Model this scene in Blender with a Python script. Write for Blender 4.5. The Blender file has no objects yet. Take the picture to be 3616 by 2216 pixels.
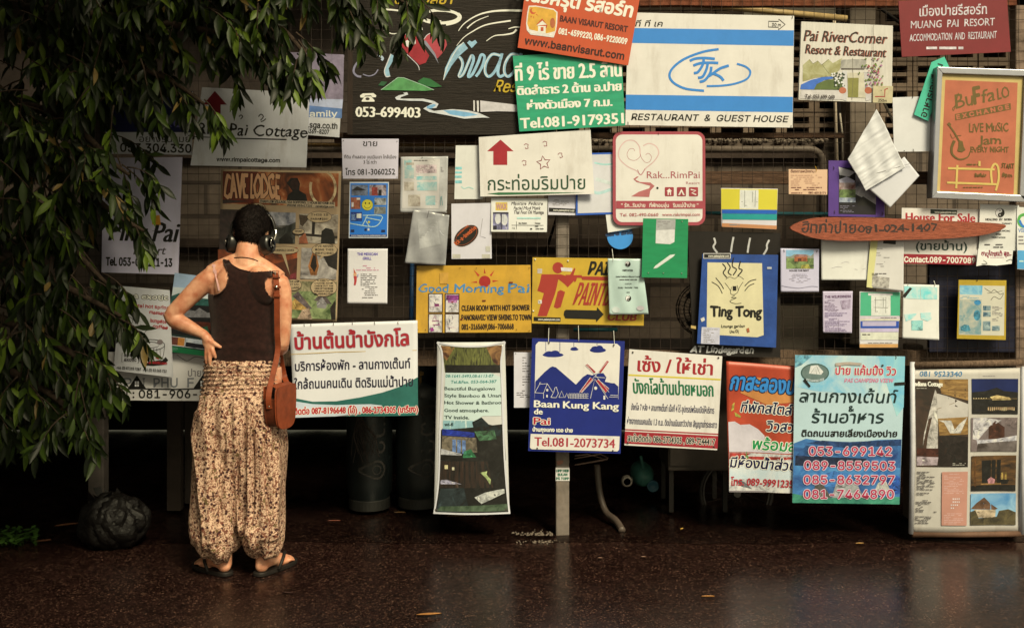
import bpy, bmesh, math, random, os
import numpy as np
from mathutils import Vector, Matrix, noise

random.seed(7)
rnd = random.Random(11)
SC = bpy.context.scene
COL = SC.collection

# ------------------------------------------------------------------ camera
W, HZ, CX, CAMZ = 3616.0, 844.0, 1808.0, 1.5      # photograph width, horizon row, centre column, eye height
cam_data = bpy.data.cameras.new('camera')
cam = bpy.data.objects.new('camera', cam_data)
COL.objects.link(cam)
cam.location = (0, 0, CAMZ)
cam.rotation_euler = (math.radians(90), 0, 0)
cam_data.sensor_fit = 'HORIZONTAL'
cam_data.sensor_width = 36
cam_data.lens = 36
cam_data.shift_y = -264.0 / 3616.0
cam_data.clip_end = 500
SC.camera = cam

# ------------------------------------------------------------------ light
SUN_EL, SUN_AZ = math.radians(46), math.radians(28)   # high sun behind the camera, to the right
world = bpy.data.worlds.new('World')
SC.world = world
world.use_nodes = True
wn = world.node_tree
bg = wn.nodes['Background']
sky = wn.nodes.new('ShaderNodeTexSky')
sky.sky_type = 'NISHITA'
sky.sun_disc = False
sky.sun_elevation = SUN_EL
sky.sun_rotation = math.pi - SUN_AZ
sky.dust_density = 4.0
sky.ozone_density = 0.6
hs = wn.nodes.new('ShaderNodeHueSaturation')
hs.inputs['Saturation'].default_value = 0.1
wn.links.new(sky.outputs[0], hs.inputs['Color'])
tint = wn.nodes.new('ShaderNodeMix'); tint.data_type = 'RGBA'; tint.blend_type = 'MULTIPLY'
tint.inputs['Factor'].default_value = 1; tint.inputs['B'].default_value = (1.0, 0.92, 0.61, 1)   # hazy warm overcast
wn.links.new(hs.outputs[0], tint.inputs['A']); wn.links.new(tint.outputs['Result'], bg.inputs['Color'])
bg.inputs['Strength'].default_value = 0.05
sun_data = bpy.data.lights.new('sun', 'SUN')
sun_data.energy = 2.4
sun_data.angle = math.radians(18)
sun_data.color = (1.0, 0.87, 0.57)
sun = bpy.data.objects.new('sun', sun_data)
COL.objects.link(sun)
sdir = Vector((math.sin(SUN_AZ) * math.cos(SUN_EL), -math.cos(SUN_AZ) * math.cos(SUN_EL), math.sin(SUN_EL)))
sun.rotation_euler = sdir.to_track_quat('Z', 'Y').to_euler()
sun.location = (4, -6, 8)
SC.view_settings.view_transform = 'Standard'
SC.view_settings.look = 'None'
SC.view_settings.gamma = 1
SC.view_settings.exposure = 0.70
SC.cycles.max_bounces = 6
SC.cycles.diffuse_bounces = 3

# ------------------------------------------------------------------ helpers
def P(px, py, Y):
    """A point of the place at distance Y seen at photograph pixel (px, py)."""
    return Vector(((px - CX) / W * Y, Y, CAMZ + (HZ - py) / W * Y))

def lin(c):
    c = c / 255.0
    return c / 12.92 if c <= 0.04045 else ((c + 0.055) / 1.055) ** 2.4

WHITE = [lin(x) for x in (228, 218, 188)]
def C(h):
    """Base colour of a thing from its sunlit photograph colour (grade and exposure divided out)."""
    r = [lin(int(h[i:i + 2], 16)) for i in (0, 2, 4)]
    return tuple(min(0.84, max(0.012, r[k] / WHITE[k] * 0.76)) for k in range(3)) + (1,)

MATS = {}
def paint(h, rough=0.5, var=0.16, scale=9.0, spec=0.4, stain=0.0, metal=0.0, grain=None, bump=0.0):
    key = (h, rough, var, scale, spec, stain, metal, grain, bump)
    if key in MATS:
        return MATS[key]
    m = bpy.data.materials.new('paint_' + (h if isinstance(h, str) else 'c'))
    m.use_nodes = True
    nt = m.node_tree
    b = nt.nodes['Principled BSDF']
    col = C(h) if isinstance(h, str) else tuple(h) + (1,)
    tc = nt.nodes.new('ShaderNodeTexCoord')
    mp = nt.nodes.new('ShaderNodeMapping')
    nt.links.new(tc.outputs['Object'], mp.inputs['Vector'])
    if grain:
        mp.inputs['Scale'].default_value = grain
    n1 = nt.nodes.new('ShaderNodeTexNoise')
    n1.inputs['Scale'].default_value = scale
    n1.inputs['Detail'].default_value = 7
    n1.inputs['Roughness'].default_value = 0.65
    nt.links.new(mp.outputs[0], n1.inputs['Vector'])
    mr = nt.nodes.new('ShaderNodeMapRange')
    mr.inputs['From Min'].default_value = 0.3
    mr.inputs['From Max'].default_value = 0.7
    mr.inputs['To Min'].default_value = 1 - var
    mr.inputs['To Max'].default_value = 1 + var * 0.45
    nt.links.new(n1.outputs['Fac'], mr.inputs['Value'])
    mx = nt.nodes.new('ShaderNodeMix')
    mx.data_type = 'RGBA'
    mx.blend_type = 'MULTIPLY'
    mx.inputs['Factor'].default_value = 1
    mx.inputs['A'].default_value = col
    nt.links.new(mr.outputs[0], mx.inputs['B'])
    out = mx.outputs['Result']
    if stain > 0:
        n2 = nt.nodes.new('ShaderNodeTexNoise')
        n2.inputs['Scale'].default_value = 3.1
        n2.inputs['Detail'].default_value = 9
        n2.inputs['Roughness'].default_value = 0.72
        m3 = nt.nodes.new('ShaderNodeMapping'); m3.inputs['Scale'].default_value = (3.2, 1, .75)      # rain streaks run down
        nt.links.new(tc.outputs['Object'], m3.inputs['Vector']); nt.links.new(m3.outputs[0], n2.inputs['Vector'])
        cr = nt.nodes.new('ShaderNodeMapRange')
        cr.inputs['From Min'].default_value = 0.52
        cr.inputs['From Max'].default_value = 0.72
        cr.inputs['To Max'].default_value = stain
        nt.links.new(n2.outputs['Fac'], cr.inputs['Value'])
        m2 = nt.nodes.new('ShaderNodeMix')
        m2.data_type = 'RGBA'
        m2.inputs['B'].default_value = (0.16, 0.105, 0.06, 1)
        nt.links.new(cr.outputs[0], m2.inputs['Factor'])
        nt.links.new(out, m2.inputs['A'])
        out = m2.outputs['Result']
    nt.links.new(out, b.inputs['Base Color'])
    b.inputs['Roughness'].default_value = rough
    b.inputs['Specular IOR Level'].default_value = spec
    b.inputs['Metallic'].default_value = metal
    if bump > 0:
        bp = nt.nodes.new('ShaderNodeBump')
        bp.inputs['Strength'].default_value = bump
        bp.inputs['Distance'].default_value = 0.01
        nt.links.new(n1.outputs['Fac'], bp.inputs['Height'])
        nt.links.new(bp.outputs[0], b.inputs['Normal'])
    MATS[key] = m
    return m

def tag(o, label=None, cat=None, group=None, kind=None):
    if label: o['label'] = label
    if cat: o['category'] = cat
    if group: o['group'] = group
    if kind: o['kind'] = kind
    return o

def empty(name, loc):
    o = bpy.data.objects.new(name, None)
    COL.objects.link(o)
    o.location = loc
    o.empty_display_size = 0.1
    return o

def inside(poly, x, y):
    c = False; j = len(poly)-1
    for i in range(len(poly)):
        xi, yi = poly[i]; xj, yj = poly[j]
        if (yi > y) != (yj > y) and x < (xj-xi)*(y-yi)/(yj-yi)+xi: c = not c
        j = i
    return c

class MB:
    """Collects shapes in world coordinates and links them as one mesh object."""
    def __init__(s):
        s.v, s.f, s.m, s.mats = [], [], [], []
    def mi(s, mat):
        if mat not in s.mats: s.mats.append(mat)
        return s.mats.index(mat)
    def add(s, vs, fs, mat):
        o = len(s.v); k = s.mi(mat)
        s.v.extend([tuple(v) for v in vs])
        for f in fs:
            s.f.append([i + o for i in f]); s.m.append(k)
    def box(s, lo, hi, mat):
        x0, y0, z0 = lo; x1, y1, z1 = hi
        s.add([(x0,y0,z0),(x1,y0,z0),(x1,y1,z0),(x0,y1,z0),(x0,y0,z1),(x1,y0,z1),(x1,y1,z1),(x0,y1,z1)],
              [(0,3,2,1),(4,5,6,7),(0,1,5,4),(1,2,6,5),(2,3,7,6),(3,0,4,7)], mat)
    def tube(s, pts, rad, mat, n=8, cap=True):
        pts = [Vector(p) for p in pts]
        vs, fs = [], []
        up = Vector((0.13, 0.31, 0.94)).normalized()
        L = len(pts)
        t0 = (pts[1] - pts[0]).normalized()
        a = t0.cross(up)
        if a.length < 0.05: a = t0.cross(Vector((1, 0, 0)))
        a.normalize()
        for i, p in enumerate(pts):
            t = (pts[min(i + 1, L - 1)] - pts[max(i - 1, 0)]).normalized()
            a = (a - t * a.dot(t)).normalized()
            b = t.cross(a)
            r = rad[i] if isinstance(rad, (list, tuple)) else rad
            for k in range(n):
                w = 2 * math.pi * k / n
                vs.append(p + a * (math.cos(w) * r) + b * (math.sin(w) * r))
        for i in range(L - 1):
            for k in range(n):
                k2 = (k + 1) % n
                fs.append((i*n+k, i*n+k2, (i+1)*n+k2, (i+1)*n+k))
        if cap:
            fs.append(tuple(range(n))[::-1]); fs.append(tuple((L-1)*n+k for k in range(n)))
        s.add(vs, fs, mat)
    def lathe(s, c, prof, mat, n=24, axis='Z'):
        """prof: (radius, height) pairs, around a vertical (Z) or depth (Y) axis through c."""
        c = Vector(c); vs, fs = [], []
        for r, h in prof:
            for k in range(n):
                w = 2 * math.pi * k / n
                if axis == 'Z': vs.append(c + Vector((r * math.cos(w), r * math.sin(w), h)))
                elif axis == 'X': vs.append(c + Vector((h, r * math.cos(w), r * math.sin(w))))
                else: vs.append(c + Vector((r * math.cos(w), h, r * math.sin(w))))
        for i in range(len(prof) - 1):
            for k in range(n):
                k2 = (k + 1) % n
                fs.append((i*n+k, i*n+k2, (i+1)*n+k2, (i+1)*n+k))
        fs.append(tuple(range(n))); fs.append(tuple((len(prof)-1)*n+k for k in range(n)))
        s.add(vs, fs, mat)
    def build(s, name, parent=None, smooth=False, bevel=0.0):
        me = bpy.data.meshes.new(name)
        if parent is None:
            vs = np.array(s.v) if s.v else np.zeros((1, 3))
            lo, hi = vs.min(0), vs.max(0)
            loc = Vector(((lo[0]+hi[0])/2, (lo[1]+hi[1])/2, lo[2]))
        else:
            loc = parent.matrix_world.translation if False else Vector(ORIGIN[parent.name])
        me.from_pydata([(v[0]-loc.x, v[1]-loc.y, v[2]-loc.z) for v in s.v], [], s.f)
        for m in s.mats: me.materials.append(m)
        me.polygons.foreach_set('material_index', s.m)
        if smooth: me.polygons.foreach_set('use_smooth', [True] * len(me.polygons))
        me.update()
        o = bpy.data.objects.new(name, me)
        COL.objects.link(o)
        if parent is None:
            o.location = loc
            ORIGIN[o.name] = tuple(loc)
        else:
            o.parent = parent
            ORIGIN[o.name] = tuple(loc)       # a part sits at its thing's own origin
        if bevel > 0:
            md = o.modifiers.new('bevel', 'BEVEL'); md.width = bevel; md.segments = 2; md.limit_method = 'ANGLE'
        return o

ORIGIN = {}
def thing(name, label, cat, loc, group=None):
    o = empty(name, loc)
    ORIGIN[o.name] = tuple(loc)
    tag(o, label, cat, group)
    return o

def smooth_pts(pts, n=6, closed=False):
    """Catmull-Rom through pts."""
    p = [np.array(q, float) for q in pts]; L = len(p); out = []
    rng = range(L if closed else L - 1)
    for i in rng:
        if closed: a, b, c, d = p[(i-1)%L], p[i], p[(i+1)%L], p[(i+2)%L]
        else: a, b, c, d = p[max(i-1,0)], p[i], p[i+1], p[min(i+2,L-1)]
        for k in range(n):
            t = k / n
            out.append(0.5*((2*b)+(-a+c)*t+(2*a-5*b+4*c-d)*t*t+(-a+3*b-3*c+d)*t**3))
    if not closed: out.append(p[-1])
    return [tuple(q) for q in out]

# ------------------------------------------------------------------ lettering
try:
    INTER = bpy.data.fonts.load(os.path.join(bpy.utils.system_resource('DATAFILES', path='fonts'), 'Inter.woff2'))
except Exception:
    INTER = None
TCACHE = {}
def tmesh(body, sans):
    if any('\u0e00' <= ch <= '\u0e7f' for ch in body): sans = False
    key = (body, sans)
    if key in TCACHE: return TCACHE[key]
    cu = bpy.data.curves.new('t', 'FONT')
    cu.body = body; cu.size = 1; cu.resolution_u = 2
    if sans and INTER: cu.font = INTER
    ob = bpy.data.objects.new('t', cu)
    me = bpy.data.meshes.new_from_object(ob)
    v = np.empty(len(me.vertices) * 3); me.vertices.foreach_get('co', v); v = v.reshape(-1, 3)[:, :2].copy()
    fs = [tuple(p.vertices) for p in me.polygons]
    par = list(range(len(v)))
    def find(a):
        while par[a] != a:
            par[a] = par[par[a]]; a = par[a]
        return a
    for f in fs:
        r = find(f[0])
        for q in f[1:]: par[find(q)] = r
    roots = {}; comp = np.array([roots.setdefault(find(i), len(roots)) for i in range(len(v))], float) if len(v) else np.zeros(0)
    bpy.data.objects.remove(ob); bpy.data.curves.remove(cu); bpy.data.meshes.remove(me)
    TCACHE[key] = (v, fs, comp)
    return TCACHE[key]

def cap_height(sans, thai):
    v, _, _ = tmesh('ก' if thai else 'H', sans)
    return max(0.1, v[:, 1].max())

class Sign:
    """A flat sign, sheet or banner hung on the mesh. Shapes are given in the units of the magnified view they were measured in
    (view = (left, top, scale)); all lie on one plane of the place at distance Y, bent by the sheet's own warp."""
    def __init__(s, name, label, cat, Y, view, group=None, warp=None, tilt=None):
        s.Y, s.view, s.warp = Y, view, warp
        s.k = 0
        s.name, s.label, s.cat, s.group = name, label, cat, group
        s.root = None
        s.tilt = tilt if tilt is not None else (rnd.uniform(-.006, .006), rnd.uniform(-.004, .012))
    def px(s, p):
        ox, oy, sc = s.view
        return (ox + p[0] * sc, oy + p[1] * sc)
    def depth(s, q):
        x0, y0, x1, y1 = s.bb
        u = (q[0] - x0) / (x1 - x0); v = (q[1] - y0) / (y1 - y0)
        d = s.tilt[0] * (u - .5) * 2 + s.tilt[1] * (v - .2)
        if s.warp:
            a, kind = s.warp
            if kind == 'curl': d += a * (v ** 3) * (0.55 + 0.45 * math.cos(3 * u + s.ph))
            elif kind == 'wave': d += a * math.sin(7 * u + s.ph) * (0.3 + 0.7 * v) + a * .6 * math.sin(5 * v + 2 * u + s.ph)
            elif kind == 'fold': d += a * abs(math.sin(math.pi * (u * 1.0 + v * 1.3) + s.ph)) + a * .3 * math.sin(13 * u - 5 * v)
            elif kind == 'bow': d += a * math.sin(math.pi * u)
            elif kind == 'creased':
                d += a * (0.5 * math.sin(11 * u + 3 * v + s.ph) * math.sin(3 * v + 1) + 0.35 * math.sin(23 * u - 9 * v + s.ph) * math.sin(6 * v + s.ph))
                d += a * .8 * abs(math.sin(2.2 * v + 1.1 * u + s.ph)) + .0035 * noise.noise(((v + .5 * u) * 17, (u - .5 * v) * 2.2, s.ph)) + .002 * noise.noise(((v + .5 * u) * 38, (u - .5 * v) * 4, 3))
        return d
    def w(s, p, k):
        q = s.px(p)
        v = P(q[0], q[1], s.Y)
        v.y = s.Y - s.depth(q) - k
        return v
    def lift(s):
        s.k += 1
        return (0.0010 if s.warp else 0.0004) + 0.00006 * s.k
    def board(s, pts, mat, th=0.004, back=None, grid=None, part='board'):
        q = [s.px(p) for p in pts]
        s.ph = (q[0][0] * .37 + q[0][1] * .11) % 6.28
        s.bb = (min(a[0] for a in q), min(a[1] for a in q), max(a[0] for a in q), max(a[1] for a in q))
        c = P((s.bb[0] + s.bb[2]) / 2, s.bb[3], s.Y)
        s.root = thing(s.name, s.label, s.cat, c, s.group)
        mb = MB()
        if len(pts) == 4:
            g = grid or (26 if s.warp else 4)
            A, B, Cc, D = [np.array(p, float) for p in pts]
            n = g + 1; fr, bk = [], []
            for j in range(n):
                for i in range(n):
                    u, v = i / g, j / g
                    p = A*(1-u)*(1-v) + B*u*(1-v) + Cc*u*v + D*(1-u)*v
                    f = s.w(p, 0); fr.append(f); bk.append(f + Vector((0, th, 0)))
            N = n * n
            fs = []
            for j in range(g):
                for i in range(g):
                    a = j*n+i
                    fs.append((a, a+n, a+n+1, a+1)); fs.append((N+a, N+a+1, N+a+n+1, N+a+n))
            for i in range(g):
                fs.append((i, i+1, N+i+1, N+i))
                a = g*n+i; fs.append((a+1, a, N+a, N+a+1))
                a = i*n; fs.append((a+n, a, N+a, N+a+n))
                a = i*n+g; fs.append((a, a+n, N+a+n, N+a))
            mb.add(fr + bk, fs, mat)
        else:
            n = len(pts)
            fr = [s.w(p, 0) for p in pts]; bk = [v + Vector((0, th, 0)) for v in fr]
            fs = [tuple(range(n))[::-1], tuple(range(n, 2*n))] + [(i, (i+1) % n, n+(i+1) % n, n+i) for i in range(n)]
            mb.add(fr + bk, fs, mat)
        return mb.build(part, s.root, smooth=bool(s.warp) and len(pts) == 4)
    def rawpoly(s, mb, pts, mat, k):
        if s.warp and len(pts) == 4:
            A, B, Cc, D = [np.array(p, float) for p in pts]; vs = []; fs = []
            g = max(2, min(26, int(max(abs(A-B).max(), abs(A-D).max(), abs(B-Cc).max()) * s.view[2] / ((s.bb[2]-s.bb[0]+s.bb[3]-s.bb[1])/2) * 26)))
            for j in range(g+1):
                for i in range(g+1):
                    u, v = i/g, j/g
                    vs.append(s.w(A*(1-u)*(1-v) + B*u*(1-v) + Cc*u*v + D*(1-u)*v, k))
            for j in range(g):
                for i in range(g):
                    a = j*(g+1)+i; fs.append((a, a+g+1, a+g+2, a+1))
            mb.add(vs, fs, mat); return
        # triangulated so that concave outlines fill correctly; on a bent sheet also split finely so that the print follows it
        from mathutils.geometry import tessellate_polygon
        tri = tessellate_polygon([[Vector((p[0], p[1], 0)) for p in pts]])
        if not s.warp:
            mb.add([s.w(p, k) for p in pts], [tuple(t) for t in tri], mat); return
        lim = ((s.bb[2]-s.bb[0])**2 + (s.bb[3]-s.bb[1])**2)**.5 / s.view[2] / 22
        bm = bmesh.new(); bv = [bm.verts.new((p[0], p[1], 0)) for p in pts]
        for t in tri:
            try: bm.faces.new([bv[i] for i in t])
            except ValueError: pass
        for _ in range(5):
            lg = [e for e in bm.edges if e.calc_length() > lim]
            if not lg: break
            bmesh.ops.subdivide_edges(bm, edges=lg, cuts=1, use_grid_fill=False)
            bmesh.ops.triangulate(bm, faces=bm.faces[:])
        bm.verts.index_update()
        mb.add([s.w((v.co.x, v.co.y), k) for v in bm.verts], [tuple(v.index for v in f.verts) for f in bm.faces], mat); bm.free()
    def poly(s, pts, mat, part='painted_shape'):
        mb = MB(); s.rawpoly(mb, pts, mat, s.lift()); return mb.build(part, s.root)
    SPLIT = ('tape', 'tape_patch', 'rust_patch', 'faded_print', 'pencil_mark', 'map_mark', 'paint_chip', 'tape_strip')
    def pic(s, part, items):
        """One printed picture: (outline, colour) areas from back to front, or ('s', points, width, colour[, closed]) lines, or ('e', x, y, rx, ry, colour)."""
        if part in s.SPLIT and len(items) > 1:
            for it in items: s.pic(part, [it])
            return
        mb = MB(); k = s.lift(); photo = part.endswith(('picture', 'panel', 'ground')) and part not in ('windmill_picture',)
        r = random.Random(len(items) * 7 + int(s.k * 10))
        mat_of = pmp if photo else pm
        for it in items:
            k += 0.00005; s.k += 0.85
            if it[0] == 's': s.rawstroke(mb, it[1], it[2], mat_of(it[3]), k, *(it[4:])); continue
            if it[0] == 'e':
                _, x, y, rx, ry, c = it
                pts = [(x + rx*math.cos(a*math.pi/12), y + ry*math.sin(a*math.pi/12)) for a in range(24)]
            elif it[0] == 'r':
                _, x0, y0, x1, y1, c = it
                pts = [(x0,y0),(x1,y0),(x1,y1),(x0,y1)]
            else: pts, c = it
            s.rawpoly(mb, pts, mat_of(c), k)
            if photo and isinstance(c, str) and len(pts) < 20:
                # the print's broken detail: flecks a little lighter and darker than the area they lie in
                x0, x1 = min(q[0] for q in pts), max(q[0] for q in pts); y0, y1 = min(q[1] for q in pts), max(q[1] for q in pts)
                rgb = [int(c[i:i+2], 16) for i in (0, 2, 4)]
                for n in range(14):
                    x, y = r.uniform(x0, x1), r.uniform(y0, y1)
                    if not inside(pts, x, y): continue
                    f = r.choice((.5, .68, .82, 1.25, 1.45)); hx = '%02x%02x%02x' % tuple(min(235, int(v*f)) for v in rgb)
                    a, l, t = r.uniform(0, 3.14), (x1-x0+y1-y0)*r.uniform(.03, .10), (x1-x0+y1-y0)*r.uniform(.008, .03)
                    ca, sa = math.cos(a), math.sin(a)
                    q = [(x+ca*l-sa*t*.3, y+sa*l+ca*t*.3), (x-sa*t, y+ca*t), (x-ca*l, y-sa*l), (x+sa*t*.8, y-ca*t*.8)]
                    if all(inside(pts, *w) for w in q): s.rawpoly(mb, q, mat_of(hx), k + 6e-6 + n*2.5e-6)
        return mb.build(part, s.root)
    def rawstroke(s, mb, pts, width, mat, k, closed=False):
        n = len(pts); vs, fs = [], []
        p = [np.array(q[:2], float) for q in pts]
        for i in range(n):
            a = p[(i-1) % n] if (i > 0 or closed) else p[i]
            b = p[(i+1) % n] if (i < n-1 or closed) else p[i]
            t = b - a; L = math.hypot(*t) or 1; nn = np.array((-t[1], t[0])) / L
            ww = (width[0] + (width[1]-width[0]) * i / max(1, n-1)) if isinstance(width, tuple) else width
            vs.append(s.w(p[i] + nn*ww/2, k + i*1e-7)); vs.append(s.w(p[i] - nn*ww/2, k + i*1e-7))
        for i in range(n - (0 if closed else 1)):
            j = (i+1) % n
            fs.append((2*i, 2*i+1, 2*j+1, 2*j))
        mb.add(vs, fs, mat)
    def stroke(s, pts, width, mat, part='painted_line', closed=False, sm=0):
        if sm: pts = smooth_pts(pts, sm, closed)
        mb = MB(); s.rawstroke(mb, pts, width, mat, s.lift(), closed); return mb.build(part, s.root)
    def text(s, body, a, b, h, mat, bold=0, shear=0.0, wob=0.0, outline=None, sans=True, part='lettering', arch=0.0):
        thai = any('\u0e00' <= ch <= '\u0e7f' for ch in body)
        v, fs, comp = tmesh(body, sans)
        if not len(v): return
        a = np.array(a, float); b = np.array(b, float)
        d = b - a; L = math.hypot(*d); ex = d / L; ey = np.array((ex[1], -ex[0]))
        x0, x1 = v[:, 0].min(), v[:, 0].max()
        X = (v[:, 0] - x0) / (x1 - x0) * L
        Yh = v[:, 1] / cap_height(sans, thai) * h
        if wob:
            f = 6.0 / h; ph = (a[0] * .13 + a[1] * .07)
            X = X + wob * (np.sin(X*f*.8 + Yh*f + ph) + .6*np.sin(X*f*.31 - Yh*f*1.3 + ph*2))
            Yh = Yh + wob * (np.sin(X*f*.55 + ph*1.7) + .5*np.cos(Yh*f*1.1 + X*f*.4))
        if arch: Yh = Yh + arch * np.sin(X / L * math.pi)
        X = X + shear * Yh
        mb = MB()
        def lay(bold, mat, k):
            bx, by = bold if isinstance(bold, tuple) else (bold, bold)
            offs = [(0, 0)]
            if bx or by: offs += [(bx*math.cos(t*math.pi/4), by*math.sin(t*math.pi/4)) for t in range(8)] if (bx > 0 and by > 0) else [(bx, by), (-bx, -by), (bx*.5, by*.5), (-bx*.5, -by*.5)]
            for n, (dx, dy) in enumerate(offs):
                pts = a + np.outer(X + dx, ex) + np.outer(Yh + dy, ey)
                mb.add([s.w(p, k + n*1.2e-5 + (c % 5)*2.2e-6) for p, c in zip(pts, comp)], fs, mat)
        k = s.lift()
        if outline:
            lay(outline[1], outline[0], k); k += 0.00014; s.k += 2.4
        s.k += 2
        lay(bold, mat, k)
        return mb.build(part, s.root)
    def lines(s, x0, y0, x1, y1, n, mat, th=None, part='small_print', dens=0.8, seed=1, centre=False):
        """Rows of print too small to read: short dashes as long as words."""
        r = random.Random(seed + int(x0) + int(y0)); mb = MB(); k = s.lift()
        step = (y1 - y0) / max(1, n); th = th or step * .42
        for i in range(n):
            y = y0 + step * (i + .3); ww = (x1 - x0) * (r.uniform(.55, 1) if r.random() < .8 else r.uniform(.25, .5))
            x = x0 + ((x1 - x0) - ww) / 2 if centre else x0
            xe = x + ww
            while x < xe:
                l = min(r.uniform(1.2, 4.5) * th * 1.6, xe - x)
                if n == 1 or r.random() < dens: s.rawpoly(mb, [(x, y), (x+l, y), (x+l, y+th), (x, y+th)], mat, k)
                x += l + th * .8
        return mb.build(part, s.root)
    def pins(s, pts, r=3.5, mat=None, part='pin'):
        for p in pts:
            mb = MB(); q = s.px(p); k = s.lift(); c = s.w(p, k + .0012)
            rr = r * s.view[2] / W * s.Y
            mb.lathe(c, [(rr*.2, -.003), (rr, -.001), (rr, .0015)], mat or NAIL, n=8, axis='Y')
            mb.build(part, s.root)
    def ties(s, pts, mat=None, part='wire_tie', up=26):
        for p in pts:
            mb = MB(); a = s.w((p[0], p[1]+12), .002); b = s.w((p[0]+rnd.uniform(-6, 6), p[1]-4), .006); c = s.w((p[0]+rnd.uniform(-8, 8), p[1]-up), -.012)
            mb.tube([a, b, c], .0013, mat or NAIL, n=5)
            mb.build(part, s.root)

def pm(c):
    return c if isinstance(c, bpy.types.Material) else paint(c, .55, .22, 30)
PMC = {}
def pmp(c):
    """Printed photograph ink: the area's own colour broken into darker and lighter detail."""
    if isinstance(c, bpy.types.Material): return c
    if c not in PMC:
        m = bpy.data.materials.new('printed_ink'); m.use_nodes = True; nt = m.node_tree; b = nt.nodes['Principled BSDF']
        tc = nt.nodes.new('ShaderNodeTexCoord'); n = nt.nodes.new('ShaderNodeTexNoise')
        n.inputs['Scale'].default_value = 19 + 23 * (int(c, 16) % 7) / 7; n.inputs['Detail'].default_value = 10; n.inputs['Roughness'].default_value = .68; n.inputs['Distortion'].default_value = .5
        nt.links.new(tc.outputs['Object'], n.inputs['Vector']); r = nt.nodes.new('ShaderNodeValToRGB'); nt.links.new(n.outputs['Fac'], r.inputs[0])
        col = C(c); e = r.color_ramp.elements
        e[0].position = .33; e[0].color = tuple(x * .22 for x in col[:3]) + (1,); e[1].position = .72; e[1].color = tuple(min(.8, x * 1.4 + .008) for x in col[:3]) + (1,)
        q = e.new(.52); q.color = tuple(x * .85 for x in col[:3]) + (1,)
        nt.links.new(r.outputs[0], b.inputs['Base Color']); b.inputs['Roughness'].default_value = .5
        PMC[c] = m
    return PMC[c]
NAIL = paint((.05, .035, .03), .5, .3)
INK = paint('1a1416', .5, .1)
DARKWIRE = paint((.035, .022, .018), .7, .4)
G = 0.41068                       # scale of the magnified views
A1, A2, A3, A4 = (0,0,G), (900,0,G), (1750,0,G), (2616,0,G)
B1, B2, B3, B4 = (0,550,G), (900,550,G), (1750,550,G), (2616,550,G)
C1, C2, C3, C4 = (0,1100,G), (900,1100,G), (1750,1100,G), (2616,1100,G)
FV = (0, 0, 1.4675)
def LY(n): return 5.112 - 0.016 * n
MESHY = 5.14
# ================================================================== THE SETTING
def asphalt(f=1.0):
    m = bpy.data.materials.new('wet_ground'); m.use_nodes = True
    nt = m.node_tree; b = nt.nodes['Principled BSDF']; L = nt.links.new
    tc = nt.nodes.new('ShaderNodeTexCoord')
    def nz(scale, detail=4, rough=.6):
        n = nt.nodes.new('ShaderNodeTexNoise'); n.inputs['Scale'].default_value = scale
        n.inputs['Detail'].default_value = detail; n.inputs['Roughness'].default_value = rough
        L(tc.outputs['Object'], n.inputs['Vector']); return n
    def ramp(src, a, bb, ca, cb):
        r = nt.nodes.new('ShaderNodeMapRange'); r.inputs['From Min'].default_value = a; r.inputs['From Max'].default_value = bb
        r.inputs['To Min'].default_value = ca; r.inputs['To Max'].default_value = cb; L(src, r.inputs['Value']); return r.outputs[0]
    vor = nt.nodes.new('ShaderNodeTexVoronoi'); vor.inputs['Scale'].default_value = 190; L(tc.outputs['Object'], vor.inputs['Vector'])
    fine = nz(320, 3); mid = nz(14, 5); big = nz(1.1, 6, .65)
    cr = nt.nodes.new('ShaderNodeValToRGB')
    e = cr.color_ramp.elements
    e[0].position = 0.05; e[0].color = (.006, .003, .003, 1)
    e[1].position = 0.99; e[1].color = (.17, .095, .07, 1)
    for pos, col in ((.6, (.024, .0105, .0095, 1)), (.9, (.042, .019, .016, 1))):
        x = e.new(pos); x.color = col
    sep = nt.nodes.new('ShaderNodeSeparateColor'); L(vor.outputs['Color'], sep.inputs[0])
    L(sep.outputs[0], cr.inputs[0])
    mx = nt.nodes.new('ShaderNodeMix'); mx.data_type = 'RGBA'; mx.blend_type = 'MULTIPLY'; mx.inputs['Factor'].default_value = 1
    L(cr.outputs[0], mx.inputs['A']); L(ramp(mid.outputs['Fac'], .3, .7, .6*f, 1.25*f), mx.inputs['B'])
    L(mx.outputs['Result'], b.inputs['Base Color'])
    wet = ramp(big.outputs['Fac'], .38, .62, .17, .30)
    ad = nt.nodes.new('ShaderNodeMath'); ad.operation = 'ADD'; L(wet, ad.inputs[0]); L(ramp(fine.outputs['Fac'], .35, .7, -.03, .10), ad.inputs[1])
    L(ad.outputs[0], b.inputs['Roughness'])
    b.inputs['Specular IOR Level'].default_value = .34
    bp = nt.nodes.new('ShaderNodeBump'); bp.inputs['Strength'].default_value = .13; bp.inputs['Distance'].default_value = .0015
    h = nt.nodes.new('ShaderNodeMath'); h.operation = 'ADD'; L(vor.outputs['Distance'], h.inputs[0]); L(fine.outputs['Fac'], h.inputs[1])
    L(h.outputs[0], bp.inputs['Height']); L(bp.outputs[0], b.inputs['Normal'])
    return m

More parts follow.
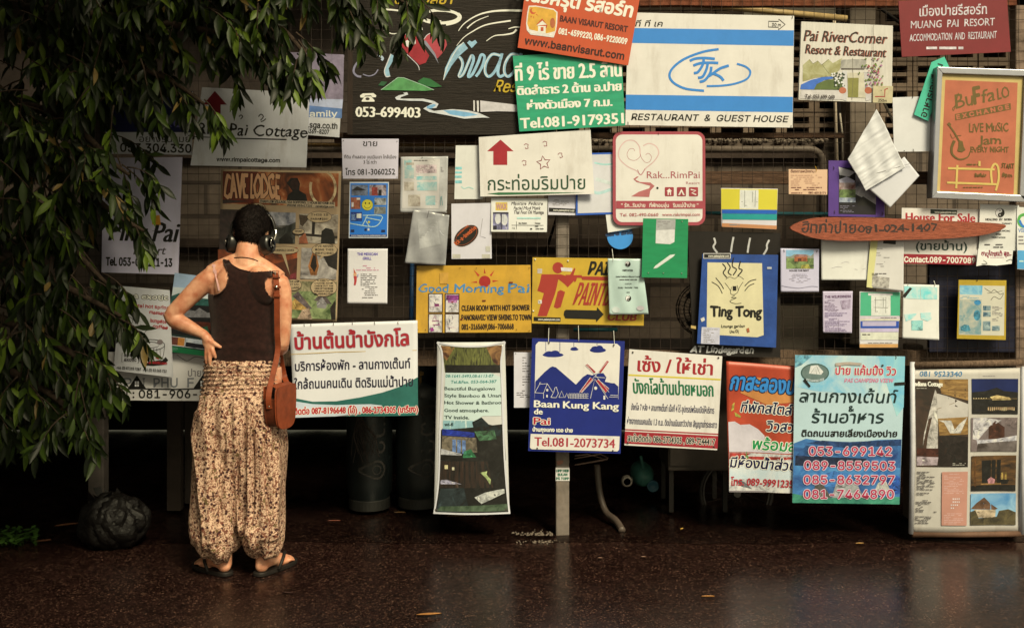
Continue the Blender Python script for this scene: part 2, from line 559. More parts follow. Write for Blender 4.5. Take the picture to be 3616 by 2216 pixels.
def blockwall(c1, c2, mort, w, h, msize=.012, scale=1.0):
    m = bpy.data.materials.new('block_wall'); m.use_nodes = True
    nt = m.node_tree; b = nt.nodes['Principled BSDF']; L = nt.links.new
    tc = nt.nodes.new('ShaderNodeTexCoord'); mp = nt.nodes.new('ShaderNodeMapping')
    mp.inputs['Rotation'].default_value = (math.radians(-90), 0, 0)
    L(tc.outputs['Object'], mp.inputs['Vector'])
    br = nt.nodes.new('ShaderNodeTexBrick'); L(mp.outputs[0], br.inputs['Vector'])
    br.inputs['Color1'].default_value = c1 + (1,); br.inputs['Color2'].default_value = c2 + (1,); br.inputs['Mortar'].default_value = mort + (1,)
    br.inputs['Scale'].default_value = scale; br.inputs['Brick Width'].default_value = w; br.inputs['Row Height'].default_value = h; br.inputs['Mortar Size'].default_value = msize
    n = nt.nodes.new('ShaderNodeTexNoise'); n.inputs['Scale'].default_value = 4; n.inputs['Detail'].default_value = 8; n.inputs['Roughness'].default_value = .7
    L(tc.outputs['Object'], n.inputs['Vector'])
    r = nt.nodes.new('ShaderNodeMapRange'); r.inputs['From Min'].default_value = .3; r.inputs['From Max'].default_value = .7; r.inputs['To Min'].default_value = .5; r.inputs['To Max'].default_value = 1.2
    L(n.outputs['Fac'], r.inputs['Value'])
    mx = nt.nodes.new('ShaderNodeMix'); mx.data_type = 'RGBA'; mx.blend_type = 'MULTIPLY'; mx.inputs['Factor'].default_value = 1
    L(br.outputs['Color'], mx.inputs['A']); L(r.outputs[0], mx.inputs['B']); L(mx.outputs['Result'], b.inputs['Base Color'])
    b.inputs['Roughness'].default_value = .85
    bp = nt.nodes.new('ShaderNodeBump'); bp.inputs['Strength'].default_value = .5; bp.inputs['Distance'].default_value = .01
    L(br.outputs['Fac'], bp.inputs['Height']); bp.invert = True; L(bp.outputs[0], b.inputs['Normal'])
    return m

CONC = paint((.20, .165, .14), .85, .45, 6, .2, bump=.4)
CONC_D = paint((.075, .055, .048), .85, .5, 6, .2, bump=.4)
DIRT = paint((.020, .013, .011), .9, .5, 7, .2, bump=.5)
BLACKISH = paint((.006, .004, .004), .8, .4, 5, .2)
WOOD = paint((.12, .070, .048), .8, .6, 14, .2, grain=(1.2, 8, 9), bump=.5)
WOODG = paint((.17, .115, .085), .85, .65, 12, .2, grain=(9, 8, 2), bump=.6)
RUST = paint((.20, .065, .035), .8, .7, 16, .2, stain=.5, bump=.5)
POSTM = paint((.21, .18, .165), .7, .35, 18, .3, stain=.35, bump=.3)

# ground: one sheet reaching far away
mb = MB()
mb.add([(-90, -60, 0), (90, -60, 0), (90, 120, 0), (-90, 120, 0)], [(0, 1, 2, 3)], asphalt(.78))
o = mb.build('road'); tag(o, kind='structure')
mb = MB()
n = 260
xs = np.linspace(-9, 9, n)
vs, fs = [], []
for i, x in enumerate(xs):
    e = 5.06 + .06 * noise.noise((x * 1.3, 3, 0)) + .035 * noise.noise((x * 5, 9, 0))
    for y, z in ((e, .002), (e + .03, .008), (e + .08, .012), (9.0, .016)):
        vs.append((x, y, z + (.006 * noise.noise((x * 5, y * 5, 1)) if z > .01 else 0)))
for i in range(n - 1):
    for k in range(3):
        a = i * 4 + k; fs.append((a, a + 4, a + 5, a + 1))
mb.add(vs, fs, asphalt(.34))  # the road's asphalt darkened, shade under the signs put into its colour
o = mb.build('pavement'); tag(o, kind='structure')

# the open-fronted building behind the mesh
BY = 6.02
def zat(py, Y): return CAMZ + (HZ - py) / W * Y
def xat(px, Y): return (px - CX) / W * Y
bld = thing('shed_building', 'long dim grey block shed with vent blocks and pipes behind the wire mesh', 'building', (0, 6.5, .03))
mb = MB()
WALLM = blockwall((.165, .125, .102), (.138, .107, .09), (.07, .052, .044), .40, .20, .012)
mb.box((-5, BY, .92), (4.6, BY + .12, zat(492, BY)), WALLM)
mb.build('back_wall', bld)
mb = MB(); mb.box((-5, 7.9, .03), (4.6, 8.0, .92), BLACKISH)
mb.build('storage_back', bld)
mb = MB(); mb.box((-5, BY - .06, .86), (4.6, 7.9, .918), paint((.02, .014, .012), .8, .4)); mb.build('counter', bld)
mb = MB()
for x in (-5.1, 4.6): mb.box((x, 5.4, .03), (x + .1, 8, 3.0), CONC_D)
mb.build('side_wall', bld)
mb = MB()
for i in range(60):
    x = -5.4 + i * .18
    mb.add([(x, 5.42, 3.28), (x + .09, 5.42, 3.31), (x + .18, 5.42, 3.28), (x, 9, 3.7), (x + .09, 9, 3.73), (x + .18, 9, 3.7)], [(0, 1, 4, 3), (1, 2, 5, 4)], paint((.10, .07, .06), .6, .4, 5, .4))
mb.box((-5.3, 5.46, 3.16), (5.2, 5.54, 3.265), WOOD)
mb.build('roof', bld)
# vent blocks: 16 columns by 6 rows, each a block with two slots
VB = paint((.22, .165, .13), .85, .5, 7, .2, bump=.4)
def vent_mb(w, h):
    m = MB(); t = .10; f = .022; s = (h - 3 * f) / 2
    for z in (0, f + s, 2 * (f + s)): m.box((0, 0, z), (w, t, z + f), VB)
    for x in (0, w - .028): m.box((x, .002, f), (x + .028, t, f + s), VB); m.box((x, .002, 2*f+s), (x + .028, t, 2*f+2*s), VB)
    m.box((.03, t - .012, f), (w - .03, t, h - f), BLACKISH)
    return m
bw, bh = .187, .146
z0 = zat(488, BY)
ventp = None
for r in range(6):
    for c in range(16):
        x = xat(1950, BY) + c * (bw + .006); z = z0 + .002 + r * (bh + .004)
        if ventp is None:
            m_ = vent_mb(bw, bh); ORIGIN[bld.name] = (0, 0, 0); ventp = m_.build('vent_block', bld); ORIGIN[bld.name] = (0, 6.5, .03); v = ventp
        else:
            v = ventp.copy(); COL.objects.link(v); v.parent = bld
        v.location = (x, BY - 6.5, z - .03)
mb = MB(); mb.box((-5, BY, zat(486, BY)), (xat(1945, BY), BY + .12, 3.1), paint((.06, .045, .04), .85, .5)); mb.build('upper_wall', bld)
mb = MB()
mb.box((xat(2981, 5.92), 5.82, .9), (xat(3072, 5.92), BY, 3.0), CONC); mb.build('column', bld, bevel=.01)
mb = MB()
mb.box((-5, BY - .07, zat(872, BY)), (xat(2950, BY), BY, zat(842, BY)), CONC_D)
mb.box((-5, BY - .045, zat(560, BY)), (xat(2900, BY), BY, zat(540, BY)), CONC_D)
mb.build('ledge', bld)
mb = MB(); mb.box((xat(3185, 5.45), 5.34, .03), (xat(3235, 5.45), 5.45, .95), CONC); mb.build('concrete_pier', bld, bevel=.012)
mb = MB(); mb.box((xat(600, 5.6), 5.55, .03), (xat(648, 5.6), 5.6, .86), paint((.03, .02, .016), .8, .4)); mb.box((xat(662, 5.75), 5.7, .03), (xat(800, 5.75), 5.74, .86), paint((.026, .018, .015), .8, .4)); mb.build('plank_door', bld)
# ledge rubble: pebbly mortar line under the vents
mb = MB()
for i in range(260):
    x = xat(rnd.uniform(1990, 2920), BY - .05); r = rnd.uniform(.006, .017); z = zat(500, BY) + rnd.uniform(-.006, .01)
    mb.lathe((x, BY - .03 + rnd.uniform(-.03, .02), z), [(r * .4, -r), (r, 0), (r * .3, r * .8)], CONC, n=6)
mb.build('mortar_crust', bld)

# wire mesh fence: mesh, posts and rails
fence = thing('mesh_fence', 'rusty wire mesh fence with wooden rails and square posts carrying all the notices', 'fence', (0, MESHY, 0))
mb = MB()
xl, xr, zb, zt = xat(230, MESHY), xat(3640, MESHY), zat(1265, MESHY), zat(-40, MESHY)
sp = .0515
nx = int((xr - xl) / sp)
for i in range(nx + 1):
    x = xl + i * sp
    pts = [(x + .004 * noise.noise((i * .7, k * .8, 2)), MESHY + .012 * noise.noise((i * .15, k * .5, 5)), zb + (zt - zb) * k / 8) for k in range(9)]
    mb.tube(pts, .0013, DARKWIRE, n=4, cap=False)
for j in range(int((zt - zb) / sp) + 1):
    z = zb + j * sp
    pts = [(xl + (xr - xl) * k / 30, MESHY + .0022 + .012 * noise.noise((k * .9, j * .15, 5)), z + .004 * noise.noise((k * .6, j * .9, 7))) for k in range(31)]
    mb.tube(pts, .0013, DARKWIRE, n=4, cap=False)
mb.build('wire_mesh', fence)
def post(px0, px1, py1, py0, mat, nm='post', dy=.012):
    m = MB(); y = MESHY + dy
    m.box((xat(px0, y), y, max(.0, zat(py1, y))), (xat(px1, y), y + .07, zat(py0, y)), mat)
    return m.build(nm, fence, bevel=.006)
post(310, 366, 1910, -60, paint((.10, .085, .08), .7, .4, 14, .3, bump=.3))
post(1963, 2010, 1902, 500, POSTM)
post(3587, 3650, 1905, -60, paint((.26, .19, .16), .8, .6, 10, .2, stain=.8, bump=.5))
def rail(px0, px1, py0, py1, mat, dy, th=.045):
    m = MB(); y = MESHY + dy
    n = 24; a = []
    for i in range(n + 1):
        x = xat(px0 + (px1 - px0) * i / n, y); w = .006 * noise.noise((x * 3, py0, 1)); w2 = .006 * noise.noise((x * 3, py1, 4))
        a.append([(x, y, zat(py1, y) + w), (x, y, zat(py0, y) + w2), (x, y + th, zat(py0, y) + w2), (x, y + th, zat(py1, y) + w)])
    vs = [p for q in a for p in q]; fs = [(0, 1, 2, 3), tuple(4*n+k for k in (3, 2, 1, 0))]
    for i in range(n):
        for k in range(4): fs.append((4*i+k, 4*i+4+k, 4*i+4+(k+1) % 4, 4*i+(k+1) % 4))
    m.add(vs, fs, mat); return m.build('rail', fence)
rail(1990, 3660, -14, 20, RUST, .012, .05)
rail(2480, 3310, 605, 650, WOOD, .085)
rail(640, 3660, 1238, 1290, WOODG, .085, .06)
rail(1000, 2980, 470, 486, WOOD, .1)
rail(1180, 1960, 478, 505, WOOD, .13)

# pipes and cables between the mesh and the wall
PVC = paint((.26, .21, .18), .5, .45, 12, .4)
TEAL = paint((.02, .13, .17), .45, .3, 12, .4)
def pipe(name, label, pts, r, mat, cat='pipe'):
    m = MB(); m.tube(pts, r, mat, n=12); return tag(m.build(name, smooth=True), label, cat)
Yp = 5.72
el = [P(1990, 528, Yp), P(2860, 528, Yp)] + [P(2860 + 45 * math.sin(a), 573 - 45 * math.cos(a), Yp) for a in (.35, .75, 1.2, 1.57)] + [P(2905, 880, Yp)]
pipe('waste_pipe', 'thick dusty grey pipe running along the shed wall and turning down beside the concrete column', el, .021, PVC)
pipe('bamboo_pole', 'thin yellow bamboo pole lying level under the black painted board', [P(1080, 512, 5.45), P(1500, 510, 5.45), P(1990, 514, 5.45)], .011, paint((.38, .24, .10), .5, .4, 20, .4, grain=(6, 1, 1)))
pipe('grey_pipe', 'fat grey pipe lying level just under the bamboo pole', [P(1080, 527, 5.6), P(1990, 530, 5.6)], .017, PVC)
pipe('yellow_pole', 'long yellowish pole sloping under the rusty top rail', [P(2440, 14, 5.6), P(2990, 66, 5.6)], .017, paint((.42, .30, .14), .5, .35, 20, .4))
pipe('water_pipe', 'thin teal plastic water pipe crossing behind the yellow and blue map', [P(2400, 752, 5.6), P(2950, 756, 5.6)], .011, TEAL)
pipe('branching_water_pipe', 'teal water pipe with a downward branch under the yellow arrow sign', [P(2025, 1163, 5.5), P(2180, 1163, 5.5)], .011, TEAL)
pipe('blue_pipe', 'upright bright blue plastic pipe beside the faded yellow sunrise sign', [P(1456, 930, 5.5), P(1450, 1240, 5.5)], .012, paint((.02, .09, .26), .45, .2))
pipe('white_conduit', 'white cable conduit climbing beside the concrete column', [P(2946, 50, 5.75), P(2948, 330, 5.75), P(2955, 560, 5.75), P(2966, 640, 5.75)], .009, paint((.5, .42, .34), .5, .3))
pipe('white_cable', 'thin white cable running down the concrete column', [P(2966, 400, 5.7), P(2974, 470, 5.7), P(2976, 600, 5.7)], .005, paint((.55, .5, .44), .5, .2), 'cable')
pipe('black_pipe', 'black downpipe between the white conduit and the concrete column', [P(2960, 20, 5.78), P(2960, 700, 5.78)], .014, BLACKISH)
pipe('stay_wire', 'dark cable slanting behind the manicure price sheet', [P(1968, 760, 5.3), P(1918, 920, 5.3)], .007, BLACKISH, 'cable')
pipe('slanting_tube', 'pale thin tube slanting down behind the river painting', [P(3105, 330, 5.4), P(3180, 480, 5.4)], .007, paint((.5, .44, .36), .5, .2), 'pipe')
pipe('roof_strut', 'dark metal strut slanting across the gap under the rusty top rail', [P(3095, 20, 5.5), P(3190, 90, 5.5)], .009, BLACKISH, 'strut')

mb = MB(); mb.box((xat(2620, 5.95), 5.9, zat(62, 5.95)), (xat(2960, 5.95), 5.94, zat(24, 5.95)), paint((.45, .40, .34), .7, .2))
tag(mb.build('light_panel'), 'pale panel showing high under the roof behind the yellowish pole', 'panel')
mb = MB(); mb.box((xat(3270, 5.2), MESHY + .02, zat(1240, 5.2)), (xat(3572, 5.2), MESHY + .05, zat(900, 5.2)), paint((.012, .013, .035), .5, .3, 9, .3))
tag(mb.build('navy_panel', bevel=.003), 'plain dark navy panel behind the mesh beneath the house sale sign', 'panel')
mb = MB(); mb.box((xat(2745, 5.5), 5.45, zat(1245, 5.5)), (xat(2880, 5.5), 5.5, zat(1068, 5.5)), paint((.17, .145, .12), .8, .2, 5))
mb.box((xat(2735, 5.5), 5.44, zat(1068, 5.5)), (xat(2890, 5.5), 5.5, zat(1036, 5.5)), BLACKISH)
tag(mb.build('grey_board'), 'plain grey board with a dark top edge behind the mesh below the small bungalow leaflet', 'board')

# fan behind the mesh
c = P(2487, 1092, 5.36)
fan = thing('electric_fan', 'black round electric fan in the gap beside the blue framed sign', 'fan', c)
FM = paint((.014, .011, .011), .4, .2)
mb = MB()
for r, dy in ((.135, 0), (.142, .03), (.11, -.02), (.085, -.035), (.06, -.042), (.035, -.046)):
    mb.tube([(c.x + r * math.cos(a), c.y + dy, c.z + r * math.sin(a)) for a in [2 * math.pi * k / 36 for k in range(37)]], .0035, FM, n=5, cap=False)
for k in range(36):
    a = 2 * math.pi * k / 36
    mb.tube([(c.x + r * math.cos(a), c.y + dy, c.z + r * math.sin(a)) for r, dy in ((.03, -.048), (.085, -.037), (.137, 0), (.142, .03))], .0018, FM, n=4)
mb.build('grille', fan)
mb = MB(); mb.lathe((c.x, c.y, c.z), [(.03, -.05), (.032, -.045), (.03, .02), (.05, .03), (.05, .12), (.02, .14)], FM, axis='Y'); mb.build('motor', fan, smooth=True)
for k in range(3):
    mb = MB(); a0 = k * 2.094; vs = []
    for i in range(6):
        for j in range(5):
            r = .03 + .09 * i / 5; a = a0 + (j - 2) * .2 * (.7 + .5 * i / 5); vs.append((c.x + r * math.cos(a), c.y + .002 + .012 * (j - 2) / 2, c.z + r * math.sin(a)))
    mb.add(vs, [(i*5+j, i*5+j+1, (i+1)*5+j+1, (i+1)*5+j) for i in range(5) for j in range(4)], paint((.03, .03, .035), .4, .2)); mb.build('blade', fan, smooth=True)
mb = MB(); mb.tube([(c.x, c.y + .09, c.z - .04), (c.x, c.y + .09, .92 if c.z > 1 else .03)], .013, FM); mb.build('stand', fan)

# ---------------------------------------------------------------- things stored under the counter
def flame(mb, cx, cz, y, r, mat, f):
    ring = [(cx + r * math.cos(a), y, cz + r * math.sin(a)) for a in [2 * math.pi * k / 20 for k in range(21)]]
    mb.tube(ring, r * .14, mat, n=4, cap=False)
def gas(px, Y, label, R):
    b = Vector((xat(px, Y), Y, .035))
    t = thing('gas_cylinder', label, 'gas cylinder', b, 'gas cylinders stored in the dark under the counter')
    gm = paint((.005, .008, .009), .42, .5, 9, .5)
    m = MB(); m.lathe(b, [(R*.82, 0), (R*.84, .05), (R*.97, .09), (R, .14), (R, .50), (R*.95, .58), (R*.75, .64), (R*.3, .67), (R*.12, .675)], gm, n=36); m.build('body', t, smooth=True)
    m = MB(); m.lathe(b, [(R*.86, -.004), (R*.9, 0), (R*.9, .05), (R*.86, .054)], paint((.013, .013, .012), .5, .4), n=36); m.build('foot_ring', t)
    m = MB()
    for k in range(28):
        a0, a1 = [2*math.pi*(k+q)/36 for q in (0, 1)]
        m.add([(b.x+R*.62*math.cos(a), b.y+R*.62*math.sin(a), b.z+z) for a, z in ((a0,.63),(a1,.63),(a1,.75),(a0,.75))] + [(b.x+R*.58*math.cos(a), b.y+R*.58*math.sin(a), b.z+z) for a, z in ((a0,.63),(a1,.63),(a1,.75),(a0,.75))], [(0,1,2,3),(7,6,5,4),(3,2,6,7)], gm)
    m.build('collar', t)
    m = MB(); m.lathe((b.x, b.y, b.z+.67), [(.018, 0), (.018, .04), (.03, .045), (.03, .06), (.012, .065)], paint((.3, .2, .08), .35, .2, metal=.8)); m.build('valve', t)
    # painted word running up the side and the drop-shaped mark, wrapped on the cylinder
    wm = paint((.035, .032, .03), .6, .5)
    v, fs, comp = tmesh('ปตท.', True)
    m = MB(); s = .15; pts = []
    for (x, y), cc in zip(v, comp):
        h = .30 + (x) * s; u = (-y * s + .05) / R + .45
        rr = R + .0012 + cc * 1e-5
        pts.append((b.x + rr * math.sin(u), b.y - rr * math.cos(u), b.z + h))
    m.add(pts, fs, wm); m.build('lettering', t)
    m = MB()
    for r0, r1, tip in ((.052, .040, .085), (.026, .020, 0)):
        vs = []
        for k in range(25):
            a = 2*math.pi*k/24
            for r in (r0, r1):
                ex = (1 + (tip/r0 - .6) * max(0, math.cos(a - math.pi)) ** 6) if tip else 1
                x, z = r*math.cos(a)*ex, r*math.sin(a)
                u = x / R + .45; vs.append((b.x + (R+.0015)*math.sin(u), b.y - (R+.0015)*math.cos(u), b.z + .225 + z))
        m.add(vs, [(2*k, 2*k+1, 2*k+3, 2*k+2) for k in range(24)], wm)
    m.build('emblem', t)
gas(1305, 5.62, 'dark green gas cylinder with a drop emblem nearer the standing person', .125)
gas(1478, 5.66, 'dark green gas cylinder with a drop emblem half behind the hanging bungalow banner', .125)

def blob(name, label, cat, c, rx, ry, rz, mat, amp, f, seed=0, sub=5, tie=False):
    bm = bmesh.new(); bmesh.ops.create_icosphere(bm, subdivisions=sub, radius=1)
    for v in bm.verts:
        n = v.co.normalized()
        d = amp * (abs(noise.noise(Vector((n.x*f*1.6, n.y*f*1.6, n.z*f*.8)) + Vector((seed, 0, 0)))) * 1.5 - .3 + .45 * abs(noise.noise(Vector((n.x*f*2.6, n.y*f*2.6, n.z*f*1.5)) + Vector((0, seed, 3)))) + .16 * abs(noise.noise(n * f * 5)))
        k = 1 + d
        if tie and n.z > .55: k *= 1 - .75 * min(1, (n.z - .55) / .3) * (1 if n.z < .93 else .6); 
        v.co = Vector((n.x * rx * k, n.y * ry * k, max(-rz * .92, n.z * rz * (k if not tie else 1 + d * .4))))
    me = bpy.data.meshes.new(name); bm.to_mesh(me); bm.free()
    me.materials.append(mat)
    o = bpy.data.objects.new(name, me); COL.objects.link(o); o.location = c
    return tag(o, label, cat)
BAG = paint((.004, .003, .003), .55, .3, 6, .25)
bagY = 5.0
bagf = blob('rubbish_bag', 'crumpled shiny black rubbish bag on the ground by the grey post under the tree', 'rubbish bag', (xat(398, bagY), bagY, .125), .155, .13, .135, BAG, .22, 1.25, 4, 5)
m = MB(); bc = Vector((xat(372, bagY), bagY, .225))
for k in range(9):
    a = k * .7; m.add([bc + Vector((.02*math.cos(a), .02*math.sin(a), -.03)), bc + Vector((.02*math.cos(a+.6), .02*math.sin(a+.6), -.03)), bc + Vector((.09*math.cos(a+.5), .07*math.sin(a+.5), .045 + .02*math.sin(k*3))), bc + Vector((.085*math.cos(a), .07*math.sin(a), .03 + .025*math.cos(k*2)))], [(0,1,2,3)], BAG)
bo = [x for x in bpy.data.objects if x.name == 'rubbish_bag'][0]; ORIGIN[bo.name] = tuple(bo.location); m.build('knot', bo)

# jug, lid, hose, wheel, cabinet, rack
c = P(2284, 1690, 5.9)
t = thing('plastic_jug', 'teal plastic jug lying in the dark storage space with its dark mouth forward', 'jug', c)
m = MB(); m.lathe((c.x - .02, c.y, c.z + .015), [(.03, .16), (.06, .15), (.068, .05), (.055, -.02), (.03, -.06)], paint((.07, .22, .19), .4, .3), axis='Y'); m.build('body', t, smooth=True)
m = MB(); m.lathe((c.x + .028, c.y - .05, c.z - .028), [(.03, .03), (.034, -.01), (.027, -.012), (.02, .0)], paint((.04, .13, .19), .4, .2), axis='Y'); m.build('mouth', t, smooth=True)
m = MB(); m.tube([c + Vector((-.02, .1, .07)), c + Vector((-.03, .03, .12)), c + Vector((-.02, -.02, .06))], .009, paint((.07, .22, .19), .4, .3)); m.build('handle', t)
m = MB(); c = P(2214, 1698, 5.8); m.lathe(c, [(.02, -.012), (.028, -.012), (.031, -.006), (.034, .01), (.03, .02)], paint((.27, .24, .21), .45, .4), axis='Y')
tag(m.build('tin_lid', smooth=True), 'round pale grey tin end in the dark storage beside the teal jug', 'tin')
m = MB(); hp = smooth_pts([tuple(P(2108, 1640, 5.5)), tuple(P(2118, 1740, 5.45)), tuple(P(2140, 1806, 5.4)), tuple(P(2176, 1838, 5.3)), tuple(P(2197, 1872, 5.2))], 6)
m.tube(hp, [.017]*14 + [.018]*(len(hp)-14), paint((.085, .065, .055), .5, .3), n=12)
tag(m.build('drain_hose', smooth=True), 'grey drain hose curling out onto the ground beside the square post', 'hose')
c = P(2600, 1738, 5.75)
t = thing('bicycle_wheel', 'thin bicycle wheel leaning in the dark storage behind the orange banner', 'wheel', c)
m = MB(); m.tube([(c.x + .2*math.cos(a), c.y, c.z + .2*math.sin(a)) for a in [2*math.pi*k/40 for k in range(41)]], .012, paint((.03, .025, .025), .5, .3), n=8, cap=False); m.build('tyre', t, smooth=True)
m = MB(); m.tube([(c.x + .184*math.cos(a), c.y, c.z + .184*math.sin(a)) for a in [2*math.pi*k/40 for k in range(41)]], .006, paint((.12, .11, .11), .3, .2, metal=.7), n=6, cap=False); m.build('rim', t, smooth=True)
m = MB()
for k in range(20):
    a = 2*math.pi*k/20; m.tube([(c.x + .02*math.cos(a+.6), c.y, c.z + .02*math.sin(a+.6)), (c.x + .182*math.cos(a), c.y, c.z + .182*math.sin(a))], .001, paint((.12, .11, .11), .3, .2, metal=.7), n=4)
m.lathe((c.x, c.y, c.z), [(.02, -.03), (.022, 0), (.02, .03)], paint((.12, .11, .11), .3, .2, metal=.7), axis='Y'); m.build('hub', t)
c = P(2468, 1662, 5.5)
t = thing('metal_cabinet', 'low grey metal cabinet standing on legs in the dark storage under the rent notice', 'cabinet', c)
cm = paint((.05, .04, .034), .6, .4)
m = MB(); m.box((c.x - .165, 5.5, c.z), (c.x + .165, 5.85, .85), cm); m.build('body', t, bevel=.006)
m = MB(); m.box((c.x - .155, 5.492, c.z + .03), (c.x + .0, 5.499, .8), cm); m.build('door', t)
for dx in (-.145, .145):
    for dy in (.03, .32): m = MB(); m.box((c.x + dx - .012, 5.5 + dy - .012, .03), (c.x + dx + .012, 5.5 + dy + .012, c.z), paint((.012, .009, .008), .6, .3)); m.build('leg', t)
t_ = MB()
for q in (((2030, 1608), (2075, 1603), (2145, 1622), (2036, 1640)), ((2028, 1618), (2120, 1602), (2148, 1616)), ((2030, 1640), (2100, 1628), (2146, 1618))):
    t_.tube([P(x, y, 5.35) for x, y in q], .003, paint((.16, .11, .09), .4, .3, metal=.5), n=5)
tag(t_.build('wire_rack'), 'bent metal wire rack jutting out beside the square post', 'wire rack')
t_ = MB()
for k in range(16):
    x = rnd.uniform(1240, 1330); t_.tube([P(1268 + rnd.uniform(-12, 12), 1470, 5.45), P(x, 1540, 5.45 + rnd.uniform(-.03, .03)), P(x + rnd.uniform(-35, 40), rnd.uniform(1590, 1640), 5.45)], .002, paint((.04, .03, .027), .8, .3), n=4)
tag(t_.build('string_bundle'), 'bundle of dark strings hanging below the white bungalow banner', 'string bundle')
c = P(1230, 860, 5.5)

# ---------------------------------------------------------------- litter on the ground
def ground_leaf(px, py, L, wd, ang, curl, h, label, name='fallen_leaf', grp='fallen leaves on the wet road'):
    Y = W * CAMZ / (py - HZ); m = MB(); vs, fs = [], []
    z0 = .034 if Y > 5.1 else .006
    ca, sa = math.cos(ang), math.sin(ang)
    for i in range(9):
        u = i / 8 - .5; wv = wd * max(.06, math.sin(math.pi * (i / 8)) ** .8)
        for j in (-1, 0, 1):
            x, y = u * L, j * wv / 2 + curl * L * (u * u - .08)
            vs.append((xat(px, Y) + x*ca - y*sa, Y + x*sa + y*ca, z0 + .006 * abs(j) + curl * .35 * L * (.25 - u*u)))
    for i in range(8):
        for j in range(2): a = i*3+j; fs.append((a, a+1, a+4, a+3))
    m.add(vs, fs, paint(h, .5, .4, 40, .4)); o = m.build(name, smooth=True)
    return tag(o, label, 'leaf', grp)
ground_leaf(1515, 2178, .10, .02, .15, .5, (.38, .17, .05), 'curled golden fallen leaf lying on the road nearest the viewer')
ground_leaf(2500, 2112, .055, .010, .02, .0, (.5, .22, .05), 'straight orange fallen leaf lying out on the wet road below the orange banner')
ground_leaf(1613, 1848, .10, .02, .1, .7, (.14, .085, .035), 'arched brown fallen leaf beneath the hanging bungalow banner')
ground_leaf(1180, 1863, .065, .012, .05, .1, (.22, .06, .035), 'small reddish fallen leaf beside the standing person')
ground_leaf(1412, 1833, .06, .014, .0, .1, (.15, .08, .03), 'small brown fallen leaf in front of the gas cylinders')
ground_leaf(2408, 1892, .028, .012, .9, .1, (.5, .3, .06), 'tiny yellow fallen leaf on the pavement edge below the rent notice')
ground_leaf(3036, 1924, .042, .011, .1, .1, (.55, .3, .08), 'small orange fallen leaf below the blue camping sign')
ground_leaf(2120, 1976, .025, .011, .1, .0, (.22, .12, .09), 'tiny pale brown leaf on the road just beyond the square post')
ground_leaf(2272, 1972, .025, .009, .1, .0, (.25, .14, .1), 'tiny pale brown leaf on the road under the wire rack')
ground_leaf(1018, 2100, .05, .009, -.2, .1, (.045, .02, .018), 'dark thin leaf stem on the road beside the sandals')
ground_leaf(235, 1878, .11, .03, .5, .2, (.24, .10, .05), 'brown dry leaf lying between the rubbish bag and the weeds')
ground_leaf(150, 1916, .08, .025, .45, .2, (.20, .08, .045), 'reddish dry leaf lying against the green weeds')
mb = MB()
for i in range(150):
    px = rnd.gauss(1905, 45); py = rnd.gauss(1908, 6); Y = W * CAMZ / (py - HZ); r = rnd.uniform(.002, .006)
    mb.lathe((xat(px, Y), Y, .004 if Y < 5.09 else .03), [(r, -.002), (r*.8, r*.5), (r*.2, r*.8)], CONC, n=5)
tag(mb.build('gravel'), kind='stuff')
mb = MB()
for i in range(120):
    px = rnd.uniform(-10, 132); py = rnd.uniform(1885, 1935); Y = W * CAMZ / (py - HZ)
    b0 = Vector((xat(px, Y), Y, .01)); h = rnd.uniform(.01, .035); a = rnd.uniform(0, 6.3); r = rnd.uniform(.012, .024)
    d1 = Vector((math.cos(a), math.sin(a), .25)) * r; d2 = Vector((-math.sin(a), math.cos(a), .1)) * r * .6
    q = b0 + Vector((0, 0, h)); mb.add([q - d1, q + d2, q + d1, q - d2], [(0, 1, 2, 3)], paint((.05, .12, .02), .5, .4))
    mb.tube([b0, q], .001, paint((.05, .12, .02), .5, .4), n=3)
tag(mb.build('weeds'), kind='stuff')
# ================================================================== THE NOTICES (largest and hindmost first)
WH = paint('e4dac2', .45, .10, 6, .35, stain=.24)
WH2 = paint('dcd6ca', .5, .12, 6, .3, stain=.28)
PAPER = paint('e2dccb', .75, .10, 9, .2, stain=.2)
PAPERL = paint('d6cecd', .75, .10, 9, .2, stain=.18)
PLASTIC = paint('b9b4a4', .22, .22, 14, .6, stain=.2)
RED = paint('a4262c', .5, .15, 12)
NAVY = paint('1d2b72', .4, .14, 10, .5)
GREEN = paint('2f9e6c', .45, .2, 10, .4)
BLUE = paint('3d86c2', .4, .08, 10, .4)
WHT = paint('ece4d0', .5, .05)
DKG = paint('0f4a38', .5, .1)
SMALL = paint('4a423e', .7, .1)
SMALL2 = paint('8a8278', .7, .1)
YEL = paint('cb9a30', .45, .22, 9, .4, stain=.25)

# --- black painted plank board
s = Sign('painted_board', 'big black painted plank board with a broken red heart, green hills and a river', 'sign', LY(0), A2, tilt=(0, 0))
s.board([(795,-60),(2590,-60),(2590,1158),(795,1158)], paint((.022,.017,.0155), .7, .6, 10, .3, grain=(1.0,6,14), bump=.5), .03)
for y in (250, 560, 800, 1040): s.stroke([(795,y),(1500,y+3),(2590,y)], 5, paint((.012,.009,.008), .8, .2), 'plank_gap')
s.stroke([(822,-60),(818,1158)], 44, paint((.034,.022,.018), .7, .6, 9, .3, grain=(9,2,1)), 'frame')
GOLD = paint('c9a62a', .5, .2)
s.text('บาน วิลยา', (1200,36), (1690,36), 62, GOLD, 2, .25, 1.5)
def rot(pts, cx, cy, a): return [(cx + (x-cx)*math.cos(a) - (y-cy)*math.sin(a), cy + (x-cx)*math.sin(a) + (y-cy)*math.cos(a)) for x, y in pts]
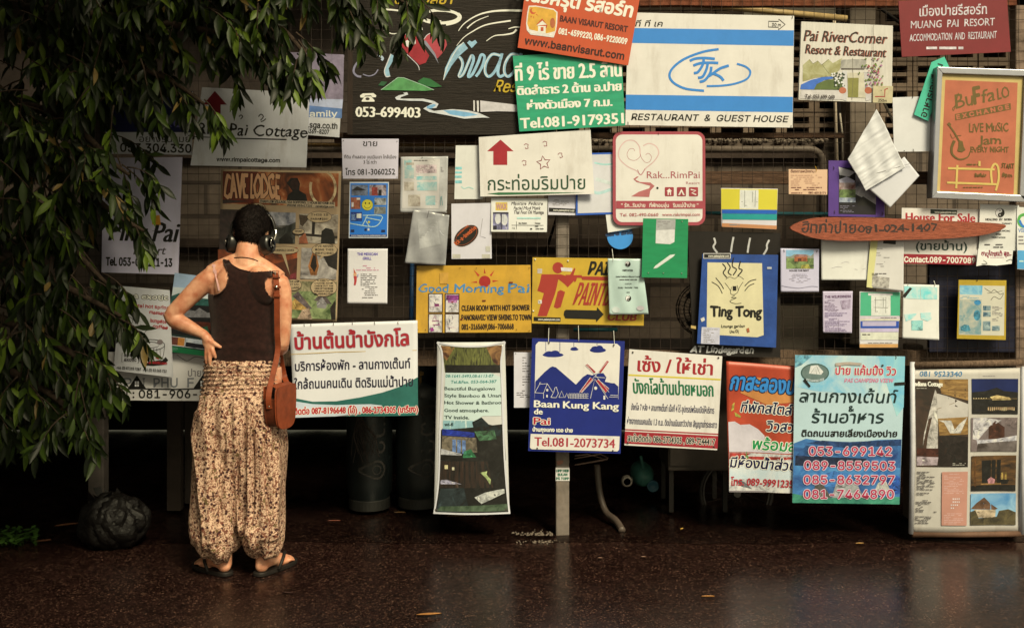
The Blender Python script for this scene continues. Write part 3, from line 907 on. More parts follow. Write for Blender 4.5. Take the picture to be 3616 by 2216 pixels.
def ring(cx, cy, rx, ry, a0=0, a1=360, n=40):
    return [(cx + rx*math.cos(math.radians(a0 + (a1-a0)*k/n)), cy + ry*math.sin(math.radians(a0 + (a1-a0)*k/n))) for k in range(n+1)]
s.stroke(ring(1590,145,165,55), 24, WHT, 'painted_ring')
s.stroke(ring(1580,140,130,42,80,290), 9, WHT, 'painted_ring')
s.stroke(ring(1600,150,170,66,-30,75), 18, WHT)
for pts, w in (([(1750,268),(1800,205),(1900,140),(2010,105),(2150,92),(2320,95)],(6,20)), ([(1825,245),(1870,205),(1930,170),(2010,140)],(12,5)),
               ([(1735,395),(1790,330),(1860,280),(1990,215),(2200,180)],(4,14)), ([(1990,355),(2060,310),(2150,300),(2220,285),(2250,255)],(5,18)),
               ([(2180,250),(2240,235),(2330,238)],(6,15)), ([(1110,82),(1210,90),(1300,110),(1400,160),(1440,260)],(16,9)), ([(1110,262),(1180,292),(1260,285),(1280,300)],8)):
    s.stroke(smooth_pts(pts, 5), w, WHT)
HEARTL = [(1415,560),(1330,480),(1270,420),(1253,350),(1290,300),(1350,285),(1410,300),(1445,350),(1430,375),(1500,480),(1470,540)]
HEARTR = [(1450,345),(1475,305),(1520,283),(1580,285),(1640,330),(1652,390),(1620,450),(1570,505),(1540,470),(1500,400)]
HR = paint('a82f34', .5, .35, 14)
s.pic('painted_heart', [(HEARTL, HR), (HEARTR, paint('b8474a', .5, .35, 14)), ('s', smooth_pts([(1445,345),(1410,300),(1350,285),(1290,300),(1253,350),(1270,430),(1330,490),(1400,560),(1415,605)],4), 6, 'd9cfc0'),
    ('s', smooth_pts([(1455,340),(1480,305),(1530,283),(1600,300)],4), 6, 'd9cfc0'), ([(1440,355),(1470,350),(1550,460),(1580,550),(1540,480)], '8d8a8a'), ([(1290,360),(1310,345),(1335,355),(1360,338),(1382,345),(1385,375),(1325,415),(1295,390)], 'e6dcd0')])
LB = paint('9cc0d4', .5, .35, 18)
s.pic('painted_letter', [([(1170,465),(1208,490),(1150,590),(1165,660),(1125,660),(1112,600)], LB), ('s', smooth_pts([(1170,465),(1140,540),(1115,610),(1130,660),(1165,655)],4), 9, 'd9d5c8'), ([(1200,460),(1215,445),(1230,458),(1250,443),(1260,460),(1225,492)], 'c8c8c0')])
for q_, w_, c_ in (([(900,520),(860,570),(850,620),(880,655),(915,660)],18,'8d8790'), ([(1060,470),(1100,500),(1090,520)],20,'b8c4c8'), ([(930,640),(980,655),(1030,640),(1060,600)],10,'8d8790')): s.pic('painted_letter', [('s', smooth_pts(q_,4), w_, c_)])
s.pic('painted_letter', [([(1795,365),(1832,418),(1760,480),(1690,570),(1640,660),(1625,690),(1635,590),(1690,470),(1740,400)], LB), ('s', smooth_pts([(1795,365),(1740,420),(1680,520),(1640,610),(1622,690)],4), 7, 'e0dccc')])
s.pic('painted_letter', [('s', smooth_pts([(1755,490),(1780,520),(1785,570),(1755,655),(1790,640),(1835,540),(1865,480),(1880,520),(1835,655),(1870,640),(1920,540),(1945,475),(1975,490),(1960,560),(1930,620),(1900,660)],5), 24, LB),
    ('s', smooth_pts([(1755,490),(1775,520),(1780,570),(1750,660),(1790,640),(1835,540),(1860,475)],5), 7, 'e0dccc')])
for dx in (0, 165):
    s.pic('painted_letter', [('s', smooth_pts([(2110+dx,480),(2040+dx,470),(1990+dx,540),(1980+dx,620),(2010+dx,660),(2060+dx,620),(2110+dx,520),(2125+dx,460),(2100+dx,560),(2090+dx,630),(2110+dx,660),(2150+dx,640)],5), 24, LB), ('s', smooth_pts([(2110+dx,480),(2040+dx,470),(1985+dx,540),(1975+dx,620),(2005+dx,665)],5), 7, 'e0dccc')])
s.pic('painted_heart', [([(1825,370),(1845,350),(1868,362),(1895,345),(1912,368),(1865,416)], LB)])
s.pic('painted_hills', [([(1400,700),(1450,668),(1510,680),(1610,745),(1540,752),(1430,735)], '2f6b35'), ([(1060,735),(1090,700),(1140,705),(1110,740)], '2f5a35'), ([(1085,775),(1140,735),(1230,668),(1280,670),(1360,700),(1450,735),(1540,775),(1470,783),(1250,778)], paint('5f9c58', .5, .4, 22)), ('s', [(1085,775),(1140,735),(1230,668),(1280,670),(1360,700),(1450,735),(1540,775)], 4, 'b9cfae')])
s.pic('painted_river', [([(1275,800),(1310,795),(1320,815),(1260,835),(1250,850),(1340,850),(1450,850),(1540,870),(1580,895),(1560,930),(1490,935),(1540,955),(1700,940),(1830,950),(1920,970),(2020,1015),(1960,1012),(1800,1022),(1640,990),(1500,965),(1448,935),(1500,905),(1530,890),(1440,870),(1330,868),(1220,860),(1205,840),(1240,820),(1290,812)], 'd5d3c8'), ([(1620,950),(1720,950),(1850,970),(1920,990),(1800,1005),(1680,985)], '7fb0dc'), ([(1480,915),(1540,895),(1560,905),(1520,935),(1480,935)], '7fb0dc')])
s.pic('telephone_symbol', [([(905,822),(930,805),(1020,802),(1045,822),(1040,838),(1010,838),(1000,822),(950,824),(935,842),(908,840)], WHT), ([(945,832),(1000,830),(1030,865),(1028,876),(920,876),(920,865)], WHT), ('e', 970, 852, 18, 12, paint((.04,.03,.026), .7, .2))])
s.text('053-699403', (870,1006), (1420,1012), 86, WHT, (5, 0), 0, .8, sans=False)
s.text('Resort', (2050,790), (2410,790), 96, GOLD, 2, .35, 3)
s.pic('painted_arrow', [([(1878,866),(1892,866),(1892,956),(1880,956)], 'e0d8c8'), ([(1908,868),(1926,868),(1926,962),(1912,962)], 'e0d8c8'), ([(1938,866),(2100,885),(2400,920),(2400,965),(2080,958),(1940,964)], paint('cfc6b8', .6, .3, 16))])

# --- navy and white phone sign in the tree's shade
s = Sign('phone_sign', 'shaded sign, dark navy above and white below, with a big black phone number', 'sign', LY(0), FV)
s.board([(255,215),(462,220),(460,372),(255,370)], WH2, .008)
s.poly([(255,215),(462,220),(461,318),(255,318)], paint('1e2348', .5, .2), 'navy_band')
s.text('KU', (385,305), (445,305), 20, paint('6a5f90', .5, .2), 1)
s.text('อย่างรื่นรมย์', (335,342), (458,342), 13, INK)
s.text('053.304.330', (290,365), (459,367), 20, INK, .8)
# --- blue airline-like sign behind
s = Sign('web_sign', 'upright sign with a faded blue sky picture and a web address along its pale foot', 'sign', LY(0), FV)
s.board([(690,125),(828,132),(817,331),(700,322)], WH2, .006)
s.pic('sky_picture', [([(690,125),(828,132),(823,285),(698,280)], paint('6f8db4', .5, .4, 12)), ([(690,125),(828,132),(826,240),(695,236)], paint('8d7f86', .6, .5, 16)), ([(700,236),(826,240),(824,262),(700,250)], paint('b9bcc4', .6, .3, 16))])
s.text('family', (735,281), (812,281), 14, WHT, .5)
s.text('www.sga.co.th', (702,305), (812,311), 14, INK, .5)
s.text('0-5369-8207', (726,320), (792,323), 10, INK, .4)
# --- white arrow sign in shade
s = Sign('arrow_sign', 'large white sign shaded by leaves with a dark red upward arrow and script lettering', 'sign', LY(1), FV)
s.board([(486,210),(745,224),(737,403),(459,398)], WH2, .008)
DR = paint('7c1a22', .5, .15)
s.poly([(517,219),(546,252),(531,252),(531,283),(503,283),(503,252),(489,252)], DR, 'arrow')
for q in ([(575,281),(580,277),(584,281),(579,287)], [(622,281),(628,275),(634,281),(627,290)], [(640,286),(634,291),(628,293)]): s.stroke(smooth_pts(q, 3), 2.4, INK, 'squiggle')
s.text('Rim-Pai Cottage', (474,322), (738,331), 27, INK, .4, .12, 1.0, sans=False)
s.stroke([(465,329),(560,333),(690,336)], (2, 3), INK, 'line')
s.text('www.rimpaicottage.com', (522,388), (674,391), 9.5, INK, .5)
# --- script resort sign
s = Sign('resort_sign', 'tall lilac sign in italic script half hidden by drooping leaves', 'sign', LY(1), FV)
s.board([(247,380),(438,378),(430,660),(245,655)], paint('cfc4d0', .5, .14, 5, .35, stain=.15), .008)
s.text('Ping Pai', (262,578), (424,582), 46, INK, (1.6, .2), .22, sans=False)
s.text('Resort', (322,612), (398,612), 20, SMALL, (.6, .1), .25, sans=False)
s.text('Tel. 053-065111-13', (256,638), (415,641), 19, INK, 1)
s.poly([(366,520),(385,517),(388,541),(367,540)], paint('c98a2a', .5, .2), 'orange_square')
s.stroke([(367,555),(415,555)], .8, SMALL)
# --- long white sign with house-shaped letters
s = Sign('phone_sign', 'long white sign behind the person with house shapes among its grey capitals', 'sign', LY(0), FV)
s.board([(262,846),(560,852),(560,965),(262,962)], WH, .008)
s.text('ปายภูฟ้า', (452,905), (520,906), 14, SMALL2, .3)
GR = paint('85847c', .5, .1)
for ch, a, b in (('P',299,317),('I',344,349),('PHU',370,427),('F',451,466),('H',505,522)): s.text(ch, (a,931), (b,931), 22, GR, .5)
for cx in (330, 487):
    s.poly([(cx-22,934),(cx,902),(cx+22,934)], INK, 'house_shape'); s.pic('window', [('r',cx-5,916,cx-.7,922,'e0d8c8'),('r',cx+.7,916,cx+5,922,'e0d8c8'),('r',cx-5,923.5,cx-.7,929,'e0d8c8'),('r',cx+.7,923.5,cx+5,929,'e0d8c8')])
s.stroke([(270,936),(330,934),(420,936),(500,934),(555,936)], (2.5, 3), INK, 'line')
s.text('Tel : 081-906-2', (270,956), (494,957), 19, INK, .5)
s.stroke(smooth_pts([(426,853),(445,866),(455,866),(470,858),(490,862),(505,870)],4), 1.2, SMALL)
# --- resort photograph board
s = Sign('photo_board', 'slanting board of resort photographs with a dark green foot, tucked behind the bent elbow', 'sign', LY(2), FV)
s.board([(420,656),(548,672),(512,858),(390,843)], paint('27332c', .4, .2), .006)
s.pic('main_picture', [([(420,656),(548,672),(520,815),(398,800)], paint('1c1a1a', .5, .5, 20)), ([(420,656),(548,672),(541,730),(412,722)], paint('a9bcc6', .5, .25, 7)), ([(416,690),(543,700),(541,726),(412,720)], paint('d2d6d4', .5, .2, 9)), ([(412,712),(430,705),(470,716),(541,722),(540,738),(410,730)], '2e5c4e'),
    ([(406,752),(440,742),(470,748),(480,740),(500,752),(536,748),(534,764),(404,762)], paint('7d7870', .5, .5, 60)), ([(402,770),(530,776),(526,794),(400,790)], paint('5a2a1c', .5, .6, 60)), ([(470,790),(500,784),(505,800),(480,802)], '2e6c48')])
s.pic('small_picture', [([(400,806),(447,812),(445,834),(396,828)], 'd8d4cc'), ([(402,808),(430,811),(428,830),(398,826)], paint('6a3a2c', .5, .6, 50)), ([(430,811),(446,813),(444,832),(428,830)], paint('c9843a', .5, .4, 50))])
s.pic('small_picture', [([(448,812),(516,821),(512,842),(446,834)], 'c8ccd0'), ([(449,822),(514,832),(511,841),(447,833)], paint('1a1c20', .5, .3, 40))])
s.poly([(393,828.5),(516,847),(512,858),(390,843)], paint('1f6a3c', .4, .2), 'green_band')
s.text('065-9960777', (396,838), (428,842), 5, paint('9aa89a', .5), 0)
# --- bathtub drawing
s = Sign('spa_sign', 'white cartoon sign of a steaming wooden bathtub with round outlined lettering', 'sign', LY(3), FV)
s.board([(289,688),(408,698),(417,907),(273,891)], WH2, .006)
OW = (INK, 1.8)
s.text('spa exotic', (300,716), (404,722), 13, WHT, .5, 0, .5, outline=OW, sans=False)
RD = paint('b3302f', .5, .2)
s.text('natural hot spring', (306,737), (408,744), 8, RD, .4, 0, .4)
for t_, x, y in (('massage',360,754),('bungalow',362,774),('coffee',368,788)): s.text(t_, (x,y), (404,y+4), 8, RD, .4, 0, .4)
tub = [('s', ring(364,829,33,13), 1.4, '2a2626', True), ('s', ring(364,829,20,7,20,330), 1.1, '2a2626'), ('s', smooth_pts([(331,830),(334,852),(350,866),(375,868),(392,860),(397,830)],4), 1.4, '2a2626')]
tub += [('s', [(338+i*8,840+3*math.sin(i)),(339+i*8,861+2*math.sin(i*1.4))], 1, '2a2626') for i in range(7)]
tub += [('s', smooth_pts(q,4), 1.1, '2a2626') for q in ([(352,815),(349,800),(356,790),(350,775),(346,765)], [(340,762),(352,766),(350,772)], [(310,760),(320,768),(314,780),(300,775)], [(300,800),(320,790),(330,805)], [(338,780),(345,786),(340,790)])]
tub += [([(290,770),(300,800),(312,835),(325,850),(308,845),(293,815),(285,790)], '33302e'), ([(310,790),(330,815),(322,818),(305,800)], '33302e'), ([(348,873),(392,866),(400,858),(406,866),(396,876),(370,879),(350,878)], '1a1616'), ('e', 386, 822, 7, 6, '8a7a70'), ([(375,860),(382,852),(390,858),(382,864)], 'b03a30'), ('e', 368, 862, 3, 2.5, 'c9a04a')]
s.pic('bathtub_drawing', tub)
s.text('spa', (299,857), (318,857), 9, SMALL, .3); s.text('exotic', (299,868), (329,869), 9, SMALL, .3)
s.stroke([(297,849),(294,849),(293,870),(296,870)], 1, SMALL); s.stroke([(331,852),(334,852),(334,873),(331,873)], 1, SMALL)
s.poly([(321,849),(328,847),(334,852),(329,858),(322,856)], paint('7d2a2c', .5), 'flower')
s.text('www.spaexotic.com', (339,872), (403,876), 6, RD, .4)
s.text('+66 (0) 87193 7287   +66 (0) 53 065 722', (281,886), (402,895), 6, INK, .25)

# --- caves comic poster
s = Sign('comic_poster', 'tall brown comic strip poster with cave photographs and speech balloons', 'poster', LY(1), FV, warp=(.006, 'curl'))
s.board([(533,407),(821,412),(811,773),(524,765)], paint('ab9068', .5, .2, 8, .3), .003)
FIRE = paint('a8532a', .5, .85, 9, bump=0)
def fire_mat():
    m = bpy.data.materials.new('printed_fire'); m.use_nodes = True; nt = m.node_tree; b = nt.nodes['Principled BSDF']
    tc = nt.nodes.new('ShaderNodeTexCoord'); n = nt.nodes.new('ShaderNodeTexNoise'); n.inputs['Scale'].default_value = 7; n.inputs['Detail'].default_value = 6; n.inputs['Distortion'].default_value = 1.2
    nt.links.new(tc.outputs['Object'], n.inputs['Vector']); r = nt.nodes.new('ShaderNodeValToRGB'); nt.links.new(n.outputs['Fac'], r.inputs[0])
    e = r.color_ramp.elements; e[0].position = .36; e[0].color = (.07,.022,.012,1); e[1].position = .72; e[1].color = (.75,.5,.26,1); q = e.new(.52); q.color = (.36,.10,.035,1)
    nt.links.new(r.outputs[0], b.inputs['Base Color']); b.inputs['Roughness'].default_value = .5; return m
def photo_mat(stops, scale=9, dist=.8, grain=(1,1,1), detail=7):
    m = bpy.data.materials.new('printed_photo'); m.use_nodes = True; nt = m.node_tree; b = nt.nodes['Principled BSDF']
    tc = nt.nodes.new('ShaderNodeTexCoord'); mp = nt.nodes.new('ShaderNodeMapping'); mp.inputs['Scale'].default_value = grain; nt.links.new(tc.outputs['Object'], mp.inputs[0])
    n = nt.nodes.new('ShaderNodeTexNoise'); n.inputs['Scale'].default_value = scale; n.inputs['Detail'].default_value = detail; n.inputs['Distortion'].default_value = dist; n.inputs['Roughness'].default_value = .62
    nt.links.new(mp.outputs[0], n.inputs['Vector']); r = nt.nodes.new('ShaderNodeValToRGB'); nt.links.new(n.outputs['Fac'], r.inputs[0])
    e = r.color_ramp.elements; N = len(stops)
    for i, h in enumerate(stops):
        pos = .34 + .34 * i / max(1, N-1)
        x = e[0] if i == 0 else (e[1] if i == N-1 else e.new(pos)); x.position = pos; x.color = C(h)
    nt.links.new(r.outputs[0], b.inputs['Base Color']); b.inputs['Roughness'].default_value = .5; return m
FM_ = fire_mat()
GRN = photo_mat(['1c2a14', '4a6a2c', '8aa05a'], 26)
BRN = photo_mat(['2a1a10', '6a4628', 'b08a58'], 18)
SKYM = photo_mat(['5a5a5c', 'a8a49c', 'd8d0c0'], 9)
DRK = photo_mat(['0e0a0a', '241a18', '4a3830'], 14)
s.pic('title_picture', [([(537,412),(815,417),(812,497),(536,490)], FM_), ([(537,412),(620,413),(610,489),(536,489)], paint('6e2f1c', .5, .5, 12)), ([(536,480),(600,484),(536,490)], DRK),
    ([(690,440),(700,428),(716,428),(722,442),(720,458),(736,468),(742,492),(688,490),(692,470),(704,460)], '1e1412'), ('e', 709, 443, 10, 13, '3a221a'), ('s', ring(777,452,30,40,-70,200), 6, 'e6c48a')])
s.text('CAVE LODGE', (541,482), (672,482), 58, paint('dba470', .5, .15), 1.5, 0, 2.0, outline=(paint('4a2016', .5), 3.4), sans=False, arch=8)
s.poly([(624,480),(806,486),(806,494),(624,488)], paint('b8a27c', .5), 'strip'); s.text('THAM LOD VILLAGE, VIA SOPPONG, 1 HOUR BEYOND PAI', (626,487), (804,492), 5.5, INK, .3)
s.poly([(690,490),(806,494),(806,501),(690,497)], paint('b8a27c', .5), 'strip'); s.text('PHONE 053617203 - cavelodge.com', (692,496), (804,500), 5, INK, .3)
def balloon(cx, cy, rx, ry, txt, h=4.4, tip=None):
    it = [('e', cx, cy, rx+1, ry+1, '3a2a20'), ('e', cx, cy, rx, ry, 'b49b70')]
    if tip: it.insert(1, ([(cx-4, cy+ry*.7), (cx+5, cy+ry*.7), tip], 'b49b70'))
    s.pic('speech_balloon', it)
    n = len(txt)
    for i, l in enumerate(txt): s.text(l, (cx - rx*.72*min(1, len(l)/8+.3), cy - ry + (i+1)*(2*ry)/(n+.6)), (cx + rx*.72*min(1, len(l)/8+.3), cy - ry + (i+1)*(2*ry)/(n+.6)), h, INK, .2)
s.pic('comic_panel', [([(530,503),(600,505),(598,660),(527,658)], DRK), ([(531,640),(600,642),(600,660),(528,657)], BRN)])
s.pic('comic_panel', [([(604,510),(712,512),(709,586),(602,584)], photo_mat(['2c2c26','5c5a50','a89c88'], 10)), ([(606,508),(712,512),(711,540),(640,545),(606,530)], SKYM), ([(640,545),(680,548),(712,534),(710,586),(604,584)], photo_mat(['1c1e18','3c4034','5c5a4c'], 14)), ([(672,575),(690,560),(705,575),(705,586),(672,586)], '1a1412')])
s.pic('comic_panel', [([(721,514),(814,516),(812,586),(719,584)], photo_mat(['6a5c48','a8987c','cfc0a0'], 16)), ([(752,520),(759,520),(757,568),(750,566)], '241a16'), ([(720,560),(812,568),(812,574),(720,566)], '2a2018'), ([(772,586),(774,556),(784,548),(800,552),(806,570),(806,586)], '151010'), ([(720,572),(735,560),(742,586),(720,586)], paint('9a5a3a', .5, .6, 40)), ([(720,516),(748,520),(728,545),(722,540)], paint('4a3c2c', .5, .5, 40))])
s.pic('comic_panel', [([(525,600),(716,595),(714,672),(526,668)], photo_mat(['2a0f0a','7c2c14','b85a2c'], 8)), ([(640,640),(716,620),(714,672),(650,672)], photo_mat(['1a0c0a','3c1a12','6a3420'], 12)), ([(700,660),(712,655),(714,672),(696,671)], '7a3030')])
s.pic('comic_panel', [([(726,596),(813,598),(809,672),(723,670)], photo_mat(['5a5248','9a9080','c8bca4'], 14)), ([(770,600),(813,598),(811,650),(790,640)], '2a241e'), ([(742,640),(752,608),(762,612),(768,640),(762,662),(748,662)], 'a86a34'), ([(747,640),(754,612),(760,616),(763,640),(757,655)], '241614')])
s.pic('comic_panel', [([(703,676),(811,678),(808,768),(701,764)], photo_mat(['3a4a24','6a7c3c','9aa468'], 22)), ([(704,724),(722,706),(742,728),(740,746),(704,744)], 'b8904a'), ([(704,712),(718,700),(752,742),(742,744)], '6a5c54'), ([(756,722),(776,702),(800,732),(786,730)], '5c5048'), ([(762,728),(776,714),(788,732),(784,742),(764,740)], '8a8478'), ([(703,676),(811,678),(810,704),(776,700),(720,700),(703,706)], photo_mat(['4a4a2c','8a7c50','b8a878'], 24)), ([(728,745),(745,740),(752,768),(716,766)], 'b89a78'), ([(795,740),(808,720),(808,768),(798,768)], '241c16')])
s.pic('comic_panel', [([(527,676),(698,678),(697,764),(526,762)], photo_mat(['3a3a28','7c7450','b8a880'], 18))])
balloon(620, 500, 19, 11, ['FRESH','FROM THE'], 4.2); balloon(769, 522, 29, 13, ['THIS IS','PARADISE!'], 4.6); balloon(781, 601, 30, 15, ['I\'VE NEVER','DONE THIS','BEFORE!'], 4.4, (764,628))
balloon(682, 602, 36, 9, ['INCREDIBLE CAVES'], 4.8, (699,662)); balloon(780, 691, 31, 21, ['HEY','COME AND','CHECK OUT THE','VIEW OF THE RIVER','FROM OUR','BUNGALOW'], 3.6, (758,716)); balloon(706, 685, 20, 13, ['COME AND','GET MY','VILLAGE'], 4.2)
balloon(719, 557, 14, 6, ['WOW!'], 4.6)

# --- white bungalow banner with red shadowed title
s = Sign('bungalow_banner', 'white vinyl banner with shadowed red title and a green curved foot, beside the leather bag', 'banner', LY(3), C2, warp=(.010, 'wave'))
s.board([(300,108),(1396,76),(1405,887),(343,903)], paint('dcd6d8', .4, .06, 5, .45, stain=.08), .0015, grid=26)
s.pic('green_swoosh', [([(338,735),(500,770),(700,768),(900,735),(1100,690),(1250,640),(1402,560),(1405,887),(1000,893),(760,897),(900,880),(1000,840),(700,800),(500,790),(340,762)], paint('2d6656', .4, .3, 6)), ([(340,762),(500,790),(700,800),(1000,790),(1100,800),(900,870),(700,896),(343,903)], paint('c6cbc4', .4, .15, 6))])
s.stroke([(312,365),(700,348),(1390,332)], 5, paint('c9a24a', .4), 'line')
s.text('บ้านต้นน้ำบังกโล', (350,322), (1322,290), 100, RED, 5, 0, 1, outline=(paint('aaa5a2', .5), 8))
s.text('บริการห้องพัก - ลานกางเต๊นท์', (350,508), (1338,482), 62, paint('1c1a2c', .5), 2)
s.text('ใกล้ถนนคนเดิน ติดริมแม่น้ำปาย', (346,660), (1360,636), 62, paint('1c1a2c', .5), 2)
s.text('ติดต่อ 087-8196648 (โอ๋) , 086-2734305 (เกรียง)', (346,876), (1402,858), 42, paint('b3222a', .4), 3, outline=(WHT, 7))
s.ties([(430,112),(485,110),(675,106),(840,98),(1032,98),(1232,96)])

# --- faded cyan sheet behind the red arrow sign
s = Sign('faded_sheet', 'faded white sheet with pale turquoise marks peeping out behind the red arrow sign', 'paper', LY(0), B2)
s.board([(1727,-89),(1960,-89),(1960,372),(1715,372)], PAPER, .002)
CY = paint('8fd0c8', .6, .4, 30)
s.pic('faded_print', [('r',1724,95,1780,118,CY),('r',1722,135,1780,152,CY),('r',1720,170,1778,190,CY),('r',1722,212,1780,236,CY),('s',smooth_pts([(1775,262),(1800,282),(1840,270),(1880,285)],4),8,'b9dcd4')])
# --- blue edged blank sheet
s = Sign('blank_sheet', 'sheet stained pale turquoise inside a hand painted blue border, beside the heart sign', 'paper', LY(0), B3)
s.board([(690,-20),(1060,-30),(1060,500),(690,512)], paint('2c5aa8', .5, .15), .003)
s.poly([(706,-6),(1045,-15),(1045,484),(706,494)], paint('d8d2cc', .6, .2, 5, .3), 'paper')
s.pic('faded_print', [('s',smooth_pts([(850,60),(930,75),(1010,70)],4),14,'a8d4c0'),('s',smooth_pts([(840,310),(900,320),(1040,270)],4),26,'b8d4c4'),('s',smooth_pts([(860,200),(1000,240)],3),30,'d2d8c8')])
# --- label sheet
s = Sign('label_sheet', 'small pale sheet with a black web label under the corner of the red arrow sign', 'paper', LY(0), B3)
s.board([(452,320),(692,320),(692,512),(452,508)], PAPERL, .002)
s.lines(490, 375, 680, 430, 5, SMALL2)
s.poly([(458,446),(688,456),(686,492),(458,482)], INK, 'label'); s.text('www.paiexplorer.com', (495,474), (676,480), 15, WHT, .5)
# --- manicure sheet
s = Sign('price_sheet', 'white salon sheet with a yellow corner tag, a small black picture and handwritten treatments', 'paper', LY(1), B3)
s.board([(-38,362),(447,368),(441,655),(-38,652)], PAPER, .002)
s.poly([(0,400),(102,400),(102,470),(0,470)], paint('d8b84a', .5, .2), 'yellow_tag'); s.text('WAX', (5,460), (96,460), 48, paint('b98a7a', .5), 3, sans=False)
s.pic('small_picture', [('r',-22,485,112,635,'8d88a0'),('e',20,540,24,48,'d6d2d2'),('e',76,550,28,48,'d6d2d2'),('r',-22,485,112,500,'2a2638'),('r',-22,600,10,635,'2a2638'),('r',44,500,54,635,'3a3448')])
for t_, y, x1 in (('Manicure  Pedicure',422,405),('Facial Mud Mask',462,385),('Thai Foot Oil Massage',498,412)): s.text(t_, (135 if y<450 else 155,y), (x1,y), 27, SMALL, .5, .2, 1.2, sans=False)
s.stroke([(185,535),(390,535)], 14, paint('b8dcd0', .6, .3, 30), 'faded_line')
s.stroke([(138,596),(412,598)], 3, INK); s.stroke([(180,563),(180,632)], 3, INK); s.text('Bus Station', (200,585), (270,585), 12, INK, .5); s.text('Temple', (338,585), (385,585), 12, INK, .5)
s.stroke([(338,606),(368,606)], 6, INK); s.text('7-11', (142,628), (166,628), 12, INK, .4); s.text('Butter Guide', (345,632), (412,632), 12, INK, .4); s.lines(297,615,320,640,1,INK)
# --- sale sheet
s = Sign('sale_sheet', 'small white land sale card in dark print above the blue smiley leaflet', 'paper', LY(1), A2)
s.board([(748,1193),(1236,1193),(1229,1536),(757,1536)], paint('d2c8cc', .5, .08, 8, .35), .002)
s.text('ขาย', (930,1257), (1052,1257), 40, INK, .6); s.text('ที่ดิน ทำเลสวย บนเนินเขา ใกล้เมือง', (770,1363), (1215,1363), 22, SMALL, .5)
s.text('3 ไร่ กว่า', (935,1408), (1045,1408), 22, SMALL, .4); s.text('โทร 081-3060252', (780,1505), (1205,1500), 40, INK, 1)
s.pins([(1222,1215),(757,1524),(1222,1524),(762,1210)])
# --- smiley leaflet
s = Sign('smiley_leaflet', 'bright blue leaflet with small photographs, a yellow smiling disc and a white road map', 'leaflet', LY(1), B2)
s.board([(815,225),(1152,225),(1143,707),(808,707)], paint('cfd0d6', .4, .08), .002)
s.poly([(822,236),(1144,236),(1136,696),(816,696)], paint('2c78c4', .35, .12, 8, .5), 'blue_ground')
s.pic('small_picture', [('r',830,250,972,342,photo_mat(['2a2624','5c4c44','8a94a0'],24)),([(832,300),(880,262),(960,298)],'2a2422')])
s.pic('small_picture', [('r',985,250,1130,342,photo_mat(['3a1a18','9a5a4c','d8c8c0'],24)),('r',1005,270,1055,342,'a04438'),('r',1062,292,1090,342,'1e1a1c')])
s.pic('small_picture', [('r',826,358,908,458,'96573c'),('r',832,400,850,440,'d8d0c8'),('r',876,362,906,378,'e0d8d0')])
s.pic('small_picture', [('r',1028,362,1130,424,photo_mat(['22261e','5c6450','c8c8bc'],30))]); s.pic('small_picture', [('r',1026,438,1126,500,photo_mat(['1e2a1a','4c5c3c','b8b8a8'],30))])
s.pic('smiling_face', [('e',968,422,49,49,'4a6a24'),('e',968,422,46,46,'d8c83a'),('e',951,408,5,9,'2a2a1a'),('e',984,408,5,9,'2a2a1a'),('s',smooth_pts([(940,430),(955,448),(980,450),(997,432)],4),4,'3a3a1a')])
s.pic('small_panel', [('r',826,484,922,560,'1e3a78'),('r',876,496,916,536,'d8dce4')]); s.lines(832,490,872,556,6,paint('8fb0dc'))
for q in ([(818,580),(870,590),(980,608),(1040,605),(1078,570),(1088,515),(930,512)], [(970,512),(925,600)], [(950,530),(1080,556)], [(955,560),(985,606)]): s.stroke(smooth_pts(q,3), 7, paint('bcd8ee'), 'map_road')
s.pic('map_mark', [('e',981,569,10,10,'d8c83a'),('r',944,624,962,644,'1a2a4a'),('r',970,622,986,644,'d8d8d0'),('r',826,634,856,656,'1a2a4a'),('r',1088,636,1120,656,'1a2a4a')])
s.poly([(817,676),(1136,676),(1136,694),(817,694)], paint('163a72'), 'foot_band'); s.text('www.happyhouse.paiexplorer.com', (830,690), (1125,690), 11, WHT, .3)
# --- grill sheet
s = Sign('menu_sheet', 'white restaurant sheet with tiny centred print and a small red figure', 'paper', LY(1), B2, warp=(.004,'curl'))
s.board([(797,798),(1142,798),(1140,1270),(795,1268)], paint('ddd5e0', .6, .05, 8, .3), .002)
LIL = paint('6a5aa0', .6)
s.text('THE MEXICAN', (880,855), (1055,855), 22, LIL, 1, sans=False); s.text('GRILL', (928,892), (1002,892), 22, LIL, 1, sans=False)
s.lines(855,935,1080,990,3,paint('d49aa0'),centre=True); s.lines(910,1010,1080,1120,7,SMALL,th=5,centre=False); s.lines(905,1120,1075,1205,5,SMALL,th=5,centre=True); s.lines(885,1208,1055,1225,1,SMALL2,centre=True)
s.pic('small_figure', [([(850,965),(866,1000),(876,1010),(852,1012)],'c85a3a'),('e',862,1020,14,14,'d8a070'),([(850,1034),(878,1034),(876,1080),(868,1110),(852,1110),(856,1070)],'b83a38'),([(880,1020),(892,1015),(890,1040),(880,1045)],'9a9aa8')])
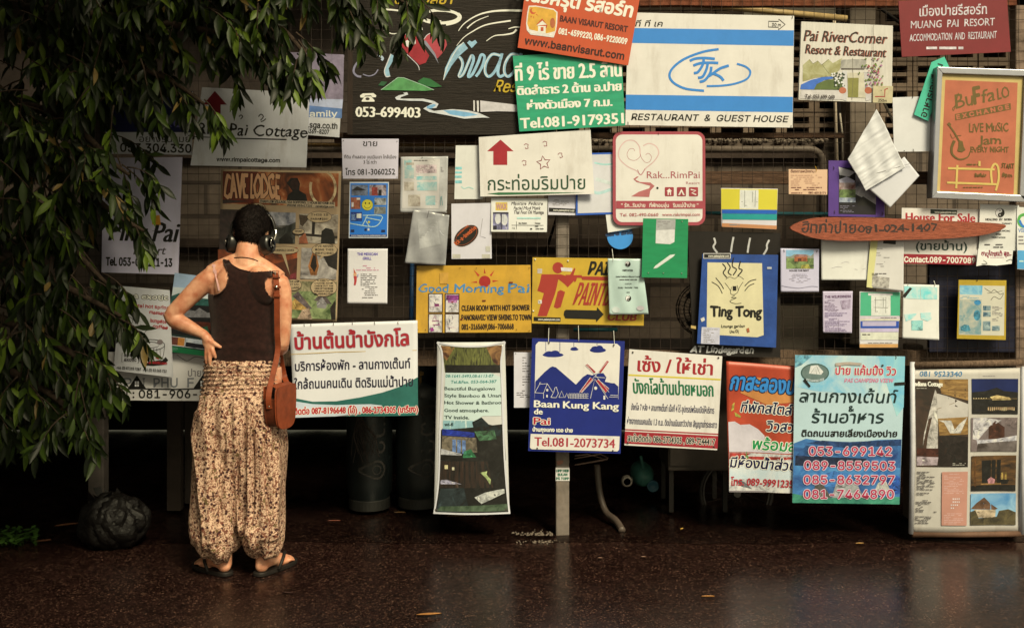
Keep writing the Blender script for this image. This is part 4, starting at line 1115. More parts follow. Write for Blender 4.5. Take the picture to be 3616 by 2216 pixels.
# --- sleeved faded leaflet
s = Sign('sleeved_leaflet', 'crinkled plastic sleeve holding a faded leaflet of turquoise pictures', 'leaflet', LY(1), B2, warp=(.008,'fold'))
s.board([(1255,10),(1662,5),(1652,492),(1250,486)], PLASTIC, .003)
s.poly([(1275,28),(1592,28),(1580,455),(1268,450)], paint('c9c0ac', .5, .15, 14), 'leaflet')
FT = photo_mat(['6aa8a0','9cc4b4','c8c4ac'], 22); FB = photo_mat(['8a7a64','b8a888','cfc4a8'], 22)
s.pic('faded_picture', [('r',1285,35,1350,105,FT),('r',1288,105,1368,195,FT)]); s.pic('faded_picture', [('r',1385,78,1565,150,'d4bcb0'),('r',1300,60,1370,80,FB)]); s.lines(1395,88,1555,145,5,paint('b09a90'))
s.pic('faded_picture', [('r',1390,176,1566,210,FT)]); s.pic('faded_picture', [('r',1285,225,1370,300,FB),('r',1395,225,1568,300,FT)]); s.pic('faded_picture', [('r',1320,336,1424,434,FB)]); s.pic('faded_picture', [('r',1470,345,1552,424,FT)])
s.lines(1368,34,1565,48,1,SMALL); s.lines(1600,80,1640,200,8,SMALL2,dens=.5); s.stroke([(1606,350),(1616,425),(1596,428),(1600,352),(1612,350)], 4, paint('5a8a80')); s.pins([(1440,14),(1652,470)])
# --- clear plastic sheet
s = Sign('plastic_sheet', 'empty cloudy plastic sheet hanging tilted with a cut upper corner', 'plastic sheet', LY(2), B2, warp=(.012,'fold'))
s.board([(1365,458),(1672,510),(1640,942),(1293,920)], paint('9a968a', .18, .3, 10, .7), .002)
s.poly([(1400,545),(1560,520),(1600,760),(1420,800)], paint('aaa698', .25, .35, 18, .6), 'inner_sheet'); s.stroke(smooth_pts([(1590,640),(1610,670),(1630,685)],3), 3, paint('c8c4b8'), 'scratch'); s.stroke([(1500,470),(1480,540)], 4, SMALL, 'scratch')
# --- oval sticker sheet
s = Sign('sticker_sheet', 'white sheet carrying a tilted black oval sticker with orange letters', 'paper', LY(1), B2)
s.board([(1690,412),(2030,405),(2037,883),(1692,886)], PAPERL, .002)
s.pic('oval_sticker', [(rot(ring(1818,688,122,78),1818,688,-.66)[:-1],'c8b8a8'),(rot(ring(1818,688,118,74),1818,688,-.66)[:-1],'1c1614'),('s',rot(ring(1818,688,104,60),1818,688,-.66)[:-1],2.5,'b8562c',True)])
ORG = paint('d0602c', .5); s.text('lick-a-lovedrive', (1732,770), (1908,624), 34, ORG, 1.2); s.text('LA GOURMANDE', (1745,690), (1840,600), 12, ORG, .4)
s.pic('tape', [('r',1700,845,1768,880,'bdb59a'),('r',1952,845,2022,880,'bdb59a'),('r',1984,776,2024,822,'c9c2a8')]); s.stroke([(1958,540),(1936,690),(1985,705)], 3, SMALL2)
# --- sunrise sign
s = Sign('guesthouse_sign', 'rusty mustard yellow metal sign with a red sun and faded blue handwriting', 'sign', LY(1), B2)
s.board([(1392,945),(2370,938),(2378,1515),(1386,1519)], YEL, .006)
s.pic('sun_emblem', [('e',1977,1080,50,50,'a82a24')] + [([(1977+x1,1080+y1),(1977+x2,1080+y2),(1977+x3,1080+y3)],'b83a26') for x1,y1,x2,y2,x3,y3 in ((-8,-70,8,-70,-6,-118),(42,-55,56,-44,85,-100),(66,-12,68,6,120,-8),(-66,-4,-66,12,-122,8),(-58,-42,-44,-56,-95,-100))])
HB = paint('4a86a8', .6, .35, 30)
s.text('Good', (1410,1172), (1660,1172), 70, HB, 2, .1, 4, sans=False); s.text('Morning', (1715,1172), (2138,1172), 70, HB, 2, .1, 4, sans=False); s.text('Pai', (2175,1172), (2360,1172), 74, HB, 2, .1, 4, sans=False)
BK = paint('2a1c14', .5)
s.text('CLEAN ROOM WITH HOT SHOWER', (1780,1330), (2360,1325), 44, BK, 2.2); s.text('PANORAMIC VIEW 5MINS.TO TOWN', (1778,1410), (2376,1408), 44, BK, 2.2); s.text('081-3165609,086-7006868', (1780,1490), (2225,1486), 44, BK, 2.2)
PINK = photo_mat(['b06a90','dcc8d0','e4dcd8'], 20)
for x0, y0, it in ((1495,1185,[('r',1545,1270,1585,1292,'7a2a5a'),('s',[(1510,1300),(1600,1290)],4,'c8909a')]), (1638,1187,[('r',1645,1195,1752,1240,'8a3a78'),('r',1660,1240,1740,1262,'b878a0'),('e',1698,1256,10,8,'8a3040'),('e',1693,1312,4,6,'4a2a3a')]), (1495,1358,[('s',[(1530,1410),(1548,1370),(1562,1410)],5,'b04a80'),('s',[(1524,1420),(1580,1415),(1590,1450),(1530,1450)],8,'b04a80'),([(1510,1480),(1530,1470),(1545,1500),(1512,1510)],'a03a80')]), (1638,1358,[('s',[(1698,1370),(1700,1410)],2,'b8909a'),('s',[(1655,1470),(1730,1475)],3,'c89a9a')])):
    s.pic('framed_picture', [('r',x0-4,y0-4,x0+122,y0+163,'3a241a'),('r',x0+4,y0+4,x0+114,y0+155,'e0d6d2')] + it)
s.pic('tape_patch', [([(1588,1005),(1665,1002),(1662,1100),(1592,1100)],'c8963a')]); s.pic('rust_patch', [('r',1955,1238,1985,1250,'6a2a18'),('r',2185,1082,2218,1096,'7a3020'),('r',1768,1396,1788,1410,'6a2a18')])
s.pins([(1405,972),(1765,962),(1905,964),(2358,962),(1405,1490),(1470,1490),(2250,1490),(2360,1500)])

# --- orange resort sign
s = Sign('resort_sign', 'slanting orange sign with a yellow sunny house picture hung over the green sign', 'sign', LY(3), A3)
s.board([(262,-130),(1245,-40),(1140,563),(190,412)], paint('c8552f', .4, .12, 7, .4, stain=.12), .005)
s.text('บ้านวิศรุต รีสอร์ท', (150,-12), (1165,148), 92, WHT, 6, .1)
s.text('BAAN VISARUT RESORT', (552,185), (1130,277), 50, paint('4a1a16', .5), 2.5, 0, .8, sans=False); s.text('081-4599220, 086-9220009', (540,292), (1126,382), 50, WHT, 2.6, 0, .6)
s.text('www.baanvisarut.com', (248,380), (1100,514), 62, paint('3a1a16', .5), 3)
s.pic('house_emblem', [([(285,52),(345,50),(500,78),(533,105),(530,200),(520,265),(500,325),(420,315),(300,300),(268,262),(262,205),(272,110)],'e8dcc8'), ([(292,62),(350,60),(498,88),(522,112),(518,200),(512,270),(440,290),(290,255),(272,205),(282,115)],'e0a83c'),
    ('e',322,98,27,27,'c8552f'),('e',332,90,22,20,'e0a83c'),([(300,138),(312,140),(304,160)],'c8552f'),([(322,145),(332,145),(328,165)],'c8552f'),([(345,130),(352,122),(368,138)],'c8552f'),([(350,215),(400,160),(445,220),(438,245)],'c8552f'),('e',490,200,22,44,'b8643a'),([(352,222),(402,180),(440,215)],'ece4d0'),([(365,225),(432,228),(430,290),(365,285)],'ece4d0'),('r',388,236,412,270,'c8552f'),('s',smooth_pts([(275,262),(300,265),(290,280),(360,295)],4),5,'ece4d0'),('s',smooth_pts([(440,300),(470,285),(450,295),(500,315)],4),5,'ece4d0')])
# --- green land sale sign
s = Sign('land_sale_sign', 'bright green corrugated sign with bold white lettering below the slanting orange sign', 'sign', LY(2), A3)
s.board([(148,480),(1080,430),(1112,1082),(205,1132)], paint('2f9e6c', .45, .24, 8, .4, grain=(1,1,6)), .006)
s.text('ที่ 9 ไร่ ขาย 2.5 ล้าน', (175,695), (1080,658), 100, WHT, (6,2)); s.text('ติดลำธาร 2 ด้าน อ.ปาย', (190,818), (1078,780), 58, WHT, (6,1.6)); s.text('ห่างตัวเมือง 7 ก.ม.', (275,943), (1000,912), 54, WHT, (6,1.6)); s.text('Tel.081-9179351', (218,1106), (1098,1062), 86, WHT, (5,2.2), sans=False)
# --- blue and white guest house sign
s = Sign('restaurant_sign', 'large white sign with two sky blue bands and a blue oval monogram', 'sign', LY(1), A3, tilt=(0,.003))
s.board([(1140,108),(2568,138),(2553,1098),(1115,1076)], WH, .012)
for y0, y1, y2, y3 in ((242,370,263,396), (815,944,834,967)):
    xl0 = 1137 if y0 < 500 else 1121; s.poly([(xl0,y0),(2566-(y2-138)*.0156,y2),(2566-(y3-138)*.0156,y3),(xl0-2,y1)], BLUE, 'blue_band')
s.text('ที ที เค', (1200,228), (1430,230), 40, INK, 1.2, .25); s.text('RESTAURANT  &  GUEST HOUSE', (1166,1032), (2507,1052), 54, INK, 1.6, .22, sans=True)
s.stroke([(2348,184),(2434,186),(2434,165),(2490,212),(2432,258),(2432,236),(2346,234)], 7, INK, 'arrow', closed=True); s.text('30 m', (2376,226), (2452,228), 26, INK, .8)
s.stroke(smooth_pts([(1918,424),(1780,448),(1620,510),(1520,590),(1496,660),(1540,720),(1640,765),(1792,782)],6), 20, BLUE, 'monogram'); s.stroke(smooth_pts([(2075,550),(2150,575),(2190,620),(2160,680),(2060,720),(1940,738),(1815,742)],6), 17, BLUE, 'monogram')
for q in ([(1670,525),(1720,505),(1800,500),(1885,508)], [(1700,565),(1760,545),(1840,540),(1915,543)], [(1790,510),(1780,560),(1740,620),(1705,630)], [(1825,545),(1812,600),(1780,660),(1740,670)], [(1855,575),(1845,630),(1800,690),(1755,705)], [(2005,565),(1930,590),(1870,632),(1835,655)], [(1870,632),(1930,660),(1960,695)]): s.stroke(smooth_pts(q,5), 22, BLUE, 'monogram')
s.ties([(1130,130),(2548,152),(2540,1090),(1140,1060)])
# --- river corner painting
s = Sign('painted_sign', 'cream plank sign with a painted garden, blue river and flowers under brush lettering', 'sign', LY(1), A4)
s.board([(523,185),(1308,222),(1293,888),(495,860)], paint('d8ceb4', .6, .14, 10, .3, grain=(8,2,1), stain=.2), .018)
BR = paint('33231c', .5)
RS = paint('a8604a', .5)
for dx, mt in ((7, RS), (0, BR)):
    s.text('Pai RiverCorner', (538+dx,352), (1245+dx,380), 92, mt, 1.6, .18, 1.6, sans=False); s.text('Resort & Restaurant', (550+dx,462), (1238+dx,494), 78, mt, 1.4, .14, 1.6, sans=False)
OL = photo_mat(['8c8446','a8a060','bcb684'], 16)
flowers = []
for i in range(70):
    x, y = rnd.gauss(1140,38), rnd.uniform(505,745); flowers.append(('e',x,y,rnd.uniform(5,11),rnd.uniform(5,11),rnd.choice(['6a7a34','8a9a4a','9c4a4c','b8707c','7c8a3c','a87088'])))
whitefl = [('e',rnd.uniform(775,885),rnd.uniform(625,770),9,8,rnd.choice(['3c4a2c','4a5a34','2c3824'])) for i in range(30)] + [('e',rnd.uniform(780,885),rnd.uniform(630,760),8,8,'dcd8cc') for i in range(16)]
s.pic('garden_painting', [([(530,700),(533,560),(590,510),(615,550),(660,525),(690,560),(750,510),(790,545),(868,502),(850,600),(790,655),(640,670),(540,700)], OL), ('s',[(590,515),(620,550),(660,525),(695,560),(755,512)],3,'4a4a30'), ('s',[(700,560),(735,610),(760,640)],3,'5a5a38'), ([(860,515),(1080,510),(1070,592),(855,588)], photo_mat(['8a8474','a8a08c','bcb49c'],20)), ('r',860,590,1060,600,'5a5044'),
    ([(508,770),(515,730),(600,690),(700,665),(810,660),(820,672),(720,690),(650,725),(625,772)],'3f6fb8'), ([(625,772),(650,725),(730,690),(830,680),(890,700),(885,775)],'5c6a34'), ([(515,775),(880,778),(900,860),(505,850)],'d0c6b4'), ([(912,628),(1060,628),(1075,845),(918,838)],'cfc4a0'), ([(916,672),(1010,672),(1005,840),(918,838)],'8a8440'), ([(870,610),(912,612),(905,870),(880,865)],'cfc8b8'), ([(1055,620),(1110,625),(1112,860),(1070,870)],'c8bfae'), ('e',872,780,32,28,'b86a48'),('e',1092,780,32,30,'b0603f'),('s',[(958,500),(962,680),(950,860)],3,'6a6048')] + whitefl + flowers)
s.stroke([(1137,216),(1125,882)], 3, paint('6a5a48'), 'plank_gap'); s.text('Tel: 053 699 049', (548,845), (800,853), 30, BR, 1, 0, 1, sans=False)
s.pic('route_map', [([(1130,740),(1300,745),(1293,890),(1126,886)],'c8b888'),('s',[(1145,835),(1228,835),(1230,775),(1255,765)],10,'a83a30'),('e',1198,782,4,4,'2a1a16')]); s.text('350m', (1172,880), (1245,882), 26, BR, .8, 0, 1, sans=False)
# --- dark red faded sign
s = Sign('red_sign', 'dark red sign with patchy worn white lettering in four lines', 'sign', LY(2), A4)
s.board([(1355,10),(2290,-30),(2320,447),(1382,492)], paint('7c2024', .5, .16, 8, .4), .006)
FW = paint('dccfc4', .6, .5, 40)
s.text('เมืองปายรีสอร์ท', (1535,142), (2115,120), 66, FW, 1.4, .05, 1.2); s.text('MUANG  PAI  RESORT', (1460,248), (2182,218), 62, FW, .8, .08, 1.2, sans=False); s.text('ACCOMMODATION  AND  RESTAURANT', (1448,358), (2196,330), 60, FW, .6, .08, 1.2, sans=False); s.lines(1592,396,2072,424,1,FW,th=22)
# --- green arrow strip
s = Sign('arrow_strip', 'narrow mint green strip cut to an arrow point, hanging askew behind the lit poster case', 'sign', LY(2), A4)
s.board([(1640,535),(1750,488),(1790,575),(1612,1042),(1490,985)], paint('4fbf94', .45, .12, 9), .003)
s.text('อาหารเจเพื่อน', (1592,1012), (1738,560), 46, INK, 2)
# --- blank white sheet
s = Sign('blank_sheet', 'large blank greyish white sheet tied below the painted garden sign', 'paper', LY(1), A4)
s.board([(1308,838),(1655,826),(1650,1302),(1312,1306)], WH2, .004)
s.ties([(1475,835),(1480,1295)]); s.pins([(1400,1296),(1330,1300)])
# --- poster case
s = Sign('poster_case', 'aluminium framed poster case with an orange live music poster and hand drawn guitar', 'poster case', LY(4), A4, tilt=(0,0))
s.board([(1680,580),(2470,606),(2425,1735),(1632,1702)], paint('8f8778', .3, .15, 9, .5, metal=.3), .05)
FR = paint('b8b2a6', .25, .12, 9, .6, metal=.5)
for q in ([(1680,580),(2470,606),(2470,660),(1722,634)], [(1676,1648),(2428,1680),(2425,1735),(1632,1702)], [(1680,582),(1724,634),(1678,1650),(1634,1700)], [(2430,655),(2470,608),(2428,1732),(2385,1680)]):
    mb = MB(); k0 = .016; mb.add([s.w(p, k0) for p in q] + [s.w(p, 0) for p in q], [(0,1,2,3),(4,5,1,0),(5,6,2,1),(6,7,3,2),(7,4,0,3)], FR); mb.build('frame_bar', s.root, bevel=.003)
s.k += 3
s.poly([(1724,636),(2430,660),(2388,1678),(1680,1648)], paint('cdb068', .5, .15), 'yellow_backing')
OR = paint('bf6a48', .55, .22, 7); s.poly([(1758,688),(2380,712),(2345,1670),(1712,1640)], OR, 'orange_sheet')
OLV = paint('6f5a2a', .5, .2, 20)
s.text('Bu', (1850,935), (2000,905), 120, OLV, 1.6, .1, 4, sans=False); s.text('F', (2008,895), (2060,885), 140, OLV, 9, .1, 0); s.text('fa', (2070,885), (2190,862), 110, OLV, 1.6, .15, 4, sans=False); s.text('LO', (2205,858), (2310,838), 95, OLV, 2, .1, 3, sans=False)
s.stroke(smooth_pts([(1870,800),(1850,880),(1830,950),(1822,930),(1860,900)],4), 7, OLV)
s.poly([(1840,982),(2318,888),(2322,942),(1845,1036)], OLV, 'dark_band'); s.text('E X C H A N G E', (1858,1026), (2306,936), 36, OR, 3)
s.text('LiVE MuSiC', (1960,1138), (2302,1128), 74, OLV, 1.6, 0, 3, sans=False); s.text('Jam', (2042,1240), (2235,1236), 70, OLV, 2, .05, 3, sans=False); s.text('EVERY NIGHT', (1975,1310), (2304,1308), 46, OLV, 1.2, 0, 2, sans=False)
s.pic('guitar_drawing', [('s',[(1785,1070),(1835,1140),(1880,1220)],14,OLV),('s',[(1780,1060),(1800,1080)],26,OLV),([(1872,1205),(1905,1215),(1915,1260),(1930,1290),(1900,1310),(1860,1300),(1870,1260)],OLV),('s',smooth_pts([(1835,1210),(1812,1270),(1820,1330),(1880,1370),(1950,1350),(1972,1300)],5),(26,6),OLV),('s',smooth_pts([(1800,1150),(1820,1190),(1850,1170),(1895,1165)],4),4,OLV)])
YM = paint('d8b860', .5)
for q in ([(1780,1447),(2180,1458)], [(1772,1570),(2200,1585)], [(1860,1420),(1850,1620)], [(2160,1590),(2150,1470),(2180,1410),(2210,1440),(2215,1540),(2190,1640)], [(2050,1385),(2050,1430)]): s.stroke(smooth_pts(q,4), 18, YM, 'map_road')
s.text('START', (2240,1445), (2345,1450), 42, OLV, 1, 0, 2, sans=False); s.text('8pm', (2245,1520), (2330,1522), 36, OLV, 1, 0, 2, sans=False); s.text('Buffalo', (2010,1520), (2105,1520), 30, OLV, 1.4, .1, 2, sans=False)
s.lines(1940,1405,2110,1420,1,OLV,th=10); s.lines(1910,1602,2100,1618,1,OLV,th=8)

# --- red arrow handwritten sign
s = Sign('arrow_sign', 'clean white sign with a bright red upward arrow, little outlined stars and green lettering', 'sign', LY(2), FV)
s.board([(1152,330),(1421,312),(1430,467),(1156,473)], WH, .006)
s.poly([(1204.5,336),(1236,364),(1220.6,364),(1220.6,397),(1187,397),(1187,364),(1172,364)], RED, 'arrow')
MAR = paint('8a3a3c', .5)
for cx, cy in ((1266,352), (1311,346), (1348,374), (1261,392)):
    s.stroke(rot([(cx-5,cy-3),(cx-1,cy-6),(cx+5,cy-4),(cx+4,cy+1),(cx+5,cy+5),(cx-1,cy+6),(cx-2,cy+3)], cx, cy, (cx*7 % 5)*.25-.5), 1.7, MAR, 'small_star')
st = []
for k in range(10):
    a = -math.pi/2 + k*math.pi/5 - .15; r = 17 if k % 2 == 0 else 8; st.append((1308 + r*math.cos(a), 392 + r*math.sin(a)))
s.stroke(st, 2.4, MAR, 'star', closed=True)
s.text('กระท่อมริมปาย', (1174,458), (1408,455), 25, paint('2c4a30', .5), .3); s.poly([(1173,466),(1200,463),(1300,463),(1408,463),(1300,467),(1200,469)], paint('2f6a3c', .5), 'underline')
# --- heart resort sign
s = Sign('heart_sign', 'white rounded sign with a red border, curly pink heart and winding river', 'sign', LY(1), B3, tilt=(0,.006))
def rrect(x0, y0, x1, y1, r, n=6):
    o = []
    for cx, cy, a0 in ((x1-r,y0+r,-90),(x1-r,y1-r,0),(x0+r,y1-r,90),(x0+r,y0+r,180)):
        for k in range(n+1): a = math.radians(a0 + 90*k/n); o.append((cx + r*math.cos(a), cy + r*math.sin(a)))
    return o
def sk(pts, x0, x1, dy): return [(x, y + dy*(x-x0)/(x1-x0)) for x, y in pts]
RB = paint('a8484c', .45, .1)
s.board(rrect(1008,-208,1803,598,75), RB, .006); s.poly(rrect(1034,-182,1778,570,55), WH, 'white_face')
PK = paint('d8b4a4', .6, .2); PK2 = paint('a8585a', .6)
heart = smooth_pts([(1243,-20),(1235,-80),(1190,-128),(1120,-125),(1065,-60),(1062,20),(1130,90),(1210,130),(1250,165),(1290,110),(1360,50),(1402,-20),(1380,-80),(1320,-105),(1270,-85)],5)
s.pic('heart_emblem', [('s',heart,10,PK),('s',smooth_pts([(1243,-20),(1240,10),(1200,40),(1150,30),(1130,-10),(1150,-55),(1185,-60),(1195,-40)],5),3.5,PK2),('s',smooth_pts([(1243,-20),(1255,20),(1290,58),(1325,50),(1340,10),(1315,-20),(1290,-8)],5),3.5,PK2),('s',smooth_pts([(1220,120),(1247,165),(1285,110)],4),5,PK2)])
s.text('Rak...RimPai', (1300,193), (1755,193), 58, paint('a85a58', .5), .4, sans=False); s.text('Resort', (1637,245), (1755,245), 22, paint('b87a74', .5), .3, sans=False)
s.pic('river_emblem', [([(1185,200),(1215,178),(1230,180),(1200,205),(1240,225),(1330,230),(1367,260),(1330,300),(1320,355),(1165,350),(1230,310),(1320,280),(1330,258),(1290,248),(1210,225)], paint('b86a62', .5, .2)), ('e',1391,278,10,10,'1e1414')])
for i, x0 in enumerate((1454,1558,1662)):
    it = [(rrect(x0,270,x0+78,348,8),'a03a3e')]
    if i == 0: it += [([(x0+15,305),(x0+39,282),(x0+63,305)],'ece0d0'),('r',x0+24,303,x0+54,338,'ece0d0'),('r',x0+34,316,x0+44,338,'a03a3e')]
    elif i == 1: it += [([(x0+10,338),(x0+39,285),(x0+68,338)],'ece0d0'),([(x0+26,338),(x0+39,308),(x0+52,338)],'a03a3e')]
    else: it += [('s',[(x0+15,290),(x0+58,300),(x0+25,320),(x0+62,335)],10,'ece0d0')]
    s.pic('square_icon', it)
s.poly([(1036,388),(1778,388),(1778,455),(1036,455)], RB, 'red_band'); s.text('“ รัก...ริมปาย', (1078,442), (1285,442), 26, WHT, .6); s.text('ที่พักอบอุ่น', (1322,442), (1488,442), 26, WHT, .6); s.text('ริมแม่น้ำปาย ”', (1522,442), (1742,442), 26, WHT, .6)
s.text('Tel. 082-490-0660', (1068,520), (1398,519), 26, paint('b8605a', .5), .3, sans=False); s.text('www.rakrimpai.com', (1432,518), (1755,516), 26, paint('b8605a', .5), .3, sans=False)
s.ties([(1400,-190)], up=14)
# --- half-hidden white sheet and blue disc
s = Sign('paper_sheet', 'white sheet peeking out below the heart sign behind the blue disc', 'paper', LY(0), B3)
s.board([(945,490),(1300,480),(1270,610),(965,660)], PAPER, .002)
s = Sign('disc_sign', 'bright blue half disc with rounded black lettering below the heart sign', 'sign', LY(-.5), B3)
s.board([(958+0,690)] + [(1070 - 112*math.cos(a), 690 + 112*math.sin(a)) for a in [math.pi*k/18 for k in range(1,18)]] + [(1182,690),(1170,630),(1060,640),(962,662)], paint('3a8cc8', .4, .15), .003)
s.text('care and', (948,692), (1176,668), 32, paint('1c3a5c', .5), 2.5, 0, 1, sans=False, outline=(INK, 5))
# --- yellow and blue map card
s = Sign('map_card', 'bright yellow card with a sketched street map above blue and teal stripes', 'card', LY(1), B3, warp=(.006,'bow'))
s.board([(1937,278),(2427,285),(2416,634),(1942,610)], paint('d8cfc8', .4, .08), .006)
s.poly([(1939,282),(2424,289),(2420,465),(1940,460)], paint('d8c83a', .4, .08, 6, .5), 'yellow_field'); s.pic('street_map', [([(2098,292),(2258,294),(2256,460),(2096,456)],'e0dccc'),('s',[(2110,325),(2215,325)],3,'3a3a34'),('s',[(2140,300),(2138,440)],3,'3a3a34'),('s',[(2205,310),(2205,400)],3,'3a3a34'),('s',[(2110,395),(2250,398)],3,'3a3a34'),('s',[(2232,300),(2228,440)],3,'3a3a34'),('e',2150,428,4,4,'3a3a34')])
s.poly([(1948,462),(2420,466),(2419,500),(1948,496)], paint('2a62b0', .35), 'blue_stripe'); s.poly([(1949,498),(2419,502),(2418,552),(1950,546)], paint('2a9a8c', .35), 'teal_stripe'); s.poly([(1946,578),(2418,600),(2417,632),(1946,610)], paint('c88a58', .45), 'orange_stripe'); s.lines(2010,582,2340,604,1,SMALL2,th=10)
# --- orange notice
s = Sign('notice', 'small pale orange printed notice pinned beside the purple board', 'notice', LY(1), B4)
s.board([(412,115),(745,118),(740,335),(410,330)], paint('dcb48a', .7, .08, 9, .25), .002)
s.text('ต้องการพนักงาน', (430,145), (632,145), 18, paint('6a3a28', .5), 1); s.lines(430,160,720,262,6,paint('b88a6a')); s.lines(430,264,732,300,2,paint('7a4a38'),th=9); s.text('081-6513171', (580,326), (726,328), 17, paint('6a3a28', .5), 1, sans=False); s.lines(430,312,570,328,1,paint('7a4a38'),th=8)
s.ties([(645,128)], paint('b88a1a', .4), up=40)
# --- purple board
s = Sign('pinboard', 'deep purple board with dark bungalow photographs under the crumpled papers', 'sign', LY(0), B4)
s.board([(757,40),(1240,45),(1230,527),(752,520)], paint('5a3a80', .5, .2, 9), .008)
s.pic('photo_sheet', [([(845,100),(1160,110),(1156,508),(840,500)],'1e1a1e'),([(985,160),(1160,200),(1158,420),(985,330)],SKYM),([(1000,380),(1050,350),(1158,420),(1158,430),(1000,430)],'141214'),([(845,205),(910,178),(980,215),(975,240),(850,240)],'c8c0c4'),('r',845,232,985,290,photo_mat(['6a2c20','9a6a54','c8b4a4'],26)),('r',845,290,985,360,GRN),('r',845,360,985,400,photo_mat(['3a4a6a','8a9cb8','c8ccd0'],30))]); s.lines(850,425,990,490,5,paint('7a747c'))
s.pic('torn_sheet', [([(842,95),(985,140),(930,180),(850,165)],'cfc8bc')]); s.ties([(797,110),(805,485),(1210,500)], up=40)
# --- crumpled papers
s = Sign('paper_sheet', 'smooth white paper hanging corner down, half under the creased one', 'paper', LY(3), B4, warp=(.010,'bow'))
s.board([(1400,10),(1535,172),(1275,446),(1090,275)], paint('d8d2c8', .7, .06), .0015)
s = Sign('creased_paper', 'creased and rain wrinkled white paper hanging by one corner at the top', 'paper', LY(4), A4, warp=(.0075,'creased'))
s.board([(1165,940),(1410,1440),(1075,1640),(918,1370)], paint('dcd6ca', .7, .08, 9, .25), .0015, grid=64)
s.stroke([(1165,1490),(1480,1400)], 3, paint('5a5248'), 'string')
# --- house sale sign
s = Sign('house_sale_sign', 'white house sale sign with a red contact band, crossed by the brown wooden plank', 'sign', LY(1), B4)
s.board([(1388,447),(2068,460),(2016,936),(1380,925)], WH, .006)
s.text('House For Sale', (1422,562), (2010,570), 72, paint('b02a30', .5), (4,1), 0, 0, sans=False); s.poly([(1632,460),(1858,468),(1856,508),(1632,498)], paint('1c2a20', .5), 'label'); s.text('www.paiexplorer.com', (1668,492), (1850,496), 18, WHT, .5)
s.text('(ขายบ้าน)', (1506,808), (1940,812), 56, paint('1f3a30', .5), 1.8); s.poly([(1381,842),(2014,856),(2013,936),(1380,925)], paint('9c2630', .45), 'red_band'); s.text('Contact.089-7007089', (1405,912), (2006,922), 46, WHT, 2.4)
# --- healing sheet
s = Sign('therapy_sheet', 'white sheet with one black yin and yang mark crossed by the plank tip', 'paper', LY(2), B4)
s.board([(2058,415),(2392,425),(2388,815),(2045,810)], PAPER, .002)
def yinyang(cx, cy, r): s.pic('yin_yang_symbol', [('e',cx,cy,r,r,'1a1616'),([(cx + r*.92*math.cos(a), cy + r*.92*math.sin(a)) for a in [math.pi/2 + math.pi*k/12 for k in range(13)]],'e0d8c8'),('e',cx,cy-r*.46,r*.46,r*.46,'e0d8c8'),('e',cx,cy+r*.46,r*.46,r*.46,'1a1616'),('e',cx,cy-r*.46,r*.13,r*.13,'1a1616'),('e',cx,cy+r*.46,r*.13,r*.13,'e0d8c8')])
yinyang(2228, 490, 40)
s.text('HEALING  BY  NORA', (2105,556), (2330,556), 18, INK, .8); s.text('THERAPY', (2245,588), (2332,588), 12, INK, .4); s.text('BALANCING', (2210,650), (2316,652), 13, INK, .4); s.text('REIKI', (2195,680), (2240,680), 13, INK, .4); s.text('MEDITATION', (2160,708), (2275,708), 13, INK, .4); s.lines(2090,752,2340,796,2,SMALL,th=9,centre=True); s.stroke([(2048,690),(2042,795)], 8, INK, 'line')
s = Sign('torn_note', 'torn white note with dark red handwriting tucked at the foot of the therapy sheet', 'note', LY(3), B4, warp=(.005,'curl'))
s.board([(2040,803),(2345,815),(2328,928),(2190,942),(2080,936),(2014,948)], PAPER, .002)
s.text('ชาบูไทยแท้ สุด..', (2065,860), (2330,858), 32, paint('8a2a3c', .5), 2, 0, 2); s.stroke(smooth_pts([(2030,910),(2070,895),(2110,925),(2060,930)],4), 5, INK); s.stroke(smooth_pts([(2280,905),(2320,890),(2335,905)],4), 5, INK); s.lines(2140,868,2310,880,1,paint('b87a80'),th=4)
# --- wooden plank
s = Sign('wooden_plank', 'long reddish brown wooden plank shaped like a surfboard with dark hand painted lettering', 'sign', LY(4), B4, tilt=(0,.01))
s.board(smooth_pts([(425,620),(480,580),(600,540),(760,528),(1100,532),(1500,545),(1900,565),(2200,580),(2280,605),(2200,650),(2050,685),(1750,712),(1400,722),(1000,730),(800,727),(620,705),(480,655)],4,True), paint('9a5034', .7, .4, 12, .3, grain=(2,3,9), bump=.5), .022)
s.text('ฮิทท่าปาย', (520,660), (985,664), 76, paint('33231f', .6), 2, .1, 4); s.text('081-024-1407', (1008,664), (1690,644), 62, paint('33231f', .6), 2.4, .05, 5, sans=False)
# --- round green logo sheet at the edge
s = Sign('logo_sheet', 'white sheet with a green swirl and blue foot cut off by the frame edge', 'paper', LY(2), FV)
s.board([(2446,498),(2520,500),(2520,652),(2445,647)], PAPER, .002)
s.pic('swirl_emblem', [('s',smooth_pts([(2470,515),(2454,520),(2450,535),(2460,545),(2476,540)],5),7,'5aa84a'),('s',smooth_pts([(2452,530),(2462,545),(2480,530)],4),6,'3a7ab8')]); s.text('VILLA', (2449,558), (2478,558), 8, paint('6a8ab0'), .3); s.poly([(2446,602),(2520,604),(2520,651),(2445,646)], paint('5aa4c8', .4, .2), 'blue_foot'); s.lines(2449,565,2500,590,3,SMALL2); s.lines(2450,608,2500,632,3,paint('c8e0ea'))

